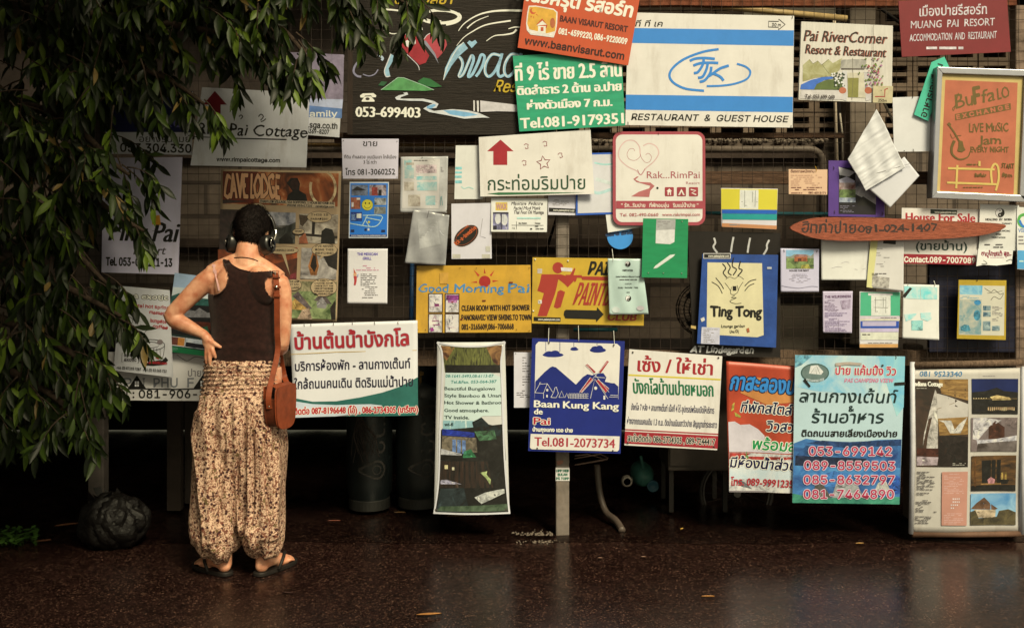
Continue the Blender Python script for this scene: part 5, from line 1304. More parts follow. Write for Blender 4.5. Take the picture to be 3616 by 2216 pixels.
# --- arrow paint sign
s = Sign('paintball_sign', 'yellow sign with a red stencil figure aiming and a thick black arrow', 'sign', LY(1), B3)
s.board([(318,872),(1280,885),(1275,1460),(312,1440)], paint('cea634', .4, .18, 8, .45, stain=.2), .004)
CR = paint('a83a2c', .5, .1)
s.pic('stencil_figure', [('e',536,962,47,48,CR),([(395,1018),(560,1018),(600,1030),(740,1025),(740,1040),(690,1050),(660,1090),(620,1130),(590,1100),(540,1060),(525,1130),(510,1190),(440,1378),(360,1378),(415,1180),(358,1160),(380,1090)],CR),([(535,1165),(560,1152),(598,1170),(560,1300),(530,1312),(500,1300)],CR),([(600,1022),(640,1022),(680,960),(686,975),(670,1025),(742,1025),(742,1050),(700,1048),(690,1080),(672,1085),(680,1040),(610,1040)],CR),([(730,1035),(980,1040),(980,1072),(745,1066)],CR)])
s.pic('tape_patch', [([(560,958),(662,965),(655,995),(565,990)],'dcd0c0'),('r',360,970,400,1010,'c8b8a0'),('r',365,1240,398,1270,'d8ccb8')])
s.text('PAI', (795,1018), (960,1022), 108, INK, 5, .22); s.text('PAINTBALL', (665,1278), (1110,1290), 190, CR, (4,2), .3); s.text('CLUB', (962,1412), (1205,1416), 60, CR, (5,2), .2)
s.poly([(590,1335),(605,1322),(870,1328),(873,1300),(930,1362),(866,1428),(864,1405),(600,1396),(586,1365)], INK, 'arrow')
s.poly([(328,1383),(560,1390),(558,1425),(328,1418)], INK, 'label'); s.text('www.paiexplorer.com', (365,1412), (552,1416), 17, WHT, .5); s.pins([(340,890),(622,902),(325,1332),(380,1246)], 7, WHT)
# --- meditation sleeve
s = Sign('meditation_sheet', 'pale mint sheet in a plastic sleeve with two yin and yang marks', 'paper', LY(3), B3, warp=(.008,'fold'))
s.board([(962,882),(1255,885),(1316,1360),(978,1364)], paint('bccdb6', .35, .12, 9, .5), .002)
yinyang(1135, 930, 24); yinyang(1141, 1224, 25); s.text('MEDITATION', (1092,990), (1178,991), 14, INK, .6); s.text('Guided Meditation to Discover Yourself', (1032,1042), (1245,1042), 11, INK, .4); s.lines(1050,1056,1230,1070,1,SMALL,th=6,centre=True); s.text('11:00 AM', (1112,1104), (1168,1104), 10, INK, .3); s.text('Monday - Wednesday - Friday', (1052,1136), (1226,1136), 11, INK, .4); s.text('FREE', (1126,1178), (1154,1178), 10, INK, .3)
s.pic('tape', [('e',1035,1322,35,26,'c8ccb8'),('e',1245,1308,32,20,'ccc0b4')]); s.ties([(1005,895)], WHT, up=95)
# --- green board
s = Sign('green_board', 'green board with a white paper flap on top and a slash of tape', 'sign', LY(4), B3)
s.board([(1268,538),(1659,543),(1648,1051),(1255,1044)], paint('1f8a50', .45, .2, 8, .4, grain=(1,1,7)), .006)
s.pic('paper_flap', [([(1382,545),(1548,547),(1538,740),(1500,760),(1375,752)],'dcd6c4'),([(1382,545),(1548,547),(1545,632),(1378,640)],'aaa698')]); s.lines(1392,560,1530,620,4,SMALL2,dens=.6)
s.poly([(1355,970),(1372,945),(1500,852),(1545,845),(1530,865),(1390,962)], paint('dcdcc8', .5), 'tape'); s.pins([(1605,565),(1312,1006),(1442,1008),(1600,1010)], 5, paint('9a9078'))
# --- black garden board and blue framed sign
s = Sign('garden_board', 'black board with chalky wavy lines above and faint script below, behind the blue framed sign', 'sign', LY(0), FV)
s.board([(1655,556),(1878,560),(1878,860),(1668,855)], paint((.016,.013,.013), .6, .4, 9, .3), .012)
CH = paint('c8c2b0', .6, .3, 30)
for x, y, d in ((1718,572,8),(1765,570,-6),(1805,572,-6),(1876-25,577,-14)): s.stroke(smooth_pts([(x,y),(x+d*.4,y+12),(x+d*.2-3,y+22),(x+d,y+36)],4), 4.5, CH, 'wavy_line')
s.text('AT Lindegarden', (1662,847), (1812,850), 16, CH, .7, .15, 1.2, sans=False)
s = Sign('lounge_sign', 'blue framed cream sign with a drawing of a steaming head above black brush lettering', 'sign', LY(2), FV)
s.board([(1690,611),(1873,613),(1868,836),(1677,826)], paint('2a4c88', .5, .3, 10, .4, bump=.3), .012)
s.poly([(1702,631),(1834,633),(1838,806),(1822,811),(1700,804)], paint('dccf9c', .5, .15, 8), 'cream_panel')
for q in ([(1738,634),(1746,645),(1740,656),(1749,668)], [(1750,632),(1757,643),(1752,655),(1760,662)], [(1765,620),(1762,640),(1772,648),(1764,662)], [(1782,628),(1778,645),(1786,650),(1775,664)]): s.stroke(smooth_pts(q,4), 3, INK, 'wavy_line')
s.pic('face_drawing', [('s',smooth_pts(q,4),w,'1e1814') for q,w in (([(1722,668),(1735,684),(1741,695)],2.2),([(1712,678),(1728,688),(1738,706)],2),([(1792,688),(1805,676),(1820,672)],2.2),([(1792,700),(1802,688),(1815,682)],2),([(1746,672),(1756,666),(1768,670),(1778,664),(1790,672)],1.2),([(1744,680),(1752,690),(1758,700)],1.2),([(1788,678),(1780,690),(1776,700)],1.2),([(1760,690),(1758,706),(1768,708),(1776,700),(1774,686)],1.2),([(1768,710),(1760,716),(1772,716),(1756,724),(1768,730),(1784,729)],1.4))] + [('r',1763,688,1772,699,'1e1814')])
s.text('Ting Tong', (1710,760), (1832,762), 24, INK, 1.4, 0, .8, sans=False); s.text('Lounge garden', (1736,788), (1792,787), 7, INK, .2, 0, .4, sans=False); s.text('Live Dj', (1756,801), (1777,800), 7, INK, .2, 0, .4, sans=False)
s.pic('small_label', [([(1692,609),(1758,609),(1758,622),(1692,622)],'dcd4c0'),([(1693.5,610.5),(1756.5,610.5),(1756.5,620.5),(1693.5,620.5)],'161a18')]); s.text('www.paiexplorer.com', (1704,618), (1754,618), 5, WHT, .2)
s.pic('small_note', [([(1688,786),(1732,788),(1731,828),(1686,826)],'c9c4c4')]); s.lines(1692,790,1728,824,8,SMALL2,th=1.6); s.pic('paint_chip', [([(1685,766),(1694,762),(1696,770),(1688,774)],'dcd4c0'),('r',1846,642,1857,647,'b8b8b0'),([(1796,790),(1802,788),(1804,798),(1798,800)],'a8603a'),([(1662,782),(1674,784),(1674,791),(1662,789)],'c8a860')])
# --- bungalow leaflet
s = Sign('house_leaflet', 'small grey white leaflet with a red roofed bungalow photograph at its top', 'leaflet', LY(1), B4, warp=(.007,'curl'))
s.board([(340,795),(677,800),(668,1168),(338,1168)], paint('c4bcc2', .45, .1, 9, .35), .002)
s.pic('house_picture', [('r',388,808,628,970,GRN),('r',388,808,628,865,paint('8ab4cc',.5,.25,20)),([(388,870),(430,862),(460,845),(570,848),(600,862),(628,840),(628,880),(388,880)],photo_mat(['6a7c5a','8a8a7a','a89a8a'],30)),([(452,868),(480,845),(560,848),(580,870)],'a87a6c'),('r',460,868,572,908,'b8683c'),('r',488,880,520,906,'5a2a1c'),('r',536,880,560,906,'8a4a2c'),([(520,940),(580,930),(600,970),(515,970)],'b0a84a')])
s.text('HOUSE FOR RENT', (415,992), (585,992), 13, SMALL, .6); s.lines(410,1010,600,1090,6,paint('b0a6a8'),centre=True); s.stroke(smooth_pts([(345,1115),(420,1128),(500,1135),(600,1120),(662,1125)],4), 5, paint('9a929a'), 'tape_edge'); s.ties([(372,815),(652,818)], up=20)
# --- blank sheet under plank
s = Sign('blank_sheet', 'nearly blank cream sheet with faint pencil marks hanging beneath the wooden plank', 'paper', LY(1), B4, warp=(.006,'curl'))
s.board([(692,720),(1100,722),(1102,1068),(693,1068)], PAPER, .002)
s.pic('pencil_mark', [('s',smooth_pts(q,4),3,'c0b8aa') for q in ([(860,925),(900,910),(930,918)],[(780,965),(830,952),(870,958)],[(975,972),(1000,978)],[(1040,975),(1070,965)])])
# --- yellow edged letter
s = Sign('letter', 'cream letter with a yellow side strip and a dark print at its foot', 'paper', LY(2), B4, warp=(.010,'curl'))
s.board([(1118,722),(1400,728),(1396,1166),(1078,1128)], paint('d8d0bc', .7, .08), .002)
s.poly([(1118,722),(1180,724),(1150,960),(1128,1134),(1078,1128)], paint('d8cf86', .6, .1), 'yellow_strip'); s.poly([(1228,722),(1332,728),(1330,762),(1222,752)], INK, 'black_tape'); s.lines(1165,790,1290,960,9,SMALL2,dens=.5,th=5); s.poly([(1130,1030),(1278,1048),(1268,1140),(1122,1120)], photo_mat(['6a6258','9a927e','cfc6ae'],60,.2), 'printed_picture'); s.lines(1125,1005,1270,1030,2,SMALL,th=7)
# --- handwritten letter
s = Sign('handwritten_letter', 'lilac tinted photocopied letter packed with close handwriting', 'paper', LY(1), B4, warp=(.009,'curl'))
s.board([(707,1165),(960,1163),(950,1522),(707,1518)], paint('cbbcc4', .7, .15, 9), .002)
s.text('THE WILDERNESS', (725,1222), (945,1216), 20, paint('7a5a70'), 1); s.lines(722,1235,850,1340,9,paint('8a7484'),th=5,dens=.9); s.poly([(855,1245),(940,1232),(940,1310),(870,1318)], photo_mat(['8a7484','b8a4ae','cbbcc4'],60,.2), 'printed_picture'); s.lines(722,1345,940,1510,14,paint('84708a'),th=5,dens=.9); s.stroke([(838,1400),(836,1512)], 3, paint('9a8890'))
# --- green headed leaflet stack
s = Sign('leaflet_stack', 'hanging card with a green headed street map above striped layered leaflets', 'leaflet', LY(1), B4)
s.board([(1020,1165),(1376,1165),(1350,1648),(1018,1648)], paint('cfc6ba', .5, .1), .004)
s.poly([(1028,1172),(1372,1172),(1370,1374),(1024,1374)], paint('4fae7c', .45, .1), 'green_field'); s.pic('street_map', [('r',1120,1200,1288,1372,'e0dcd0'),('r',1094,1180,1306,1200,'dcd4c8'),('s',[(1145,1240),(1250,1240)],3,'3a3a34'),('s',[(1158,1215),(1156,1345)],3,'3a3a34'),('s',[(1225,1220),(1225,1300)],3,'3a3a34'),('s',[(1140,1302),(1265,1306)],3,'3a3a34'),('s',[(1248,1215),(1246,1350)],3,'3a3a34'),('e',1170,1338,4,4,'3a3a34')])
s.pic('paper_strip', [('r',1030,1380,1368,1416,'d2c4bc'),('r',1030,1402,1366,1416,'d8d0a8')]); s.poly([(1026,1420),(1360,1420),(1358,1480),(1026,1480)], paint('2c50a0', .4), 'blue_strip'); s.poly([(1044,1424),(1336,1424),(1334,1462),(1044,1462)], paint('bcb0bc', .5), 'paper'); s.pic('paper_strip', [('r',1026,1484,1356,1512,'c4b4c4'),('r',1026,1516,1354,1580,'dcd8b8'),('r',1020,1592,1350,1615,'d8d0c0'),('r',1018,1616,1350,1646,'cf9a58')]); s.lines(1040,1526,1140,1540,1,SMALL,th=10); s.lines(1090,1600,1330,1612,1,SMALL2,th=8); s.lines(1200,1384,1345,1398,1,SMALL2,th=8)
# --- cyan faded sheet
s = Sign('faded_sheet', 'white sheet of washed out cyan blotches with a strip of black tape at its corner', 'paper', LY(1), B4, warp=(.008,'curl'))
s.board([(1400,1103),(1706,1110),(1692,1580),(1384,1566)], PAPER, .002)
CYM = photo_mat(['6fd0d0','a0dcd8','dcdccc'], 22)
s.pic('faded_picture', [([(1405,1118),(1540,1122),(1540,1232),(1410,1225)],CYM)]); s.pic('faded_picture', [([(1545,1122),(1690,1130),(1685,1232),(1545,1232)],CYM)]); s.pic('faded_picture', [([(1460,1415),(1560,1412),(1556,1498),(1462,1496)],'96d4d4'),([(1540,1350),(1630,1345),(1635,1400),(1600,1420),(1545,1400)],CYM),([(1400,1360),(1510,1355),(1470,1400),(1415,1420)],CYM)]); s.poly([(1396,1210),(1398,1190),(1455,1130),(1474,1140),(1412,1220)], INK, 'black_tape'); s.ties([(1665,1112)], WHT, up=38); s.pins([(1438,1110)])
# --- yellow framed leaflet
s = Sign('framed_leaflet', 'dull yellow bordered leaflet with teal jungle pictures in front of the navy panel', 'leaflet', LY(1), B4)
s.board([(1872,1065),(2286,1070),(2280,1582),(1856,1570)], paint('b8982c', .5, .2, 9), .003)
s.poly([(1880,1112),(2272,1118),(2264,1545),(1872,1536)], paint('d0c8a8', .5, .1), 'leaflet'); s.pic('jungle_picture', [([(1880,1112),(2078,1114),(2074,1195),(1880,1190)],photo_mat(['4a9ab8','7ab8c8','a8d0d0'],20)),([(1880,1235),(2070,1235),(2066,1535),(1874,1530)],photo_mat(['5a8a8a','96ac9c','c0b898'],18)),([(1884,1470),(1920,1448),(1960,1455),(1975,1500),(1930,1510),(1890,1500)],'4a8a94'),('e',2035,1260,30,22,'3a8ab0'),('e',2030,1370,30,45,'4a94a4')])
s.stroke(smooth_pts([(2095,1135),(2150,1170),(2180,1150),(2230,1190),(2260,1180),(2230,1230),(2180,1210),(2150,1240)],4), 4, INK, 'sketch_map'); s.stroke(smooth_pts([(2120,1180),(2180,1175),(2250,1160)],3), 3, INK, 'sketch_map')
for x, y in ((2082,1288),(2082,1340),(2080,1420),(2080,1460),(2160,1460)): s.pic('small_picture', [('r',x,y,x+66,y+42,photo_mat(['1e4a5c','3a8aa0','a8b8a8'],40))])
s.lines(2162,1290,2258,1420,10,SMALL2,dens=.6); s.lines(1884,1200,2060,1228,2,paint('8ab0b0')); s.pins([(2030,1072)], 5)

# --- long hanging banner
s = Sign('hanging_banner', 'tall narrow banner of bamboo bungalows and pale green lettering, sagging between its corners', 'banner', LY(2), C2, warp=(.016,'bow'), tilt=(0,.02))
bw_ = [(1568,262),(1720,290),(1860,296),(2000,290),(2150,258),(2138,480),(2130,640),(2135,900),(2145,1220),(2165,1500),(2190,1725),(1860,1726),(1542,1726),(1580,1440),(1592,1000),(1605,700),(1605,420)]
s.board([(1568,262),(2150,258),(2190,1726),(1542,1726)], paint('cfc9b4', .4, .1, 8, .4), .002, grid=24)
s.pic('bungalow_picture', [([(1610,300),(2110,300),(2110,520),(1636,520)],photo_mat(['1a140c','4a4a20','7c7c3a'],16,1.2,(5,1,1))),([(1600,290),(1720,300),(1650,420),(1610,380)],photo_mat(['3a1c10','7c4a24','a87a44'],18)),([(1990,300),(2125,285),(2110,480),(2050,430)],photo_mat(['3a1c10','7c4a24','a87a44'],18)),([(1636,455),(2110,455),(2110,522),(1640,522)],'12160e')])
s.pic('pale_field', [([(1640,522),(2030,522),(2112,560),(2118,890),(1960,890),(1880,940),(1880,1010),(1618,1010)],paint('c9d6c0',.4,.1,6)),([(1620,930),(1880,930),(1890,1010),(1618,1010)],'8fb4ac')])
DG = paint('14332c', .5); TG = paint('2a8070', .5)
s.text('08-1641-5493,08-6113-xx'.replace('xx','07'), (1640,562), (2050,560), 24, TG, .8, .15, sans=False); s.text('Tel.&Fax. 053-064-387', (1684,612), (2076,608), 24, TG, .8, .15, sans=False)
for t_, y, x1 in (('Beautiful Bungalows',670,2066),('Style Bamboo & Unan',730,2116),('Hot Shower & Bathroo',790,2118),('Good atmosphere.',855,2012),('TV inside.',915,1845),('wi-fi',975,1706)): s.text(t_, (1632,y), (x1,y), 28, DG, (1.2,.3), 0, .8, sans=False)
s.pic('hut_picture', [([(1600,1010),(2140,960),(2160,1270),(1595,1270)],'131512'),([(1870,940),(1950,900),(2010,960),(2125,990),(2110,1060),(1900,1060)],'1c2826'),([(1610,1000),(1890,1030),(1890,1070),(1615,1055)],'263a94'),([(1612,1060),(1905,1075),(1915,1200),(1608,1190)],photo_mat(['3a3428','6a5c48','8a7c60'],30)),('r',1700,1090,1730,1200,'6a84a8'),('r',1742,1092,1772,1205,'6a84a8'),('r',1785,1095,1815,1210,'6a84a8'),([(1800,1190),(1860,1170),(1905,1240),(1790,1245)],'3a7c4c'),([(1605,1170),(1780,1210),(1780,1225),(1600,1220)],'b8b4a8'),([(1890,1020),(2060,1010),(2080,1090),(1930,1100)],photo_mat(['14241a','2c5a3a','5a8a5a'],30))])
s.pic('room_picture', [([(1592,1272),(2150,1265),(2185,1715),(1552,1715)],'191a16'),([(1600,1275),(2000,1275),(2050,1500),(1590,1500)],photo_mat(['140e0a','2c1e16','3c2a1e'],10,.5,(8,1,1))),('r',1634,1308,1662,1342,'e0d090'),('r',1698,1325,1718,1350,'dcd0a0'),([(1598,1440),(1650,1432),(1780,1468),(1600,1472)],'c8c0d0'),([(1600,1510),(1800,1500),(1850,1710),(1560,1712)],'2a3330'),([(1940,1370),(2000,1358),(1992,1385),(2030,1430),(2025,1475),(1990,1420)],'a8b470'),([(1890,1580),(1980,1540),(2080,1520),(2145,1512),(2148,1548),(1950,1636)],'c4c2ae'),([(1600,1660),(2170,1640),(2178,1700),(1570,1700)],photo_mat(['2a3a24','44563a','5a6a4c'],30))])
for q in ([(1568,262),(1720,290),(1860,296),(2000,290),(2150,258)], [(1568,262),(1612,370),(1608,700),(1594,1000),(1582,1440),(1544,1726)], [(2150,258),(2118,420),(2126,640),(2134,900),(2146,1220),(2166,1500),(2190,1726)], [(1544,1718),(1860,1720),(2190,1718)]): s.stroke(smooth_pts(q,6), 15, paint('d4cec0', .5, .15), 'hem')
for x in (1562, 2160): s.pic('eyelet', [('e',x,1693,12,13,'5a5448'),('e',x,1693,6,7,'14100e')])
# --- thin letter behind windmill sign
s = Sign('letter', 'narrow white typed letter mostly hidden behind the blue windmill sign', 'paper', LY(0), C2)
s.board([(2228,348),(2420,350),(2420,822),(2228,822)], PAPERL, .002)
s.lines(2300,385,2400,640,11,SMALL,th=6); s.lines(2250,670,2400,740,4,SMALL,th=6); s.pins([(2243,358)])
# --- windmill sign
s = Sign('windmill_sign', 'blue and white sign with a red sailed windmill, village and clouds above red figures', 'sign', LY(3), C3, tilt=(.004,.006))
s.board([(315,228),(1110,253),(1073,1216),(280,1195)], NAVY, .006)
NV = paint('1d2a6c', .45, .12)
s.poly([(370,258),(1045,275),(1072,300),(1055,720),(1055,750),(335,745),(345,285)], WH, 'white_sky')
it = [([(336,735),(342,600),(420,520),(470,478),(490,470),(520,478),(580,530),(690,625),(750,560),(790,535),(830,545),(870,530),(925,525),(952,562),(940,600),(1000,612),(1020,612),(1054,640),(1053,752),(336,748)],NV)]
for cx, cy, w, h in ((494,365,90,32),(677,320,36,18),(879,323,70,34)):
    it += [('e',cx,cy+h*.2,w,h*.62,NV),('e',cx-w*.35,cy,w*.5,h*.8,NV),('e',cx+w*.2,cy-h*.2,w*.45,h*.8,NV)]
it += [('s',[(432,258),(432,340)],4,NV),('s',[(553,260),(553,345)],4,NV),('s',[(673,264),(673,304)],4,NV),('s',[(872,268),(872,292)],4,NV)]
W_ = 'e4dcc8'
it += [('s',q,4,W_) for q in ([(338,695),(378,622),(445,618),(490,690)],[(445,618),(412,700),(340,695)],[(412,700),(412,745)],[(378,622),(380,608),(392,610)],[(475,735),(500,690),(512,650),(522,645),(540,700),(520,738),(475,735)],[(545,735),(568,680),(590,735),(545,735)],[(595,738),(612,700),(628,740)],[(815,745),(852,575),(965,745)],[(855,560),(940,566)],[(985,715),(1050,718)])]
it += [('s',[(630+i*14,745),(630+i*14,708),(637+i*14,700),(644+i*14,708)],3,W_) for i in range(12)] + [('s',[(630,718),(798,722)],3,W_),('s',[(630,736),(798,742)],3,W_),('s',[(975,730),(1050,733)],3,W_)]
it += [('r',436,712,448,735,W_),('r',436,662,452,682,W_),('e',860,655,13,14,W_),('r',926,718,942,752,W_)]
for q in ([(790,445),(862,515),(845,530),(772,458)], [(955,418),(975,428),(905,528),(885,512)], [(815,562),(840,582),(742,692),(722,688)], [(880,580),(975,660),(945,695),(862,592)]): it += [(q,'a82a30'),('s',q,4,W_,True)]
it += [('s',[(780,448),(975,690)],3,W_),('s',[(960,430),(735,690)],3,W_)]
s.pic('windmill_picture', it)
s.text('Baan', (332,818), (545,822), 58, WHT, (3.4,1), sans=False); s.text('Kung', (582,826), (800,831), 58, WHT, (3.4,1), sans=False); s.text('Kang', (838,832), (1055,838), 58, WHT, (3.4,1), sans=False); s.text('de', (332,878), (402,880), 48, WHT, (3,1), sans=False)
s.text('Pai', (328,965), (465,968), 58, paint('b02a34',.4), (3,1), sans=False, outline=(WHT,(9,6))); s.text('บ้านกุงแกง เดอ ปาย', (320,1025), (660,1033), 26, WHT, 2)
s.poly([(302,1047),(1066,1066),(1060,1180),(1045,1195),(310,1178),(295,1165)], WH, 'white_foot'); s.text('Tel.081-2073734', (335,1150), (1022,1166), 74, paint('a8343c',.45), (3,1), sans=False)
s.ties([(460,262),(715,240),(1016,284)], WHT, up=120); s.pins([(460,264),(1016,285),(358,1170),(1006,1188)], 7)
# --- rent notice
s = Sign('rent_notice', 'white sign of red and green lettering over a dark red phone strip', 'sign', LY(2), C3)
s.board([(1150,322),(1950,382),(1905,1188),(1107,1146)], WH, .005)
s.text('เซ้ง / ให้เช่า', (1222,510), (1862,545), 92, RED, (5,1.5)); s.poly([(1142,536),(1935,576),(1934,590),(1141,550)], paint('d8c240',.4), 'yellow_line')
s.text('บังกโลบ้านปายหมอก', (1186,700), (1872,728), 92, paint('1f6a40',.5), (4,1.2), -.08); s.text('บังกโล 7 หลัง + ลานกางเต็นท์ เนื้อที่ 4 ไร่ อุปกรณ์พร้อมเปิดให้บริการ', (1165,842), (1878,874), 42, paint('2c2a44',.5), .8); s.text('ห่างจากถนนคนเดิน 1.3 ก.ม. ติดบ้านเนินเขาวิวปาย สัญญาเช่าระยะยาว', (1130,962), (1902,998), 42, paint('2c2a44',.5), .8)
s.poly([(1114,1006),(1915,1046),(1914,1056),(1114,1016)], RED, 'red_line'); s.poly([(1112,1026),(1913,1066),(1908,1175),(1109,1130)], paint('a02a30',.45), 'red_strip'); s.text('สนใจติดต่อ 086-2734305 , 089-7244417', (1134,1110), (1884,1146), 44, INK, 2, outline=(WHT,5)); s.pins([(1180,348),(1916,395),(1136,1126),(1876,1158)], 8)
# --- orange cloth banner
s = Sign('cloth_banner', 'wrinkled red and orange vinyl banner with outlined blue and green lettering, part covered', 'banner', LY(1), C3, warp=(.012,'wave'))
s.board([(1985,425),(2720,482),(2720,1560),(2008,1545)], paint('b8482c', .4, .35, 5, .45), .0015, grid=26)
s.pic('printed_ground', [([(2010,1210),(2720,1225),(2720,1555),(2008,1545)],'dcd6cc'),([(2005,950),(2060,945),(2110,975),(2190,970),(2260,1010),(2310,1060),(2330,1120),(2400,1150),(2720,1160),(2720,1215),(2010,1205)],paint('cfc4bc',.4,.2,8)),([(2012,1212),(2200,1218),(2150,1245),(2720,1240),(2720,1262),(2090,1275),(2012,1265)],'b03a30'),([(2010,1270),(2720,1290),(2720,1440),(2010,1440)],photo_mat(['b8c8c0','d0d4cc','dcd8d0'],10)),([(2180,1290),(2230,1278),(2260,1300),(2230,1330),(2185,1320)],'b0b840'),([(2160,1200),(2180,1260),(2150,1265)],'5a9a4a'),([(2110,700),(2160,560),(2720,600),(2720,760),(2330,800)],paint('d08a48',.4,.3,6)),([(2060,780),(2055,845),(2030,860),(2040,800)],'c8b44a'),([(2060,865),(2115,900),(2110,915),(2065,900)],'b8b048')])
OB = paint('3a8ad0',.4); s.text('กาสะลองปาย', (2020,668), (2690,716), 112, OB, 5, .12, 1, outline=(paint('1c2238',.4),15), sans=False); 
for t_, a, b, h, c in (('ที่พักสไตล์',(2112,862),(2536,885),66,'1c2440'),('วิวสวย',(2322,1025),(2610,1032),70,'1c2440'),('พร้อมลาน',(2205,1180),(2690,1198),72,'1f8a48'),('มีห้องน้ำส่วนตัว',(2015,1335),(2700,1362),66,'161c3c')): s.text(t_, a, b, h, paint(c,.4), 3, .15, 1, outline=(WHT,9))
s.text('โทร. 089-9991235', (2020,1490), (2548,1502), 50, paint('b03034',.4), 2, .05)
s.stroke([(2008,1540),(2720,1550)], 14, paint('8a8078',.4), 'hem')
# --- camping sign
s = Sign('camping_sign', 'sky blue sign with a tent oval, brush lettering and four pink outlined phone numbers', 'sign', LY(3), C4)
s.board([(467,372),(1412,384),(1364,1654),(443,1640)], paint('b9cec8', .4, .1, 5, .4), .005)
SKYP = photo_mat(['6fb4cc','a8d0d4','d4dcd0'], 5, .6)
s.pic('sky_picture', [([(467,372),(1412,384),(1405,640),(1200,760),(900,700),(640,680),(462,640)],SKYP),([(467,372),(620,374),(520,460),(466,480)],'7cbcdc'),([(1180,382),(1412,384),(1400,820),(1340,900)],photo_mat(['6cb4c8','8cc8cc','a8d4cc'],6))])
s.pic('camp_picture', [([(455,1130),(560,1090),(700,1110),(1000,1120),(1180,1100),(1382,1095),(1366,1600),(1364,1654),(443,1640)],photo_mat(['1c3a6a','2c5c94','4a86b4'],8)),([(560,1130),(700,1105),(900,1120),(1100,1110),(1380,1095),(1378,1150),(900,1170)],'24446c'),([(480,1230),(560,1150),(760,1160),(850,1240)],'28527c'),([(470,1235),(1080,1260),(1080,1340),(465,1330)],'182c44'),([(458,1320),(700,1330),(1368,1340),(1366,1420),(452,1400)],photo_mat(['2a5c94','3c7cb0','5a9cc0'],12)),([(680,1500),(720,1390),(800,1365),(900,1390),(960,1460),(940,1500)],'4a86c4'),([(780,1600),(830,1440),(880,1420),(1010,1500),(1060,1600)],'a8a89c'),([(600,1620),(640,1490),(700,1470),(780,1600)],'6a6458'),([(1130,1580),(1180,1470),(1240,1440),(1300,1560)],'bcb8a4'),([(1240,1440),(1300,1390),(1370,1420),(1366,1560),(1310,1570)],'2c5aa0'),([(445,1560),(640,1600),(1365,1590),(1364,1654),(443,1640)],photo_mat(['1f5c4c','2f7c5c','4a9a74'],14))])
s.pic('tent_emblem', [('e',637,525,122,82,'3c5a4e'),('e',637,525,112,73,'6a7c70'),([(585,530),(600,465),(660,458),(710,515),(690,540)],'dcd8cc'),('s',[(600,530),(640,470),(650,535)],3,'5a6a60'),('s',[(650,465),(680,535)],3,'5a6a60')]); s.text('PAI CAMPING VIEW', (565,592), (715,588), 20, paint('c8d0c4'), .8, 0, 0, arch=-14)
s.text('ปาย แค้มปิ้ง วิว', (812,538), (1330,545), 56, paint('b83048',.4), 2.5, .05, outline=(WHT,6)); s.text('PAI CAMPING VIEW', (890,605), (1308,605), 32, paint('d88a98',.4), 1.6, .2)
BG = paint('14302c',.4)
s.text('ลานกางเต้นท์', (500,775), (1335,782), 82, BG, 1.6, .15, 2); s.text('&', (928,855), (972,855), 46, BG, 2, 0, 1); s.text('ร้านอาหาร', (605,952), (1220,955), 82, BG, 1.6, .15, 2); s.text('ติดถนนสายเลี่ยงเมืองปาย', (522,1068), (1340,1074), 44, INK, 2, .05, 1)
for t_, a, b in (('053-699142',(585,1232),(1295,1236)),('089-8559503',(545,1355),(1322,1360)),('085-8632797',(540,1478),(1318,1480)),('081-7464890',(540,1602),(1312,1602))): s.text(t_, a, b, 74, paint('b0344c',.4), 2.4, 0, 0, outline=(paint('dcc8d0',.4),8))
s.poly([(533,590),(550,572),(600,638),(588,650)], INK, 'black_tape'); s.poly([(1318,608),(1412,602),(1412,626),(1320,632)], INK, 'black_tape'); s.pic('torn_patch', [([(810,440),(880,432),(940,430),(1040,440),(1030,460),(900,455),(812,468)],'b8a890')]); s.ties([(550,385),(1330,395)], up=30); s.pins([(1216,460)], 9)
# --- cottage poster
s = Sign('cottage_poster', 'large cream poster of cottage photographs with pink text box, stretched on a rod frame', 'poster', LY(3), C4, warp=(.008,'wave'), tilt=(0,.01))
s.board([(1482,498),(2420,480),(2405,1895),(1468,1895)], paint('c4baa2', .5, .14, 6, .3, stain=.3), .002, grid=26)
for a, b, nm in (((1478,432),(1462,1905),'upright'),((2428,470),(2410,1905),'upright')):
    mb = MB(); mb.tube([s.w(a,.004), s.w(((a[0]+b[0])/2,(a[1]+b[1])/2),.006), s.w(b,.004)], .012, paint('cfc8b8',.5,.2), n=10); mb.build(nm, s.root, smooth=True)
for a, b in (((1490,462),(2420,436)),((1475,1915),(2410,1905))):
    mb = MB(); mb.tube([s.w(a,.0), s.w(((a[0]+b[0])/2,(a[1]+b[1])/2),.002), s.w(b,.0)], .017 if b[1] < 900 else .014, WOODG if b[1] < 900 else paint((.14,.075,.05),.7,.4), n=10); mb.build('rod', s.root, smooth=True)
BAM = photo_mat(['5a3c1c','8a6430','b08848'], 10, 1, (1,1,4))
s.text('081 9523340', (1540,555), (1898,556), 42, paint('4a7c98',.6), 1.2, .1, 2, sans=False); s.lines(2080,548,2360,556,1,SMALL2,th=5)
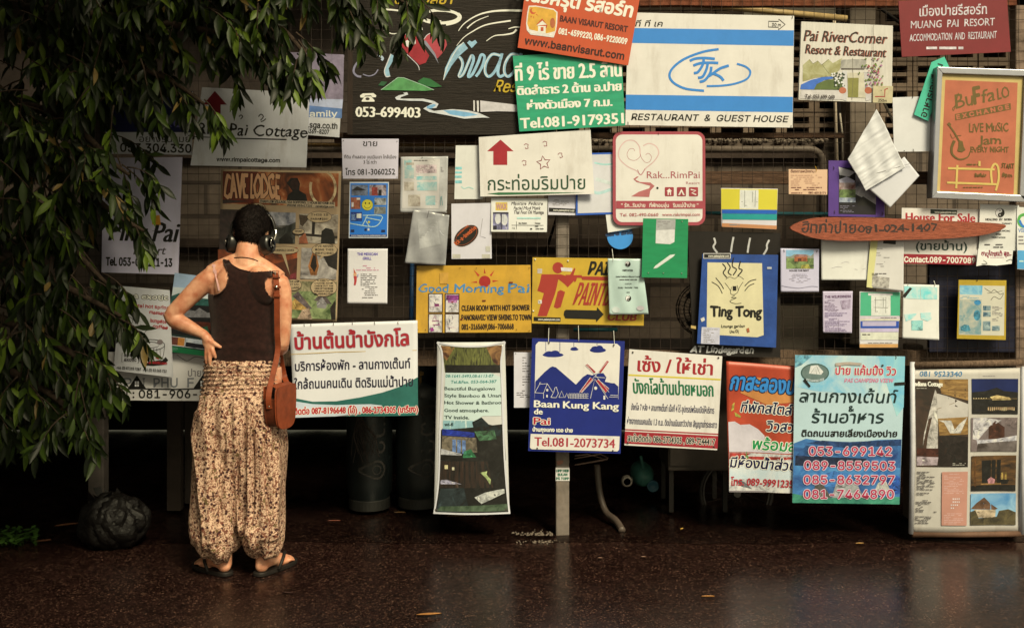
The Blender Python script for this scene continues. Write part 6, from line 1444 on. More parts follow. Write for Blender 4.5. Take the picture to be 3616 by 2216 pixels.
s.pic('tent_room_picture', [([(1500,578),(1952,578),(1945,1330),(1505,1330)],photo_mat(['1c120e','33221a','4c3626'],8)),([(1700,580),(1952,580),(1950,760),(1720,700)],BAM),([(1680,700),(1760,720),(1950,790),(1945,900),(1690,915)],paint('c4baa4',.5,.2,12)),([(1690,915),(1945,900),(1945,1050),(1700,1060)],BAM),([(1670,665),(1680,690),(1690,900),(1685,1170),(1590,1170),(1600,1080),(1640,900),(1610,920),(1560,1150),(1570,1050),(1620,850)],'c6bca6'),([(1695,930),(1800,930),(1830,1010),(1870,960),(1940,905),(1880,1040),(1790,1040),(1740,950)],'cfc6b0'),([(1690,1065),(1945,1070),(1942,1325),(1690,1325)],'241812'),([(1508,1170),(1690,1170),(1690,1240),(1508,1240)],'4a2418'),([(1508,1240),(1690,1245),(1680,1312),(1508,1318)],'b8a49c'),('s',[(1680,835),(1830,780)],4,'8a7450')])
s.text('ndiana Cottage', (1498,638), (1732,640), 38, WHT, (2.4,1), sans=False); s.lines(1512,652,1730,662,1,paint('b0a890'),th=5); s.lines(1810,1292,1925,1318,2,paint('b0a890'),th=5)
s.pic('lake_picture', [([(1982,575),(2382,575),(2378,880),(1980,876)],paint('1a2850',.4,.3,6)),([(1982,690),(2100,680),(2200,650),(2260,680),(2380,690),(2378,880),(1980,876)],'141214'),([(2140,730),(2200,715),(2310,735),(2320,755),(2160,758)],'e0c078'),('s',[(1990,745),(2370,745)],4,'a88a50')] + [('r',2120+i*17,818,2128+i*17,845+4*math.sin(i),'e0b880') for i in range(14)] + [('e',1996+i*22,742,4,5,'e0c890') for i in range(6)])
s.pic('bed_picture', [([(1972,908),(2375,908),(2370,1200),(1970,1196)],photo_mat(['4a3c34','6a5a50','8a7a70'],8)),([(1990,910),(2100,908),(2240,930),(2120,1000),(2030,1100),(1985,1090)],'cfc6ba'),([(2125,990),(2185,935),(2265,990),(2265,1080),(2125,1095)],'4a2a1c'),([(2020,1100),(2200,1090),(2370,1060),(2370,1120),(2030,1150)],'cfc8c0'),([(2030,1130),(2370,1105),(2370,1200),(2020,1196)],photo_mat(['3a3028','5c5044','7c7064'],12)),([(2300,910),(2375,908),(2372,1020),(2260,960)],'7a6a60')])
s.pic('mirror_picture', [([(1975,1235),(2368,1232),(2362,1540),(1972,1536)],photo_mat(['22140c','4a3018','7a5428'],10,1,(1,1,3))),([(2065,1275),(2240,1270),(2235,1470),(2070,1470)],'120c0a'),('r',2060,1474,2240,1482,'a07840'),([(2120,1440),(2150,1418),(2185,1440),(2180,1475),(2125,1475)],'c88a84'),('r',2240,1380,2256,1450,'b09048'),('r',2270,1378,2286,1448,'a88840'),([(2225,1440),(2310,1440),(2290,1480),(2240,1480)],'1c120e'),([(1975,1490),(2362,1485),(2362,1538),(1972,1536)],'1e120c'),('r',2000,1240,2014,1500,'6a4420')])
s.pic('hut_picture', [([(1970,1560),(2365,1558),(2360,1830),(1966,1828)],photo_mat(['4a84a8','6aa4c0','9cc0c4'],7)),([(1968,1690),(2020,1640),(2090,1592),(2150,1650),(2210,1690),(2200,1700),(1990,1692)],'6a4c34'),([(2000,1695),(2195,1700),(2190,1770),(2000,1765)],'c8b088'),([(1966,1715),(2010,1700),(2040,1770),(2200,1760),(2220,1710),(2300,1695),(2362,1720),(2360,1830),(1966,1828)],photo_mat(['1c1a12','3c3822','6a5c38'],18))])
s.lines(1508,1365,1670,1530,12,SMALL,th=6); s.lines(1506,1545,1670,1575,2,SMALL,th=6); s.lines(1500,1610,1680,1720,8,SMALL,th=6); s.lines(1495,1750,1660,1820,5,SMALL,th=6)
s.poly([(1718,1370),(1942,1368),(1932,1830),(1716,1828)], paint('c28a70',.5,.2,4), 'pink_box'); s.lines(1735,1380,1915,1560,12,paint('cfa490'),th=6); s.lines(1735,1720,1910,1820,7,paint('cfa490'),th=6)
s.pic('dots', [('r',1810+i*17+(j%2)*8-j*8,1595+j*26,1820+i*17+(j%2)*8-j*8,1606+j*26,'dccfc0') for j in range(4) for i in range(4 if j<3 else 2)])
# --- sticker on the post
s = Sign('sticker', 'small white sticker with green capitals stuck to the square post', 'sticker', MESHY + .0095, C3, tilt=(0,0))
s.board([(517,1338),(636,1340),(636,1452),(517,1452)], WH, .002)
for t_, y in (('UPP MED',1376),('SULAN',1408),('PÅ TOPP',1442)): s.text(t_, (522 if y != 1408 else 534,y), (630 if y != 1408 else 616,y), 20, paint('1f6a48',.5), 1.8)
s = Sign('sticker', 'torn brown sticker remnant on the square post just above the white one', 'sticker', MESHY + .0095, C3, tilt=(0,0))
s.board([(522,1285),(560,1274),(586,1280),(575,1305),(540,1320),(528,1308)], paint('9a6a50',.7,.5,40), .001, part='paper')
# ================================================================== THE PERSON
from mathutils.bvhtree import BVHTree
PY = 4.55
def q1(u, v, dy=0.0): return P(560 + .39746*u, 700 + .39746*v, PY + dy)
def q2(u, v, dy=0.0): return P(640 + .5699*u, 1200 + .5699*v, PY + dy)
U1 = .39746 / W * PY            # metres per unit of the upper view
U2 = .5699 / W * PY

def loft_into(mb, rings, mat, n=40, ex=2.0):
    """rings: (centre, half width, half depth front, half depth back)"""
    vs, fs = [], []
    for c, rx, rf, rb in rings:
        for k in range(n):
            a = 2*math.pi*k/n; ca, sa = math.cos(a), math.sin(a)
            x = math.copysign(abs(ca)**(2/ex), ca); y = math.copysign(abs(sa)**(2/ex), sa)
            vs.append(c + Vector((x*rx, y*(rf if y > 0 else rb), 0)))
    R = len(rings)
    for i in range(R-1):
        for k in range(n):
            k2 = (k+1) % n; fs.append((i*n+k, (i+1)*n+k, (i+1)*n+k2, i*n+k2))
    fs.append(tuple(range(n))); fs.append(tuple((R-1)*n+k for k in range(n))[::-1])
    mb.add(vs, fs, mat)
def ellipsoid(mb, c, r, mat, rot=None, n=24):
    bm = bmesh.new(); bmesh.ops.create_uvsphere(bm, u_segments=n, v_segments=n//2+2, radius=1)
    vs = []
    for v in bm.verts:
        p = Vector((v.co.x*r[0], v.co.y*r[1], v.co.z*r[2]))
        if rot: p = rot @ p
        vs.append(Vector(c) + p)
    fs = [tuple(q.index for q in f.verts) for f in bm.faces]; bm.free()
    mb.add(vs, fs, mat)
def remesh(mb, vox, smooth=6, fac=.5):
    me = bpy.data.meshes.new('tmp'); me.from_pydata([tuple(v) for v in mb.v], [], mb.f); me.update()
    ob = bpy.data.objects.new('tmp', me); COL.objects.link(ob)
    m = ob.modifiers.new('r', 'REMESH'); m.mode = 'VOXEL'; m.voxel_size = vox; m.use_smooth_shade = True
    if smooth: k = ob.modifiers.new('s', 'SMOOTH'); k.factor = fac; k.iterations = smooth
    bpy.context.view_layer.update()
    dg = bpy.context.evaluated_depsgraph_get()
    out = bpy.data.meshes.new_from_object(ob.evaluated_get(dg))
    bpy.data.objects.remove(ob); bpy.data.meshes.remove(me)
    return out
def place(me, name, parent, mats, smooth=True):
    o = bpy.data.objects.new(name, me); COL.objects.link(o); o.parent = parent
    L = Vector(ORIGIN[parent.name]); ORIGIN[o.name] = tuple(L)
    co = np.empty(len(me.vertices)*3); me.vertices.foreach_get('co', co); co = co.reshape(-1,3) - np.array(L)
    me.vertices.foreach_set('co', co.ravel())
    me.materials.clear()
    for m in mats: me.materials.append(m)
    if smooth: me.polygons.foreach_set('use_smooth', [True]*len(me.polygons))
    me.update(); return o

SKIN = bpy.data.materials.new('skin'); SKIN.use_nodes = True
_b = SKIN.node_tree.nodes['Principled BSDF']
_n = SKIN.node_tree.nodes.new('ShaderNodeTexNoise'); _n.inputs['Scale'].default_value = 26; _n.inputs['Detail'].default_value = 6
_tc = SKIN.node_tree.nodes.new('ShaderNodeTexCoord'); SKIN.node_tree.links.new(_tc.outputs['Object'], _n.inputs['Vector'])
_r = SKIN.node_tree.nodes.new('ShaderNodeValToRGB'); SKIN.node_tree.links.new(_n.outputs['Fac'], _r.inputs[0])
_r.color_ramp.elements[0].position = .3; _r.color_ramp.elements[0].color = (.56, .20, .11, 1)
_r.color_ramp.elements[1].position = .7; _r.color_ramp.elements[1].color = (.80, .44, .29, 1)
SKIN.node_tree.links.new(_r.outputs[0], _b.inputs['Base Color'])
_b.inputs['Roughness'].default_value = .48
_b.inputs['Subsurface Weight'].default_value = .12; _b.inputs['Subsurface Scale'].default_value = .02
_b.inputs['Subsurface Radius'].default_value = (1, .3, .15)
_bp = SKIN.node_tree.nodes.new('ShaderNodeBump'); _bp.inputs['Strength'].default_value = .06; _bp.inputs['Distance'].default_value = .004
_n2 = SKIN.node_tree.nodes.new('ShaderNodeTexNoise'); _n2.inputs['Scale'].default_value = 240
SKIN.node_tree.links.new(_tc.outputs['Object'], _n2.inputs['Vector']); SKIN.node_tree.links.new(_n2.outputs['Fac'], _bp.inputs['Height']); SKIN.node_tree.links.new(_bp.outputs[0], _b.inputs['Normal'])

base = Vector((q2(380, 1440).x, PY + .05, 0))
person = thing('person', 'person seen from behind in a brown tank top and baggy floral trousers, hand on hip', 'person', base)

# ---- torso (shared by the body and the tank top)
TR = [(1560,770,292,.108,.112),(1440,765,290,.104,.104),(1330,764,276,.100,.100),(1200,762,272,.100,.100),(1080,757,276,.108,.104),(980,752,280,.118,.107),(880,748,284,.122,.108),
      (790,752,290,.118,.106),(720,760,292,.106,.100),(660,768,268,.088,.088),(610,774,220,.070,.074),(575,780,165,.058,.064),(545,785,122,.052,.058)]
def torso(mb):
    loft_into(mb, [(q1(c, v, .012 if v > 650 else .02), hw*U1, f, b) for v, c, hw, f, b in TR], SKIN, 48, 2.25)
    # shoulder slopes
    mb.tube([q1(775,560,.015), q1(660,598,.01), q1(560,640,.005), q1(478,690,.0)], [.050,.050,.050,.050], SKIN, 16)
    mb.tube([q1(800,565,.015), q1(900,620,.01), q1(985,675,.005), q1(1062,735,.0)], [.050,.048,.048,.048], SKIN, 16)
    # shoulder blades
    ellipsoid(mb, q1(610,760,-.055), (.055,.045,.085), SKIN, Matrix.Rotation(.25,3,'Y')); ellipsoid(mb, q1(905,770,-.055), (.055,.045,.085), SKIN, Matrix.Rotation(-.25,3,'Y'))
mb = MB(); torso(mb)
# neck and head
mb.tube([q1(785,600,.01), q1(790,520,.012), q1(797,440,.022), q1(815,370,.04), q1(828,320,.06)], [.064,.056,.0515,.050,.052], SKIN, 20)
HC = q1(838, 262, .055)
HT = Matrix.Rotation(math.radians(-34), 3, 'X') @ Matrix.Rotation(math.radians(5), 3, 'Y')
def hp(x, y, z): return HC + HT @ Vector((x, y, z))        # head frame: x right, y towards the face, z up
ellipsoid(mb, HC, (.071,.090,.088), SKIN, HT, 32)
ellipsoid(mb, hp(0,.030,-.050), (.056,.062,.066), SKIN, HT)
ellipsoid(mb, hp(0,.072,-.098), (.024,.022,.020), SKIN, HT)          # chin
mb.tube([hp(0,.086,-.012), hp(0,.102,-.040), hp(0,.094,-.052)], [.008,.013,.010], SKIN, 10)   # nose
for sx in (-1, 1):
    ellipsoid(mb, hp(sx*.012,.088,-.076), (.014,.010,.005), SKIN, HT)
    ellipsoid(mb, hp(sx*.030,.078,-.002), (.022,.012,.007), SKIN, HT)
    ellipsoid(mb, hp(sx*.071,-.002,-.028), (.008,.018,.030), SKIN, HT)
# akimbo arm
mb.tube([q1(520,700,.0), q1(465,715,-.005), q1(395,760,-.012), q1(300,850,-.022), q1(205,945,-.034), q1(135,1015,-.040), q1(108,1055,-.042), q1(118,1082,-.044)], [.048,.052,.047,.042,.038,.036,.033,.026], SKIN, 20)
mb.tube([q1(100,1045,-.042), q1(140,1078,-.044), q1(205,1110,-.046), q1(290,1152,-.052), q1(365,1190,-.060), q1(412,1215,-.066)], [.030,.036,.035,.029,.0225,.021], SKIN, 20)
ellipsoid(mb, q1(88,1052,-.040), (.020,.022,.020), SKIN)
# hand: palm, four fingers and a thumb
PR = Matrix.Rotation(math.radians(20), 3, 'Y')
mb.tube([q1(405,1210,-.066), q1(428,1240,-.071), q1(445,1272,-.074)], [.020,.022,.020], SKIN, 14)
ellipsoid(mb, q1(445,1285,-.074), (.027,.014,.040), SKIN, Matrix.Rotation(math.radians(-28), 3, 'Y'))
for pts, r in (([(462,1268,-.078),(492,1287,-.084),(522,1306,-.086),(549,1322,-.084)],.0098), ([(466,1312,-.080),(480,1348,-.087),(494,1384,-.088),(506,1412,-.084)],.0098),
               ([(450,1325,-.078),(453,1375,-.085),(455,1425,-.085),(457,1474,-.080)],.0095), ([(428,1320,-.072),(424,1370,-.077),(422,1420,-.076),(424,1464,-.071)],.0088)):
    mb.tube([q1(*p) for p in pts], [r*1.15, r*1.05, r, r*.72], SKIN, 10)
    ellipsoid(mb, q1(*pts[1]), (r*1.12,)*3, SKIN, None, 10); ellipsoid(mb, q1(*pts[-1]), (r*.74,)*3, SKIN, None, 10)
mb.tube([q1(425,1235,-.055), q1(432,1270,-.030), q1(445,1310,-.005), q1(458,1335,.015)], [.013,.011,.010,.0075], SKIN, 10)
# hanging arm, forearm bent forwards with the hand before the belly
mb.tube([q1(1030,735,.0), q1(1072,760,.0), q1(1098,830,.0), q1(1108,950,.0), q1(1110,1080,.002), q1(1108,1200,.006), q1(1100,1290,.012), q1(1094,1330,.02)], [.046,.047,.0415,.039,.036,.033,.031,.026], SKIN, 20)
mb.tube([q1(1098,1305,.012), q1(1085,1325,.06), q1(1050,1310,.13), q1(990,1270,.20), q1(950,1240,.235)], [.030,.035,.033,.025,.020], SKIN, 20)
ellipsoid(mb, q1(920,1220,.262), (.042,.028,.016), SKIN, Matrix.Rotation(.6,3,'Z'))
for k, (dx, dz) in enumerate(((0,-14),(-4,4),(-6,22),(-4,40))):
    mb.tube([q1(900+dx,1205+dz,.272), q1(860+dx,1190+dz,.285), q1(832+dx,1200+dz,.275), q1(828+dx,1225+dz,.255)], [.010,.0095,.009,.007], SKIN, 10)
mb.tube([q1(935,1205,.255), q1(915,1165,.262), q1(890,1145,.268)], [.012,.010,.008], SKIN, 10)
# legs and feet
def wv(x, y, z): return Vector((x, y, z))
feet = (((-1.283, 4.575), (-1.445, 4.70), -1), ((-1.118, 4.575), (-1.030, 4.735), 1))
for (hx, hy), (tx, ty), sd in feet:
    hip = q1(770 + sd*150, 1600, .02); kn = wv(hip.x*.45 + hx*.55 + .0, 4.60, .46); an = wv(hx, hy + .012, .088)
    mb.tube([hip + wv(0,0,.05), hip, hip*.5+kn*.5 + wv(0,.0,0), kn, kn*.55+an*.45 + wv(0,-.014,0), an + wv(0,0,.05), an, wv(hx, hy+.006, .045)], [.085,.088,.070,.054,.052,.034,.0285,.030], SKIN, 20)
    d = (wv(tx,ty,0) - wv(hx,hy,0)); L = d.length; d.normalize(); sdv = wv(d.y, -d.x, 0)
    ang = math.atan2(d.y, d.x)
    ellipsoid(mb, wv(hx,hy,.043) + d*.002, (.031,.029,.029), SKIN, Matrix.Rotation(ang,3,'Z'))
    mb.tube([wv(hx,hy,.048), wv(hx,hy,.055)+d*.05, wv(hx,hy,.050)+d*.10, wv(hx,hy,.037)+d*.145, wv(hx,hy,.031)+d*.17], [.027,.029,.029,.020,.013], SKIN, 16)
    mb.tube([wv(hx,hy,.036)-sdv*.012*sd+d*.09, wv(hx,hy,.031)+d*.15-sdv*.022*sd], [.022,.017], SKIN, 12)
    mb.tube([wv(hx,hy,.034)+sdv*.012*sd+d*.09, wv(hx,hy,.029)+d*.15+sdv*.020*sd], [.020,.014], SKIN, 12)
    for j, (off, ln, r) in enumerate(((-.030,.205,.0115),(-.012,.208,.0085),(.004,.200,.008),(.018,.190,.0078),(.031,.176,.0075))):
        o_ = sdv*off*sd
        mb.tube([wv(hx,hy,.032)+o_+d*.14, wv(hx,hy,.033)+o_*1.05+d*(ln-.022), wv(hx,hy,.026)+o_*1.08+d*ln], [r*1.1,r*1.05,r*.75], SKIN, 8)
        ellipsoid(mb, wv(hx,hy,.026)+o_*1.08+d*ln, (r*.8,)*3, SKIN, None, 8)
body_me = remesh(mb, .0042, 5)
body = place(body_me, 'body', person, [SKIN])
OFF = np.array(ORIGIN['person'])
bco = np.empty(len(body_me.vertices)*3); body_me.vertices.foreach_get('co', bco); bco = bco.reshape(-1,3) + OFF
bvh = BVHTree.FromPolygons([tuple(v) for v in bco], [tuple(p.vertices) for p in body_me.polygons])
def onbody(p, lift=.002, tree=None):
    """First point of the body that the eye meets at p's pixel."""
    e = Vector((0, 0, CAMZ)); d = (p - e).normalized()
    h = (tree or bvh).ray_cast(e, d)
    return (h[0] - d * lift) if h[0] else p

def uv1(p):
    px = CX + p[0]/p[1]*W; py = HZ - (p[2]-CAMZ)/p[1]*W
    return ((px-560)/.39746, (py-700)/.39746)

# ---- tank top: the torso's own surface, a little proud of it
TOPM = bpy.data.materials.new('ribbed_jersey'); TOPM.use_nodes = True
_nt = TOPM.node_tree; _b = _nt.nodes['Principled BSDF']; _b.inputs['Roughness'].default_value = .9; _b.inputs['Specular IOR Level'].default_value = .15
_tc = _nt.nodes.new('ShaderNodeTexCoord'); _n = _nt.nodes.new('ShaderNodeTexNoise'); _n.inputs['Scale'].default_value = 60; _n.inputs['Detail'].default_value = 8; _nt.links.new(_tc.outputs['Object'], _n.inputs['Vector'])
_r = _nt.nodes.new('ShaderNodeValToRGB'); _nt.links.new(_n.outputs['Fac'], _r.inputs[0]); _r.color_ramp.elements[0].position = .3; _r.color_ramp.elements[0].color = (.013,.0050,.0047,1); _r.color_ramp.elements[1].position = .7; _r.color_ramp.elements[1].color = (.029,.011,.0095,1)
_nt.links.new(_r.outputs[0], _b.inputs['Base Color'])
_b.inputs['Sheen Weight'].default_value = .15
mb = MB(); torso(mb)
tme = remesh(mb, .0042, 7)
BACK = [(575,540),(622,548),(648,585),(720,628),(830,652),(930,648),(1000,645),(1040,660),(1062,690),(1012,690),(965,705),(942,745),(950,810),(985,868),(1030,900),(1100,910),(1100,1500),(1030,1475),(700,1475),(480,1480),(420,1510),(400,1200),(400,850),(455,850),(492,862),(550,840),(600,782),(620,705),(610,640),(572,565)]
FRONT = [(560,520),(640,540),(680,700),(770,760),(900,760),(980,660),(1000,620),(1075,690),(1020,700),(985,800),(1010,900),(1100,930),(1100,1490),(400,1490),(400,900),(500,880),(570,780),(580,640)]
me = tme; n = len(me.vertices); co = np.empty(n*3); me.vertices.foreach_get('co', co); co = co.reshape(-1,3)
no = np.empty(n*3); me.vertex_normals.foreach_get('vector', no); no = no.reshape(-1,3)
# soft wrinkles gathering at the waist
for i in range(n):
    u, v = uv1(co[i])
    w = max(0, min(1, (v-1150)/150))
    f = noise.noise((co[i][0]*7, co[i][1]*7, co[i][2]*38 + 12*abs(co[i][0]-base.x)*(.4))) * .007 * w + noise.noise((co[i][0]*9, co[i][1]*9, co[i][2]*9)) * .0035
    co[i] += no[i] * (.0062 + f)
sel = []
for p in me.polygons:
    c = co[list(p.vertices)].mean(0); u, v = uv1(c)
    back = no[p.vertices[0]][1] < .25
    if inside(BACK if back else FRONT, u, v): sel.append(tuple(p.vertices))
ids = sorted({i for f in sel for i in f}); mp_ = {i: k for k, i in enumerate(ids)}
tm = bpy.data.meshes.new('tank_top'); tm.from_pydata([tuple(co[i]) for i in ids], [], [tuple(mp_[i] for i in f) for f in sel])
top = place(tm, 'tank_top', person, [TOPM]); md = top.modifiers.new('thick', 'SOLIDIFY'); md.thickness = .004; md.offset = -.6
ttree = BVHTree.FromPolygons([tuple(co[i]) for i in ids], [tuple(mp_[i] for i in f) for f in sel])
# seam edging along the armholes and neckline
mb = MB()
EDG = paint((.055,.024,.02), .8, .2)
for poly in ([(622,548),(648,585),(720,628),(830,652),(930,648),(1000,645)], [(575,560),(610,640),(621,705),(601,782),(550,840),(492,862)], [(1005,690),(965,705),(942,745),(950,810),(985,868),(1026,898)]):
    pts = [onbody(q1(*p), .0045, ttree) for p in smooth_pts(poly, 5)]
    pts = [p for p in pts if abs(p.y - PY) < .2]
    if len(pts) > 3: mb.tube(pts, .0022, EDG, 6)
mb.build('edging', top if False else person, smooth=True)

# ---- hair: the head's surface grown outwards, with loose short strands
HAIRM = paint((.010,.006,.0055), .7, .5, 90, .2, bump=.4)
mb = MB(); ellipsoid(mb, HC, (.0715,.0905,.0885), SKIN, HT, 48)
ellipsoid(mb, q1(812,350,.03), (.050,.040,.050), SKIN, None, 32)
hm = remesh(mb, .005, 4); n = len(hm.vertices)
hc = np.empty(n*3); hm.vertices.foreach_get('co', hc); hc = hc.reshape(-1,3); hn = np.empty(n*3); hm.vertex_normals.foreach_get('vector', hn); hn = hn.reshape(-1,3)
IT = HT.inverted(); HP = [(600,-50),(1100,-50),(1010,300),(935,360),(905,392),(870,408),(845,402),(815,412),(770,406),(735,412),(712,380),(690,330)]
sel = []
for p in hm.polygons:
    c = hc[list(p.vertices)].mean(0); l = IT @ (Vector(c) - HC); u, v = uv1(c)
    if l.y < .045 and l.z > -.035 and (l.y < .02 or l.z > .03) and (hn[p.vertices[0]][1] > .4 or inside(HP, u, v)): sel.append(tuple(p.vertices))
    elif l.z > .045: sel.append(tuple(p.vertices))
    elif hn[p.vertices[0]][1] < .2 and inside(HP, u, v): sel.append(tuple(p.vertices))
ids = sorted({i for f in sel for i in f}); mp_ = {i: k for k, i in enumerate(ids)}
vs = []
for i in ids:
    c = Vector(hc[i]); l = IT @ (c - HC); t = .0075 + .006*max(0, min(1, (l.z+.02)/.06))
    t += .004*noise.noise(c*45) + .003*noise.noise(c*120)
    vs.append(tuple(c + Vector(hn[i])*t))
fs = [tuple(mp_[i] for i in f) for f in sel]
r = random.Random(5)
nb = len(vs)
for k in range(5200):
    i = r.choice(ids); b0 = Vector(vs[mp_[i]]); nn = Vector(hn[i]); l = IT @ (b0 - HC)
    crown = HT @ Vector((0, -.01, .09)); away = (b0 - HC - crown); tg = (away - nn*away.dot(nn)).normalized() if away.length else Vector((0,0,-1))
    tg = (tg + Vector((r.uniform(-.5,.5), r.uniform(-.5,.5), r.uniform(-.5,.3)))).normalized()
    ln = r.uniform(.012,.026) * (.55 if l.z < -.02 else 1); sdv = tg.cross(nn).normalized() * .0011
    tip = b0 + tg*ln + nn*r.uniform(.001,.007)
    q = len(vs); mid = b0 + tg*ln*.5 + nn*.004
    vs += [tuple(b0 - nn*.002 + sdv), tuple(b0 - nn*.002 - sdv), tuple(mid - sdv*.8), tuple(mid + sdv*.8), tuple(tip)]
    fs += [(q, q+1, q+2, q+3), (q+3, q+2, q+4)]
hmm = bpy.data.meshes.new('hair'); hmm.from_pydata(vs, [], fs); place(hmm, 'hair', person, [HAIRM])
for sx in (-1, 1):
    m = MB(); ellipsoid(m, hp(sx*.030,.080,-.014), (.012,.010,.009), paint((.6,.55,.5), .2, .05), HT, 12); ellipsoid(m, hp(sx*.030,.0875,-.015), (.0055,.004,.0055), paint((.03,.02,.015), .2, .05), HT, 10); m.build('eye', person, smooth=True)
m = MB(); m.tube([onbody(q1(*p), .0015) for p in smooth_pts([(672,528),(720,524),(780,527),(840,540),(885,558)], 5)] , .0021, paint((.03,.012,.01), .6, .2), 6); m.build('necklace', person, smooth=True)
# strap of a bra on the bare shoulder
m = MB(); pts = [onbody(q1(*p), .0025) for p in smooth_pts([(492,585),(494,625),(506,670),(516,712),(526,760),(538,822)], 4)]
vs = []
for i, p in enumerate(pts):
    wd = .0042 if i > 9 else .006 + .0025*math.sin(i*1.3)
    vs += [p + Vector((-wd, 0, 0)), p + Vector((wd, 0, 0))]
m.add(vs, [(2*i, 2*i+1, 2*i+3, 2*i+2) for i in range(len(pts)-1)], paint('e0a890', .5, .2)); m.build('bra_strap', person, smooth=True)

# ---- trousers
def floral():
    m = bpy.data.materials.new('floral_print'); m.use_nodes = True; nt = m.node_tree; b = nt.nodes['Principled BSDF']; L = nt.links.new
    tc = nt.nodes.new('ShaderNodeTexCoord')
    def nz(sc, dist, det=3):
        n = nt.nodes.new('ShaderNodeTexNoise'); n.inputs['Scale'].default_value = sc; n.inputs['Distortion'].default_value = dist; n.inputs['Detail'].default_value = det; L(tc.outputs['Object'], n.inputs['Vector']); return n
    def ramp(sock, p0, p1):
        r = nt.nodes.new('ShaderNodeMapRange'); r.inputs['From Min'].default_value = p0; r.inputs['From Max'].default_value = p1; L(sock, r.inputs['Value']); return r.outputs[0]
    def mix(f, a, bcol):
        x = nt.nodes.new('ShaderNodeMix'); x.data_type = 'RGBA'; L(f, x.inputs['Factor'])
        if hasattr(a, 'links'): L(a, x.inputs['A'])
        else: x.inputs['A'].default_value = a
        x.inputs['B'].default_value = bcol; return x.outputs['Result']
    c = mix(ramp(nz(62, 1.8, 4).outputs['Fac'], .51, .555), (.74,.52,.39,1), (.20,.075,.05,1))
    c = mix(ramp(nz(105, 2.4, 3).outputs['Fac'], .545, .58), c, (.13,.045,.036,1))
    v = nt.nodes.new('ShaderNodeTexVoronoi'); v.inputs['Scale'].default_value = 48; L(tc.outputs['Object'], v.inputs['Vector'])
    inv = nt.nodes.new('ShaderNodeMapRange'); inv.inputs['From Min'].default_value = .34; inv.inputs['From Max'].default_value = .26; L(v.outputs['Distance'], inv.inputs['Value'])
    c = mix(inv.outputs[0], c, (.05,.018,.020,1))
    c = mix(ramp(nz(46, 1.0).outputs['Fac'], .62, .66), c, (.17,.12,.055,1))
    L(c, b.inputs['Base Color']); b.inputs['Roughness'].default_value = .75; b.inputs['Specular IOR Level'].default_value = .2
    return m
FL = floral()
mb = MB()
def ring2(v, x0, x1, f, bk, dy=.02): return (q2((x0+x1)/2, v, dy), (x1-x0)/2*U2, f, bk)
loft_into(mb, [ring2(120,149,601,.128,.124,.012), ring2(200,148,604,.132,.130,.014), ring2(280,138,611,.138,.138), ring2(350,122,621,.146,.150), ring2(430,112,626,.15,.158), ring2(520,106,630,.155,.160), ring2(640,108,626,.145,.147), ring2(760,190,550,.11,.11), ring2(930,330,430,.03,.03)], FL, 56, 2.3)
loft_into(mb, [ring2(430,112,360,.12,.14), ring2(600,102,372,.135,.145), ring2(780,96,366,.14,.145), ring2(930,90,360,.145,.145), ring2(1060,87,358,.145,.145,.03), ring2(1160,90,356,.14,.14,.035), ring2(1225,104,355,.125,.125,.035), ring2(1275,134,350,.10,.10,.035), ring2(1312,170,336,.07,.075,.035), ring2(1335,200,312,.045,.045,.037)], FL, 40, 2.3)
loft_into(mb, [ring2(430,370,624,.12,.14), ring2(600,372,632,.135,.145), ring2(780,384,635,.14,.145), ring2(930,396,637,.145,.145), ring2(1060,404,637,.145,.145,.03), ring2(1160,408,634,.14,.14,.035), ring2(1215,412,627,.125,.125,.035), ring2(1262,428,612,.10,.10,.035), ring2(1295,446,590,.07,.075,.035), ring2(1318,468,560,.045,.045,.037)], FL, 40, 2.3)
loft_into(mb, [ring2(330,280,470,.10,.14), ring2(600,318,452,.10,.135), ring2(900,340,438,.09,.118,.03), ring2(1090,350,432,.08,.10,.035), ring2(1150,358,430,.07,.088,.035), ring2(1178,374,420,.05,.06,.035)], FL, 28, 2.2)
pm_ = remesh(mb, .0062, 5)
n = len(pm_.vertices); pc = np.empty(n*3); pm_.vertices.foreach_get('co', pc); pc = pc.reshape(-1,3); pn = np.empty(n*3); pm_.vertex_normals.foreach_get('vector', pn); pn = pn.reshape(-1,3)
for i in range(n):
    x, y, z = pc[i]; px = CX + x/y*W; py = HZ - (z-CAMZ)/y*W; u, v = (px-640)/.5699, (py-1200)/.5699
    sm = max(0, min(1, (372-v)/30))
    f = 0
    if sm > 0:
        ph = (v + 5*noise.noise((x*22, y*22, 1)))/27.0
        f += sm * (.0052*math.cos(2*math.pi*ph) + .0035*noise.noise((x*85, y*85, z*30)) + .0025*noise.noise((x*40, y*40, z*60)))
    if v > 330:
        k = min(1, (v-330)/120)
        lean = .16*(u-370)/260
        fx = x + lean*(1.0 - z)*.35
        a = noise.noise((fx*17, y*8, z*1.6)); b_ = noise.noise((fx*34 + 5, y*14, z*2.6)); c_ = noise.noise((fx*8, y*5, z*1.1 + 3))
        f += k * (.026*(1 - 2*abs(a)) - .008 + .007*b_ + .010*c_)
        low = max(0, min(1, (v-1090)/150))
        f += low * (.010*noise.noise((x*24, y*24, z*22)) + .007*(1-2*abs(noise.noise((x*20+3, y*20, z*26)))))
        # two deep drapes running down from the seat
        for (uu, sl, wdt, dp) in ((395 , .0, 11, .042), (440, -.02, 13, .040), (345, .02, 11, .032), (500,.06,13,.028), (275, -.03, 12, .024), (200,-.02,12,.016), (565,.02,11,.018)):
            d = (u - uu - sl*(v-400)) / wdt
            if y < PY + .02: f -= dp * math.exp(-d*d) * max(0, min(1, (v-390)/260)) * max(0, min(1, (1180-v)/150))
    pc[i] += pn[i] * f
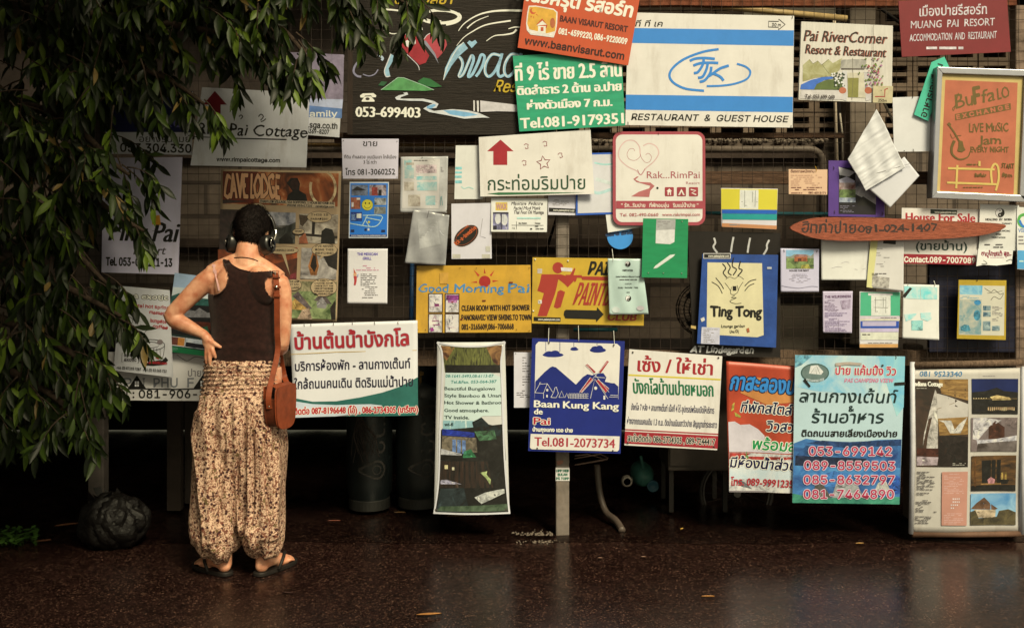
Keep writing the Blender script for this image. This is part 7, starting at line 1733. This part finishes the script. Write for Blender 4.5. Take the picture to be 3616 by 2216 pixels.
pm_.vertices.foreach_set('co', pc.ravel()); pm_.update()
place(pm_, 'trousers', person, [FL])

# ---- sandals
SB = paint((.014,.011,.010), .6, .4, 30, .4)
for (hx, hy), (tx, ty), sd in feet:
    d = (wv(tx,ty,0) - wv(hx,hy,0)); d.normalize(); sv = wv(d.y, -d.x, 0) * sd
    h0 = wv(hx,hy,0) - d*.035
    t = thing('sandal', 'black flip-flop under the foot %s' % ('beneath the hand-on-hip arm' if sd < 0 else 'on the same side as the leather bag'), 'sandal', h0 + wv(0,0,.001), 'flip-flops worn by the person')
    out = smooth_pts([(0,-.018),(.03,-.034),(.09,-.034),(.16,-.043),(.22,-.040),(.252,-.018),(.258,.004),(.245,.026),(.20,.043),(.13,.042),(.07,.036),(.02,.03),(.0,.012)], 4, True)
    m = MB(); vs = []
    for z, sc in ((.002,.97),(.006,1),(.017,1),(.020,.98)):
        for a, b in out: vs.append(h0 + d*(.13+(a-.13)*sc) + sv*b*sc + wv(0,0,z))
    N = len(out); fs = [tuple(range(N))[::-1], tuple(3*N+k for k in range(N))]
    for i in range(3):
        for k in range(N): fs.append((i*N+k, i*N+(k+1)%N, (i+1)*N+(k+1)%N, (i+1)*N+k))
    m.add(vs, fs, SB); m.build('sole', t)
    m = MB(); th = h0 + d*.205 + sv*(-.018) + wv(0,0,.045)
    for sgn in (-1, 1):
        m.tube([th + wv(0,0,-.02), th, h0+d*.165+sv*(.026*sgn-.006)+wv(0,0,.073), h0+d*.125+sv*(.042*sgn)+wv(0,0,.052), h0+d*.095+sv*(.046*sgn)+wv(0,0,.016)], [.004,.006,.0075,.0075,.007], SB, 8)
    m.build('strap', t, smooth=True)

# ---- headphones
t = thing('headphones', 'black over-ear headphones with chrome sliders worn over short dark hair', 'headphones', HC + wv(0,0,-.05))
BKP = paint((.014,.013,.013), .3, .2, 30, .5); CHR = paint((.65,.62,.58), .18, .1, 30, .5, metal=1.0)
band = smooth_pts([tuple(q1(*p)) for p in ((648,345,.055),(650,275,.055),(678,195,.058),(735,130,.060),(800,96,.062),(880,92,.062),(950,125,.060),(1005,185,.055),(1030,255,.05),(1032,320,.048))], 6)
m = MB(); vs = []; 
for i, p in enumerate(band):
    p = Vector(p); c = p - HC; o_ = c.normalized()
    for a, b in ((-.013,0),(-.010,.006),(.010,.006),(.013,0),(.010,-.004),(-.010,-.004)): vs.append(p + wv(0,a,0) + o_*b)
m.add(vs, [(6*i+k, 6*i+(k+1)%6, 6*i+6+(k+1)%6, 6*i+6+k) for i in range(len(band)-1) for k in range(6)] + [(5,4,3,2,1,0), tuple(6*(len(band)-1)+k for k in range(6))], BKP); m.build('headband', t, smooth=True)
for (u, v, dy, rx, ry, sx, rt) in ((658,400,.045,.022,.040,-1,.12),(962,412,.012,.030,.043,1,-.22)):
    c = q1(u, v, dy); R = Matrix.Rotation(rt*1.0, 3, 'Y') @ Matrix.Rotation(-sx*.55, 3, 'Z')
    def cp(x, y, z): return c + R @ wv(x, y, z)
    m = MB(); vs, fs = [], []
    prof = ((.55,.030),(.85,.028),(1.0,.018),(1.0,.002),(1.06,-.004),(1.06,-.018),(.9,-.026),(.4,-.026))
    N = 28
    for rr, ax in prof:
        for k in range(N): a = 2*math.pi*k/N; vs.append(cp(sx*ax*.92, .033*rr*math.cos(a), .043*rr*math.sin(a)))
    for i in range(len(prof)-1):
        for k in range(N): fs.append((i*N+k, i*N+(k+1)%N, (i+1)*N+(k+1)%N, (i+1)*N+k))
    fs += [tuple(range(N)), tuple((len(prof)-1)*N+k for k in range(N))]
    m.add(vs, fs, BKP); e = m.build('ear_cup', t, smooth=True)
    m = MB(); m.lathe(cp(sx*.0285,0,0), [(.004,-.001),(.016,-.001),(.018,.0),(.016,.002)], CHR, n=16, axis='X'); m.build('cap', e)
m = MB(); m.tube([q1(1030,262,.046), q1(1042,285,.042), q1(1040,330,.036), q1(1022,375,.028), q1(1005,405,.02)], [.004,.006,.006,.004,.003], CHR, 8); m.build('slider', t, smooth=True)
m = MB(); m.tube([q1(650,290,.05), q1(640,340,.046), q1(632,395,.044), q1(642,415,.04)], [.003,.0045,.004,.003], CHR, 8); m.build('slider', t, smooth=True)
m = MB(); m.tube([q1(950,478,.01), q1(942,505,.012), q1(932,530,.03), q1(915,580,.09), q1(900,800,.16), q1(880,1150,.24)], .0022, BKP, 6); m.build('cord', t, smooth=True)

# ---- leather shoulder bag
LE = paint((.25,.052,.018), .5, .38, 22, .35, bump=.15); LED = paint((.11,.026,.011), .55, .4, 22, .3); LEI = paint((.03,.012,.008), .8, .3)
t = thing('shoulder_bag', 'tan leather saddle bag hanging at the hip on a long buckled strap', 'bag', q2(622, 545, .0))
th_ = math.radians(17); ax_w = wv(math.sin(th_), math.cos(th_), 0); ax_n = wv(math.cos(th_), -math.sin(th_), 0)
org = q2(517, 548, -.130)                     # foot of the rear edge, inner side
def bp_(w, n_, h): return org + ax_w*w + ax_n*n_ + wv(0,0,h)
prof = smooth_pts([(0,.128),(.0,.07),(.012,.022),(.04,.003),(.09,.0),(.12,.004),(.138,.022),(.15,.07),(.15,.128)], 4)
def plate(pf, n0, n1, mat, nm, par, bulge=0):
    m = MB(); N = len(pf)
    vs = [bp_(a, n0, b) for a, b in pf] + [bp_(a, n1 + bulge, b) for a, b in pf]
    fs = [tuple(range(N)), tuple(N+k for k in range(N))[::-1]] + [(k, (k+1)%N, N+(k+1)%N, N+k) for k in range(N)]
    m.add(vs, fs, mat); return m.build(nm, par, bevel=.003)
plate(prof, .0, .052, LED, 'body', t)
m = MB(); m.add([bp_(.006,.006,.1285), bp_(.144,.006,.1285), bp_(.144,.046,.1285), bp_(.006,.046,.1285)], [(0,1,2,3)], LEI); m.build('opening', t)
m = MB(); m.tube([bp_(a,.001,b+.0) for a, b in prof], .0035, LED, 6); m.build('piping', t, smooth=True)
pf = smooth_pts([(-.004,.168),(-.006,.08),(.008,.018),(.04,-.003),(.08,-.006),(.12,-.002),(.146,.02),(.156,.08),(.154,.168),(.12,.176),(.075,.178),(.04,.176)], 4, True)
plate(pf, .055, .064, LE, 'flap', t)
plate([(-.002,.128),(-.002,.178),(.152,.178),(.152,.128)], -.004, .0, LE, 'back_panel', t)
m = MB(); m.add([bp_(0,-.003,.176), bp_(.15,-.003,.176), bp_(.15,.03,.186), bp_(0,.03,.186), bp_(0,.063,.172), bp_(.15,.063,.172)], [(0,1,2,3),(3,2,5,4)], LE); m.build('flap_top', t, smooth=True)
# strap: up the back, over the shoulder, down the front
sp_ = [tuple(bp_(-.006,.026,.088))] + [tuple(bp_(-.010,.027,.16))] + [tuple(q1(*p)) for p in ((1056,1380,-.070),(1055,1200,-.080),(1053,1050,-.088),(1052,930,-.094),(1050,820,-.094),(1046,745,-.086),(1040,690,-.062),(1034,660,-.025),(1030,668,.03),(1030,760,.085),(1040,1000,.120),(1060,1250,.115))] + [tuple(q2(618,120,.10)), tuple(q2(640,230,.10)), tuple(bp_(.152,.027,.16)), tuple(bp_(.154,.026,.09))]
sp_ = smooth_pts(sp_, 6)
m = MB(); vs = []
for i, p in enumerate(sp_):
    p = Vector(p); q = Vector(sp_[min(i+1, len(sp_)-1)]) - Vector(sp_[max(i-1,0)]); q.normalize()
    wd = wv(1,0,0) - q*q.x; wd.normalize(); nn = q.cross(wd)
    for a, b in ((-.0120,-.0015),(.0120,-.0015),(.0120,.0015),(-.0120,.0015)): vs.append(p + wd*a + nn*b)
m.add(vs, [(4*i+k, 4*i+(k+1)%4, 4*i+4+(k+1)%4, 4*i+4+k) for i in range(len(sp_)-1) for k in range(4)] + [(0,1,2,3), tuple(4*(len(sp_)-1)+k for k in range(4))], LE); st = m.build('strap', t)
def band_at(u, v, dy, w, h, mat, nm):
    m = MB(); c = q1(u, v, dy); m.box((c.x-w, c.y-.003, c.z-h), (c.x+w, c.y+.003, c.z+h), mat); return m.build(nm, st, bevel=.002)
band_at(1048,706,-.082,.016,.004,LED,'keeper'); band_at(1052,788,-.101,.0165,.005,LE,'keeper'); band_at(1051,865,-.101,.015,.006,LE,'keeper')
m = MB(); c = q1(1036,672,-.055); m.tube([c+wv(-.016,0,.012), c+wv(.016,0,.012), c+wv(.016,0,-.014), c+wv(-.016,0,-.014), c+wv(-.016,0,.012)], .0022, CHR, 6); m.tube([c+wv(0,-.003,.012), c+wv(.002,-.004,-.014)], .0016, CHR, 6); m.build('buckle', st)
for u, v in ((1044,786),): m = MB(); m.lathe(q1(u,v,-.106), [(.002,-.003),(.006,-.001),(.007,.002)], CHR, n=12, axis='Y'); m.build('rivet', st)
for z in (.098, .122): m = MB(); m.lathe(bp_(-.0085,.026,z), [(.001,-.003),(.0042,-.001),(.005,.002)], CHR, n=12, axis='Y'); m.build('rivet', st)
# ================================================================== THE TREE
tree = thing('leafy_tree', 'dark leafy tree with long drooping pointed leaves hanging in front of the notices', 'tree', (-2.75, 4.75, 0))
BARK = paint((.055, .038, .028), .9, .5, 16, .2, grain=(3, 3, 1), bump=.7)
def leafmat(c, tr=.16):
    m = bpy.data.materials.new('leaf'); m.use_nodes = True; nt = m.node_tree; b = nt.nodes['Principled BSDF']
    tc = nt.nodes.new('ShaderNodeTexCoord'); n = nt.nodes.new('ShaderNodeTexNoise'); n.inputs['Scale'].default_value = 11; n.inputs['Detail'].default_value = 5
    nt.links.new(tc.outputs['Object'], n.inputs['Vector']); r = nt.nodes.new('ShaderNodeValToRGB'); nt.links.new(n.outputs['Fac'], r.inputs[0])
    r.color_ramp.elements[0].position = .3; r.color_ramp.elements[0].color = tuple(x*.65 for x in c) + (1,); r.color_ramp.elements[1].position = .72; r.color_ramp.elements[1].color = tuple(min(1, x*1.35) for x in c) + (1,)
    nt.links.new(r.outputs[0], b.inputs['Base Color']); b.inputs['Roughness'].default_value = .42; b.inputs['Specular IOR Level'].default_value = .25
    ts = nt.nodes.new('ShaderNodeBsdfTranslucent'); nt.links.new(r.outputs[0], ts.inputs['Color'])
    mx = nt.nodes.new('ShaderNodeMixShader'); mx.inputs[0].default_value = tr; nt.links.new(b.outputs[0], mx.inputs[1]); nt.links.new(ts.outputs[0], mx.inputs[2])
    nt.links.new(mx.outputs[0], nt.nodes['Material Output'].inputs['Surface']); return m
LM = [leafmat((.007,.012,.003)), leafmat((.013,.024,.0045)), leafmat((.034,.060,.008)), leafmat((.11,.17,.02)), leafmat((.22,.15,.05))]  # shade put into the darker greens, lit leaves into the bright green
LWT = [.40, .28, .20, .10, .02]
tr_ = random.Random(21)
crown = MB(); wood = MB()
def leaf(mb, p, d, L, wd, up):
    """A long pointed leaf from p along d, drooping, folded along its midrib."""
    d = d.normalized(); side = d.cross(up)
    if side.length < .05: side = d.cross(Vector((1, 0, 0)))
    side.normalize(); nn = side.cross(d).normalized()
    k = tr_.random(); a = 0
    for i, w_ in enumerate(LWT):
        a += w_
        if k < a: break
    vs, fs = [], []
    prof = (0.12, .62, 1.0, .92, .58, .0)
    q = Vector(p); dd = d.copy(); cv = tr_.uniform(-1.3, 1.3); dr = tr_.choice((-.05, -.16, -.22, -.3))
    for j, w_ in enumerate(prof):
        vs += [q - side*wd*w_*.5 + nn*wd*.16*w_, q, q + side*wd*w_*.5 + nn*wd*.16*w_]
        dd = (dd + Vector((0, 0, dr))).normalized(); q = q + dd*(L/5) + side*(cv*L*.02*j)
    for j in range(5):
        b = j*3; fs += [(b, b+1, b+4, b+3), (b+1, b+2, b+5, b+4)]
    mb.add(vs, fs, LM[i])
def twig(p0, dirv, L, nl, lo=.078, hi=.122, droop=.16):
    pts = [Vector(p0)]; d = Vector(dirv).normalized()
    for i in range(6):
        d = (d + Vector((tr_.uniform(-.12,.12), tr_.uniform(-.12,.12), -droop + tr_.uniform(-.08,.08)))).normalized()
        pts.append(pts[-1] + d*(L/6))
    wood.tube(pts, [.004,.0036,.0032,.0028,.0024,.002,.0014], BARK, n=5)
    for i in range(nl):
        t = (.18 + .82*(i/(nl-1))**.6)*5.999; k = int(t); p = pts[k].lerp(pts[k+1], t-k); dv = (pts[k+1]-pts[k]).normalized()
        a = i*2.4 + tr_.uniform(-.4,.4); s1 = dv.cross(Vector((0,0,1)));
        if s1.length < .1: s1 = Vector((1,0,0))
        s1.normalize(); s2 = dv.cross(s1)
        out = (s1*math.cos(a) + s2*math.sin(a))*.75 + dv*.55 + Vector((0,0,tr_.uniform(-1.1,-.25)))
        l_ = tr_.uniform(lo, hi); leaf(crown, p, out + Vector((tr_.uniform(-.3,.3), tr_.uniform(-.3,.3), tr_.uniform(-.3,.3))), l_*tr_.choice((.6,.8,1,1,1.15)), l_*tr_.uniform(.19,.30), Vector((tr_.uniform(-.6,.6), -1, tr_.uniform(-.2,.7))))
def F2(x, y, Y): return P(x*1.4675, y*1.4675, Y)
# boughs: leaf-bearing sprays, (start, end) in the photograph's view with their distance
sprays = []
def bough(pts, Y0, Y1, n, jit, L=(.22,.40), side=None):
    sm = smooth_pts(pts, 8); N = len(sm)
    w = [F2(x, y, Y0 + (Y1-Y0)*i/(N-1)) for i, (x, y) in enumerate(sm)]
    wood.tube(w, [.022*(1-.8*i/(N-1)) + .003 for i in range(N)], BARK, n=7)
    for i in range(n):
        t = (i + tr_.random())/n*(N-1.001); k = int(t); p = w[k].lerp(w[k+1], t-k)
        d = (w[k+1]-w[k]).normalized()
        twig(p + Vector((tr_.uniform(-jit,jit), tr_.uniform(-jit,jit), tr_.uniform(-jit*.4,jit*.6))), d*.6 + Vector((tr_.uniform(-.7,.9), tr_.uniform(-.7,.5), tr_.uniform(-.7,.25))), tr_.uniform(*L), tr_.randint(13,19))
bough([(60,-180),(400,-150),(700,-110),(880,-70),(970,5)], 4.75, 4.45, 26, .06, (.2,.34))
bough([(120,-110),(430,-100),(640,-85),(760,-50),(845,15)], 4.75, 4.5, 28, .05, (.17,.28))
bough([(120,-20),(400,-20),(570,10),(680,70),(745,150)], 4.8, 4.55, 22, .05, (.17,.26))
bough([(60,20),(260,40),(420,60),(540,85),(620,130)], 4.8, 4.6, 20, .06, (.18,.27))
bough([(20,90),(200,120),(330,160),(420,200),(490,250)], 4.8, 4.62, 13, .04, (.15,.23))
bough([(0,240),(150,280),(220,340),(270,390),(310,420)], 4.8, 4.6, 10, .06, (.18,.3))
bough([(0,370),(120,400),(200,450),(270,510),(345,555)], 4.8, 4.6, 8, .03, (.13,.2))
bough([(0,480),(100,510),(160,570),(215,640),(265,690)], 4.8, 4.6, 11, .06, (.18,.3))
bough([(-20,620),(80,650),(160,690),(235,730),(290,760)], 4.75, 4.5, 15, .05, (.14,.22))
bough([(-20,760),(60,790),(140,830),(200,870),(235,910)], 4.75, 4.5, 20, .06, (.18,.28))
bough([(-30,880),(40,900),(110,940),(160,980),(180,1010)], 4.7, 4.5, 16, .05, (.15,.22))
# the mass between the boughs
REG = [(-60,-80),(600,-80),(520,20),(430,90),(350,190),(260,300),(200,400),(185,520),(210,600),(205,660),(185,720),(190,800),(180,880),(150,960),(90,1000),(-60,990)]
cnt = 0
while cnt < 250:
    x, y = tr_.uniform(-60, 620), tr_.uniform(-80, 1050)
    if not inside(REG, x, y): continue
    Y = tr_.uniform(4.45, 5.0) if x < 260 else tr_.uniform(4.5, 4.95)
    twig(F2(x, y, Y), Vector((tr_.uniform(-.6,1), tr_.uniform(-.6,.5), tr_.uniform(-.8,.2))), tr_.uniform(.16,.32), tr_.randint(12,17)); cnt += 1
# unseen crown leaves added above and beside the view to shade its left
def big(x, y, z, n=1):
    twig((x, y, z), Vector((tr_.uniform(-1,1), tr_.uniform(-1,1), tr_.uniform(-.3,.4))), tr_.uniform(.3,.5), tr_.randint(11,15), .14, .22, .08)
k = 0
while k < 900:
    y = tr_.uniform(1.7, 5.0); x = tr_.uniform(-4.6, -.6)
    edge = -.98 + max(0, y - 3.4)*.10                    # open towards the road on the bright side
    if x > edge + tr_.uniform(-.3, .2): continue
    z = 1.5 + .2334*y + .42 + .3*max(0, 3.2 - y) + 1.2*tr_.random()**1.6
    big(x, y, z); k += 1
k = 0
while k < 420:
    y = tr_.uniform(1.9, 4.9); x = tr_.uniform(-5.2, -1.0)
    if x > -.5*y - .85 - .35*max(0, 3.4 - y): continue
    big(x, y, tr_.uniform(.3, 2.9)); k += 1
tp = smooth_pts([(-2.75,4.75,0),(-2.72,4.74,.6),(-2.78,4.72,1.3),(-2.7,4.7,2.0),(-2.75,4.6,2.8),(-2.6,4.4,3.6)], 4)
wood.tube(tp, [.11*(1-.55*i/(len(tp)-1)) for i in range(len(tp))], BARK, n=14)
for k, (dx, dy, dz) in enumerate(((-.6,-.7,.5),(-1.2,.1,.2),(-.8,-1.2,.7),(.4,-1.7,.8),(1.0,-1.3,.6),(-1.0,-.2,.9))):
    s0 = Vector(tp[12 + k]); wood.tube([s0, s0 + Vector((dx*.4, dy*.4, dz*.7)), s0 + Vector((dx*.8, dy*.8, dz)), s0 + Vector((dx*1.2, dy*1.2, dz*1.05))], [.05,.04,.026,.01], BARK, n=8)
crown.build('crown', tree, smooth=True)
wood.build('trunk', tree, smooth=True)
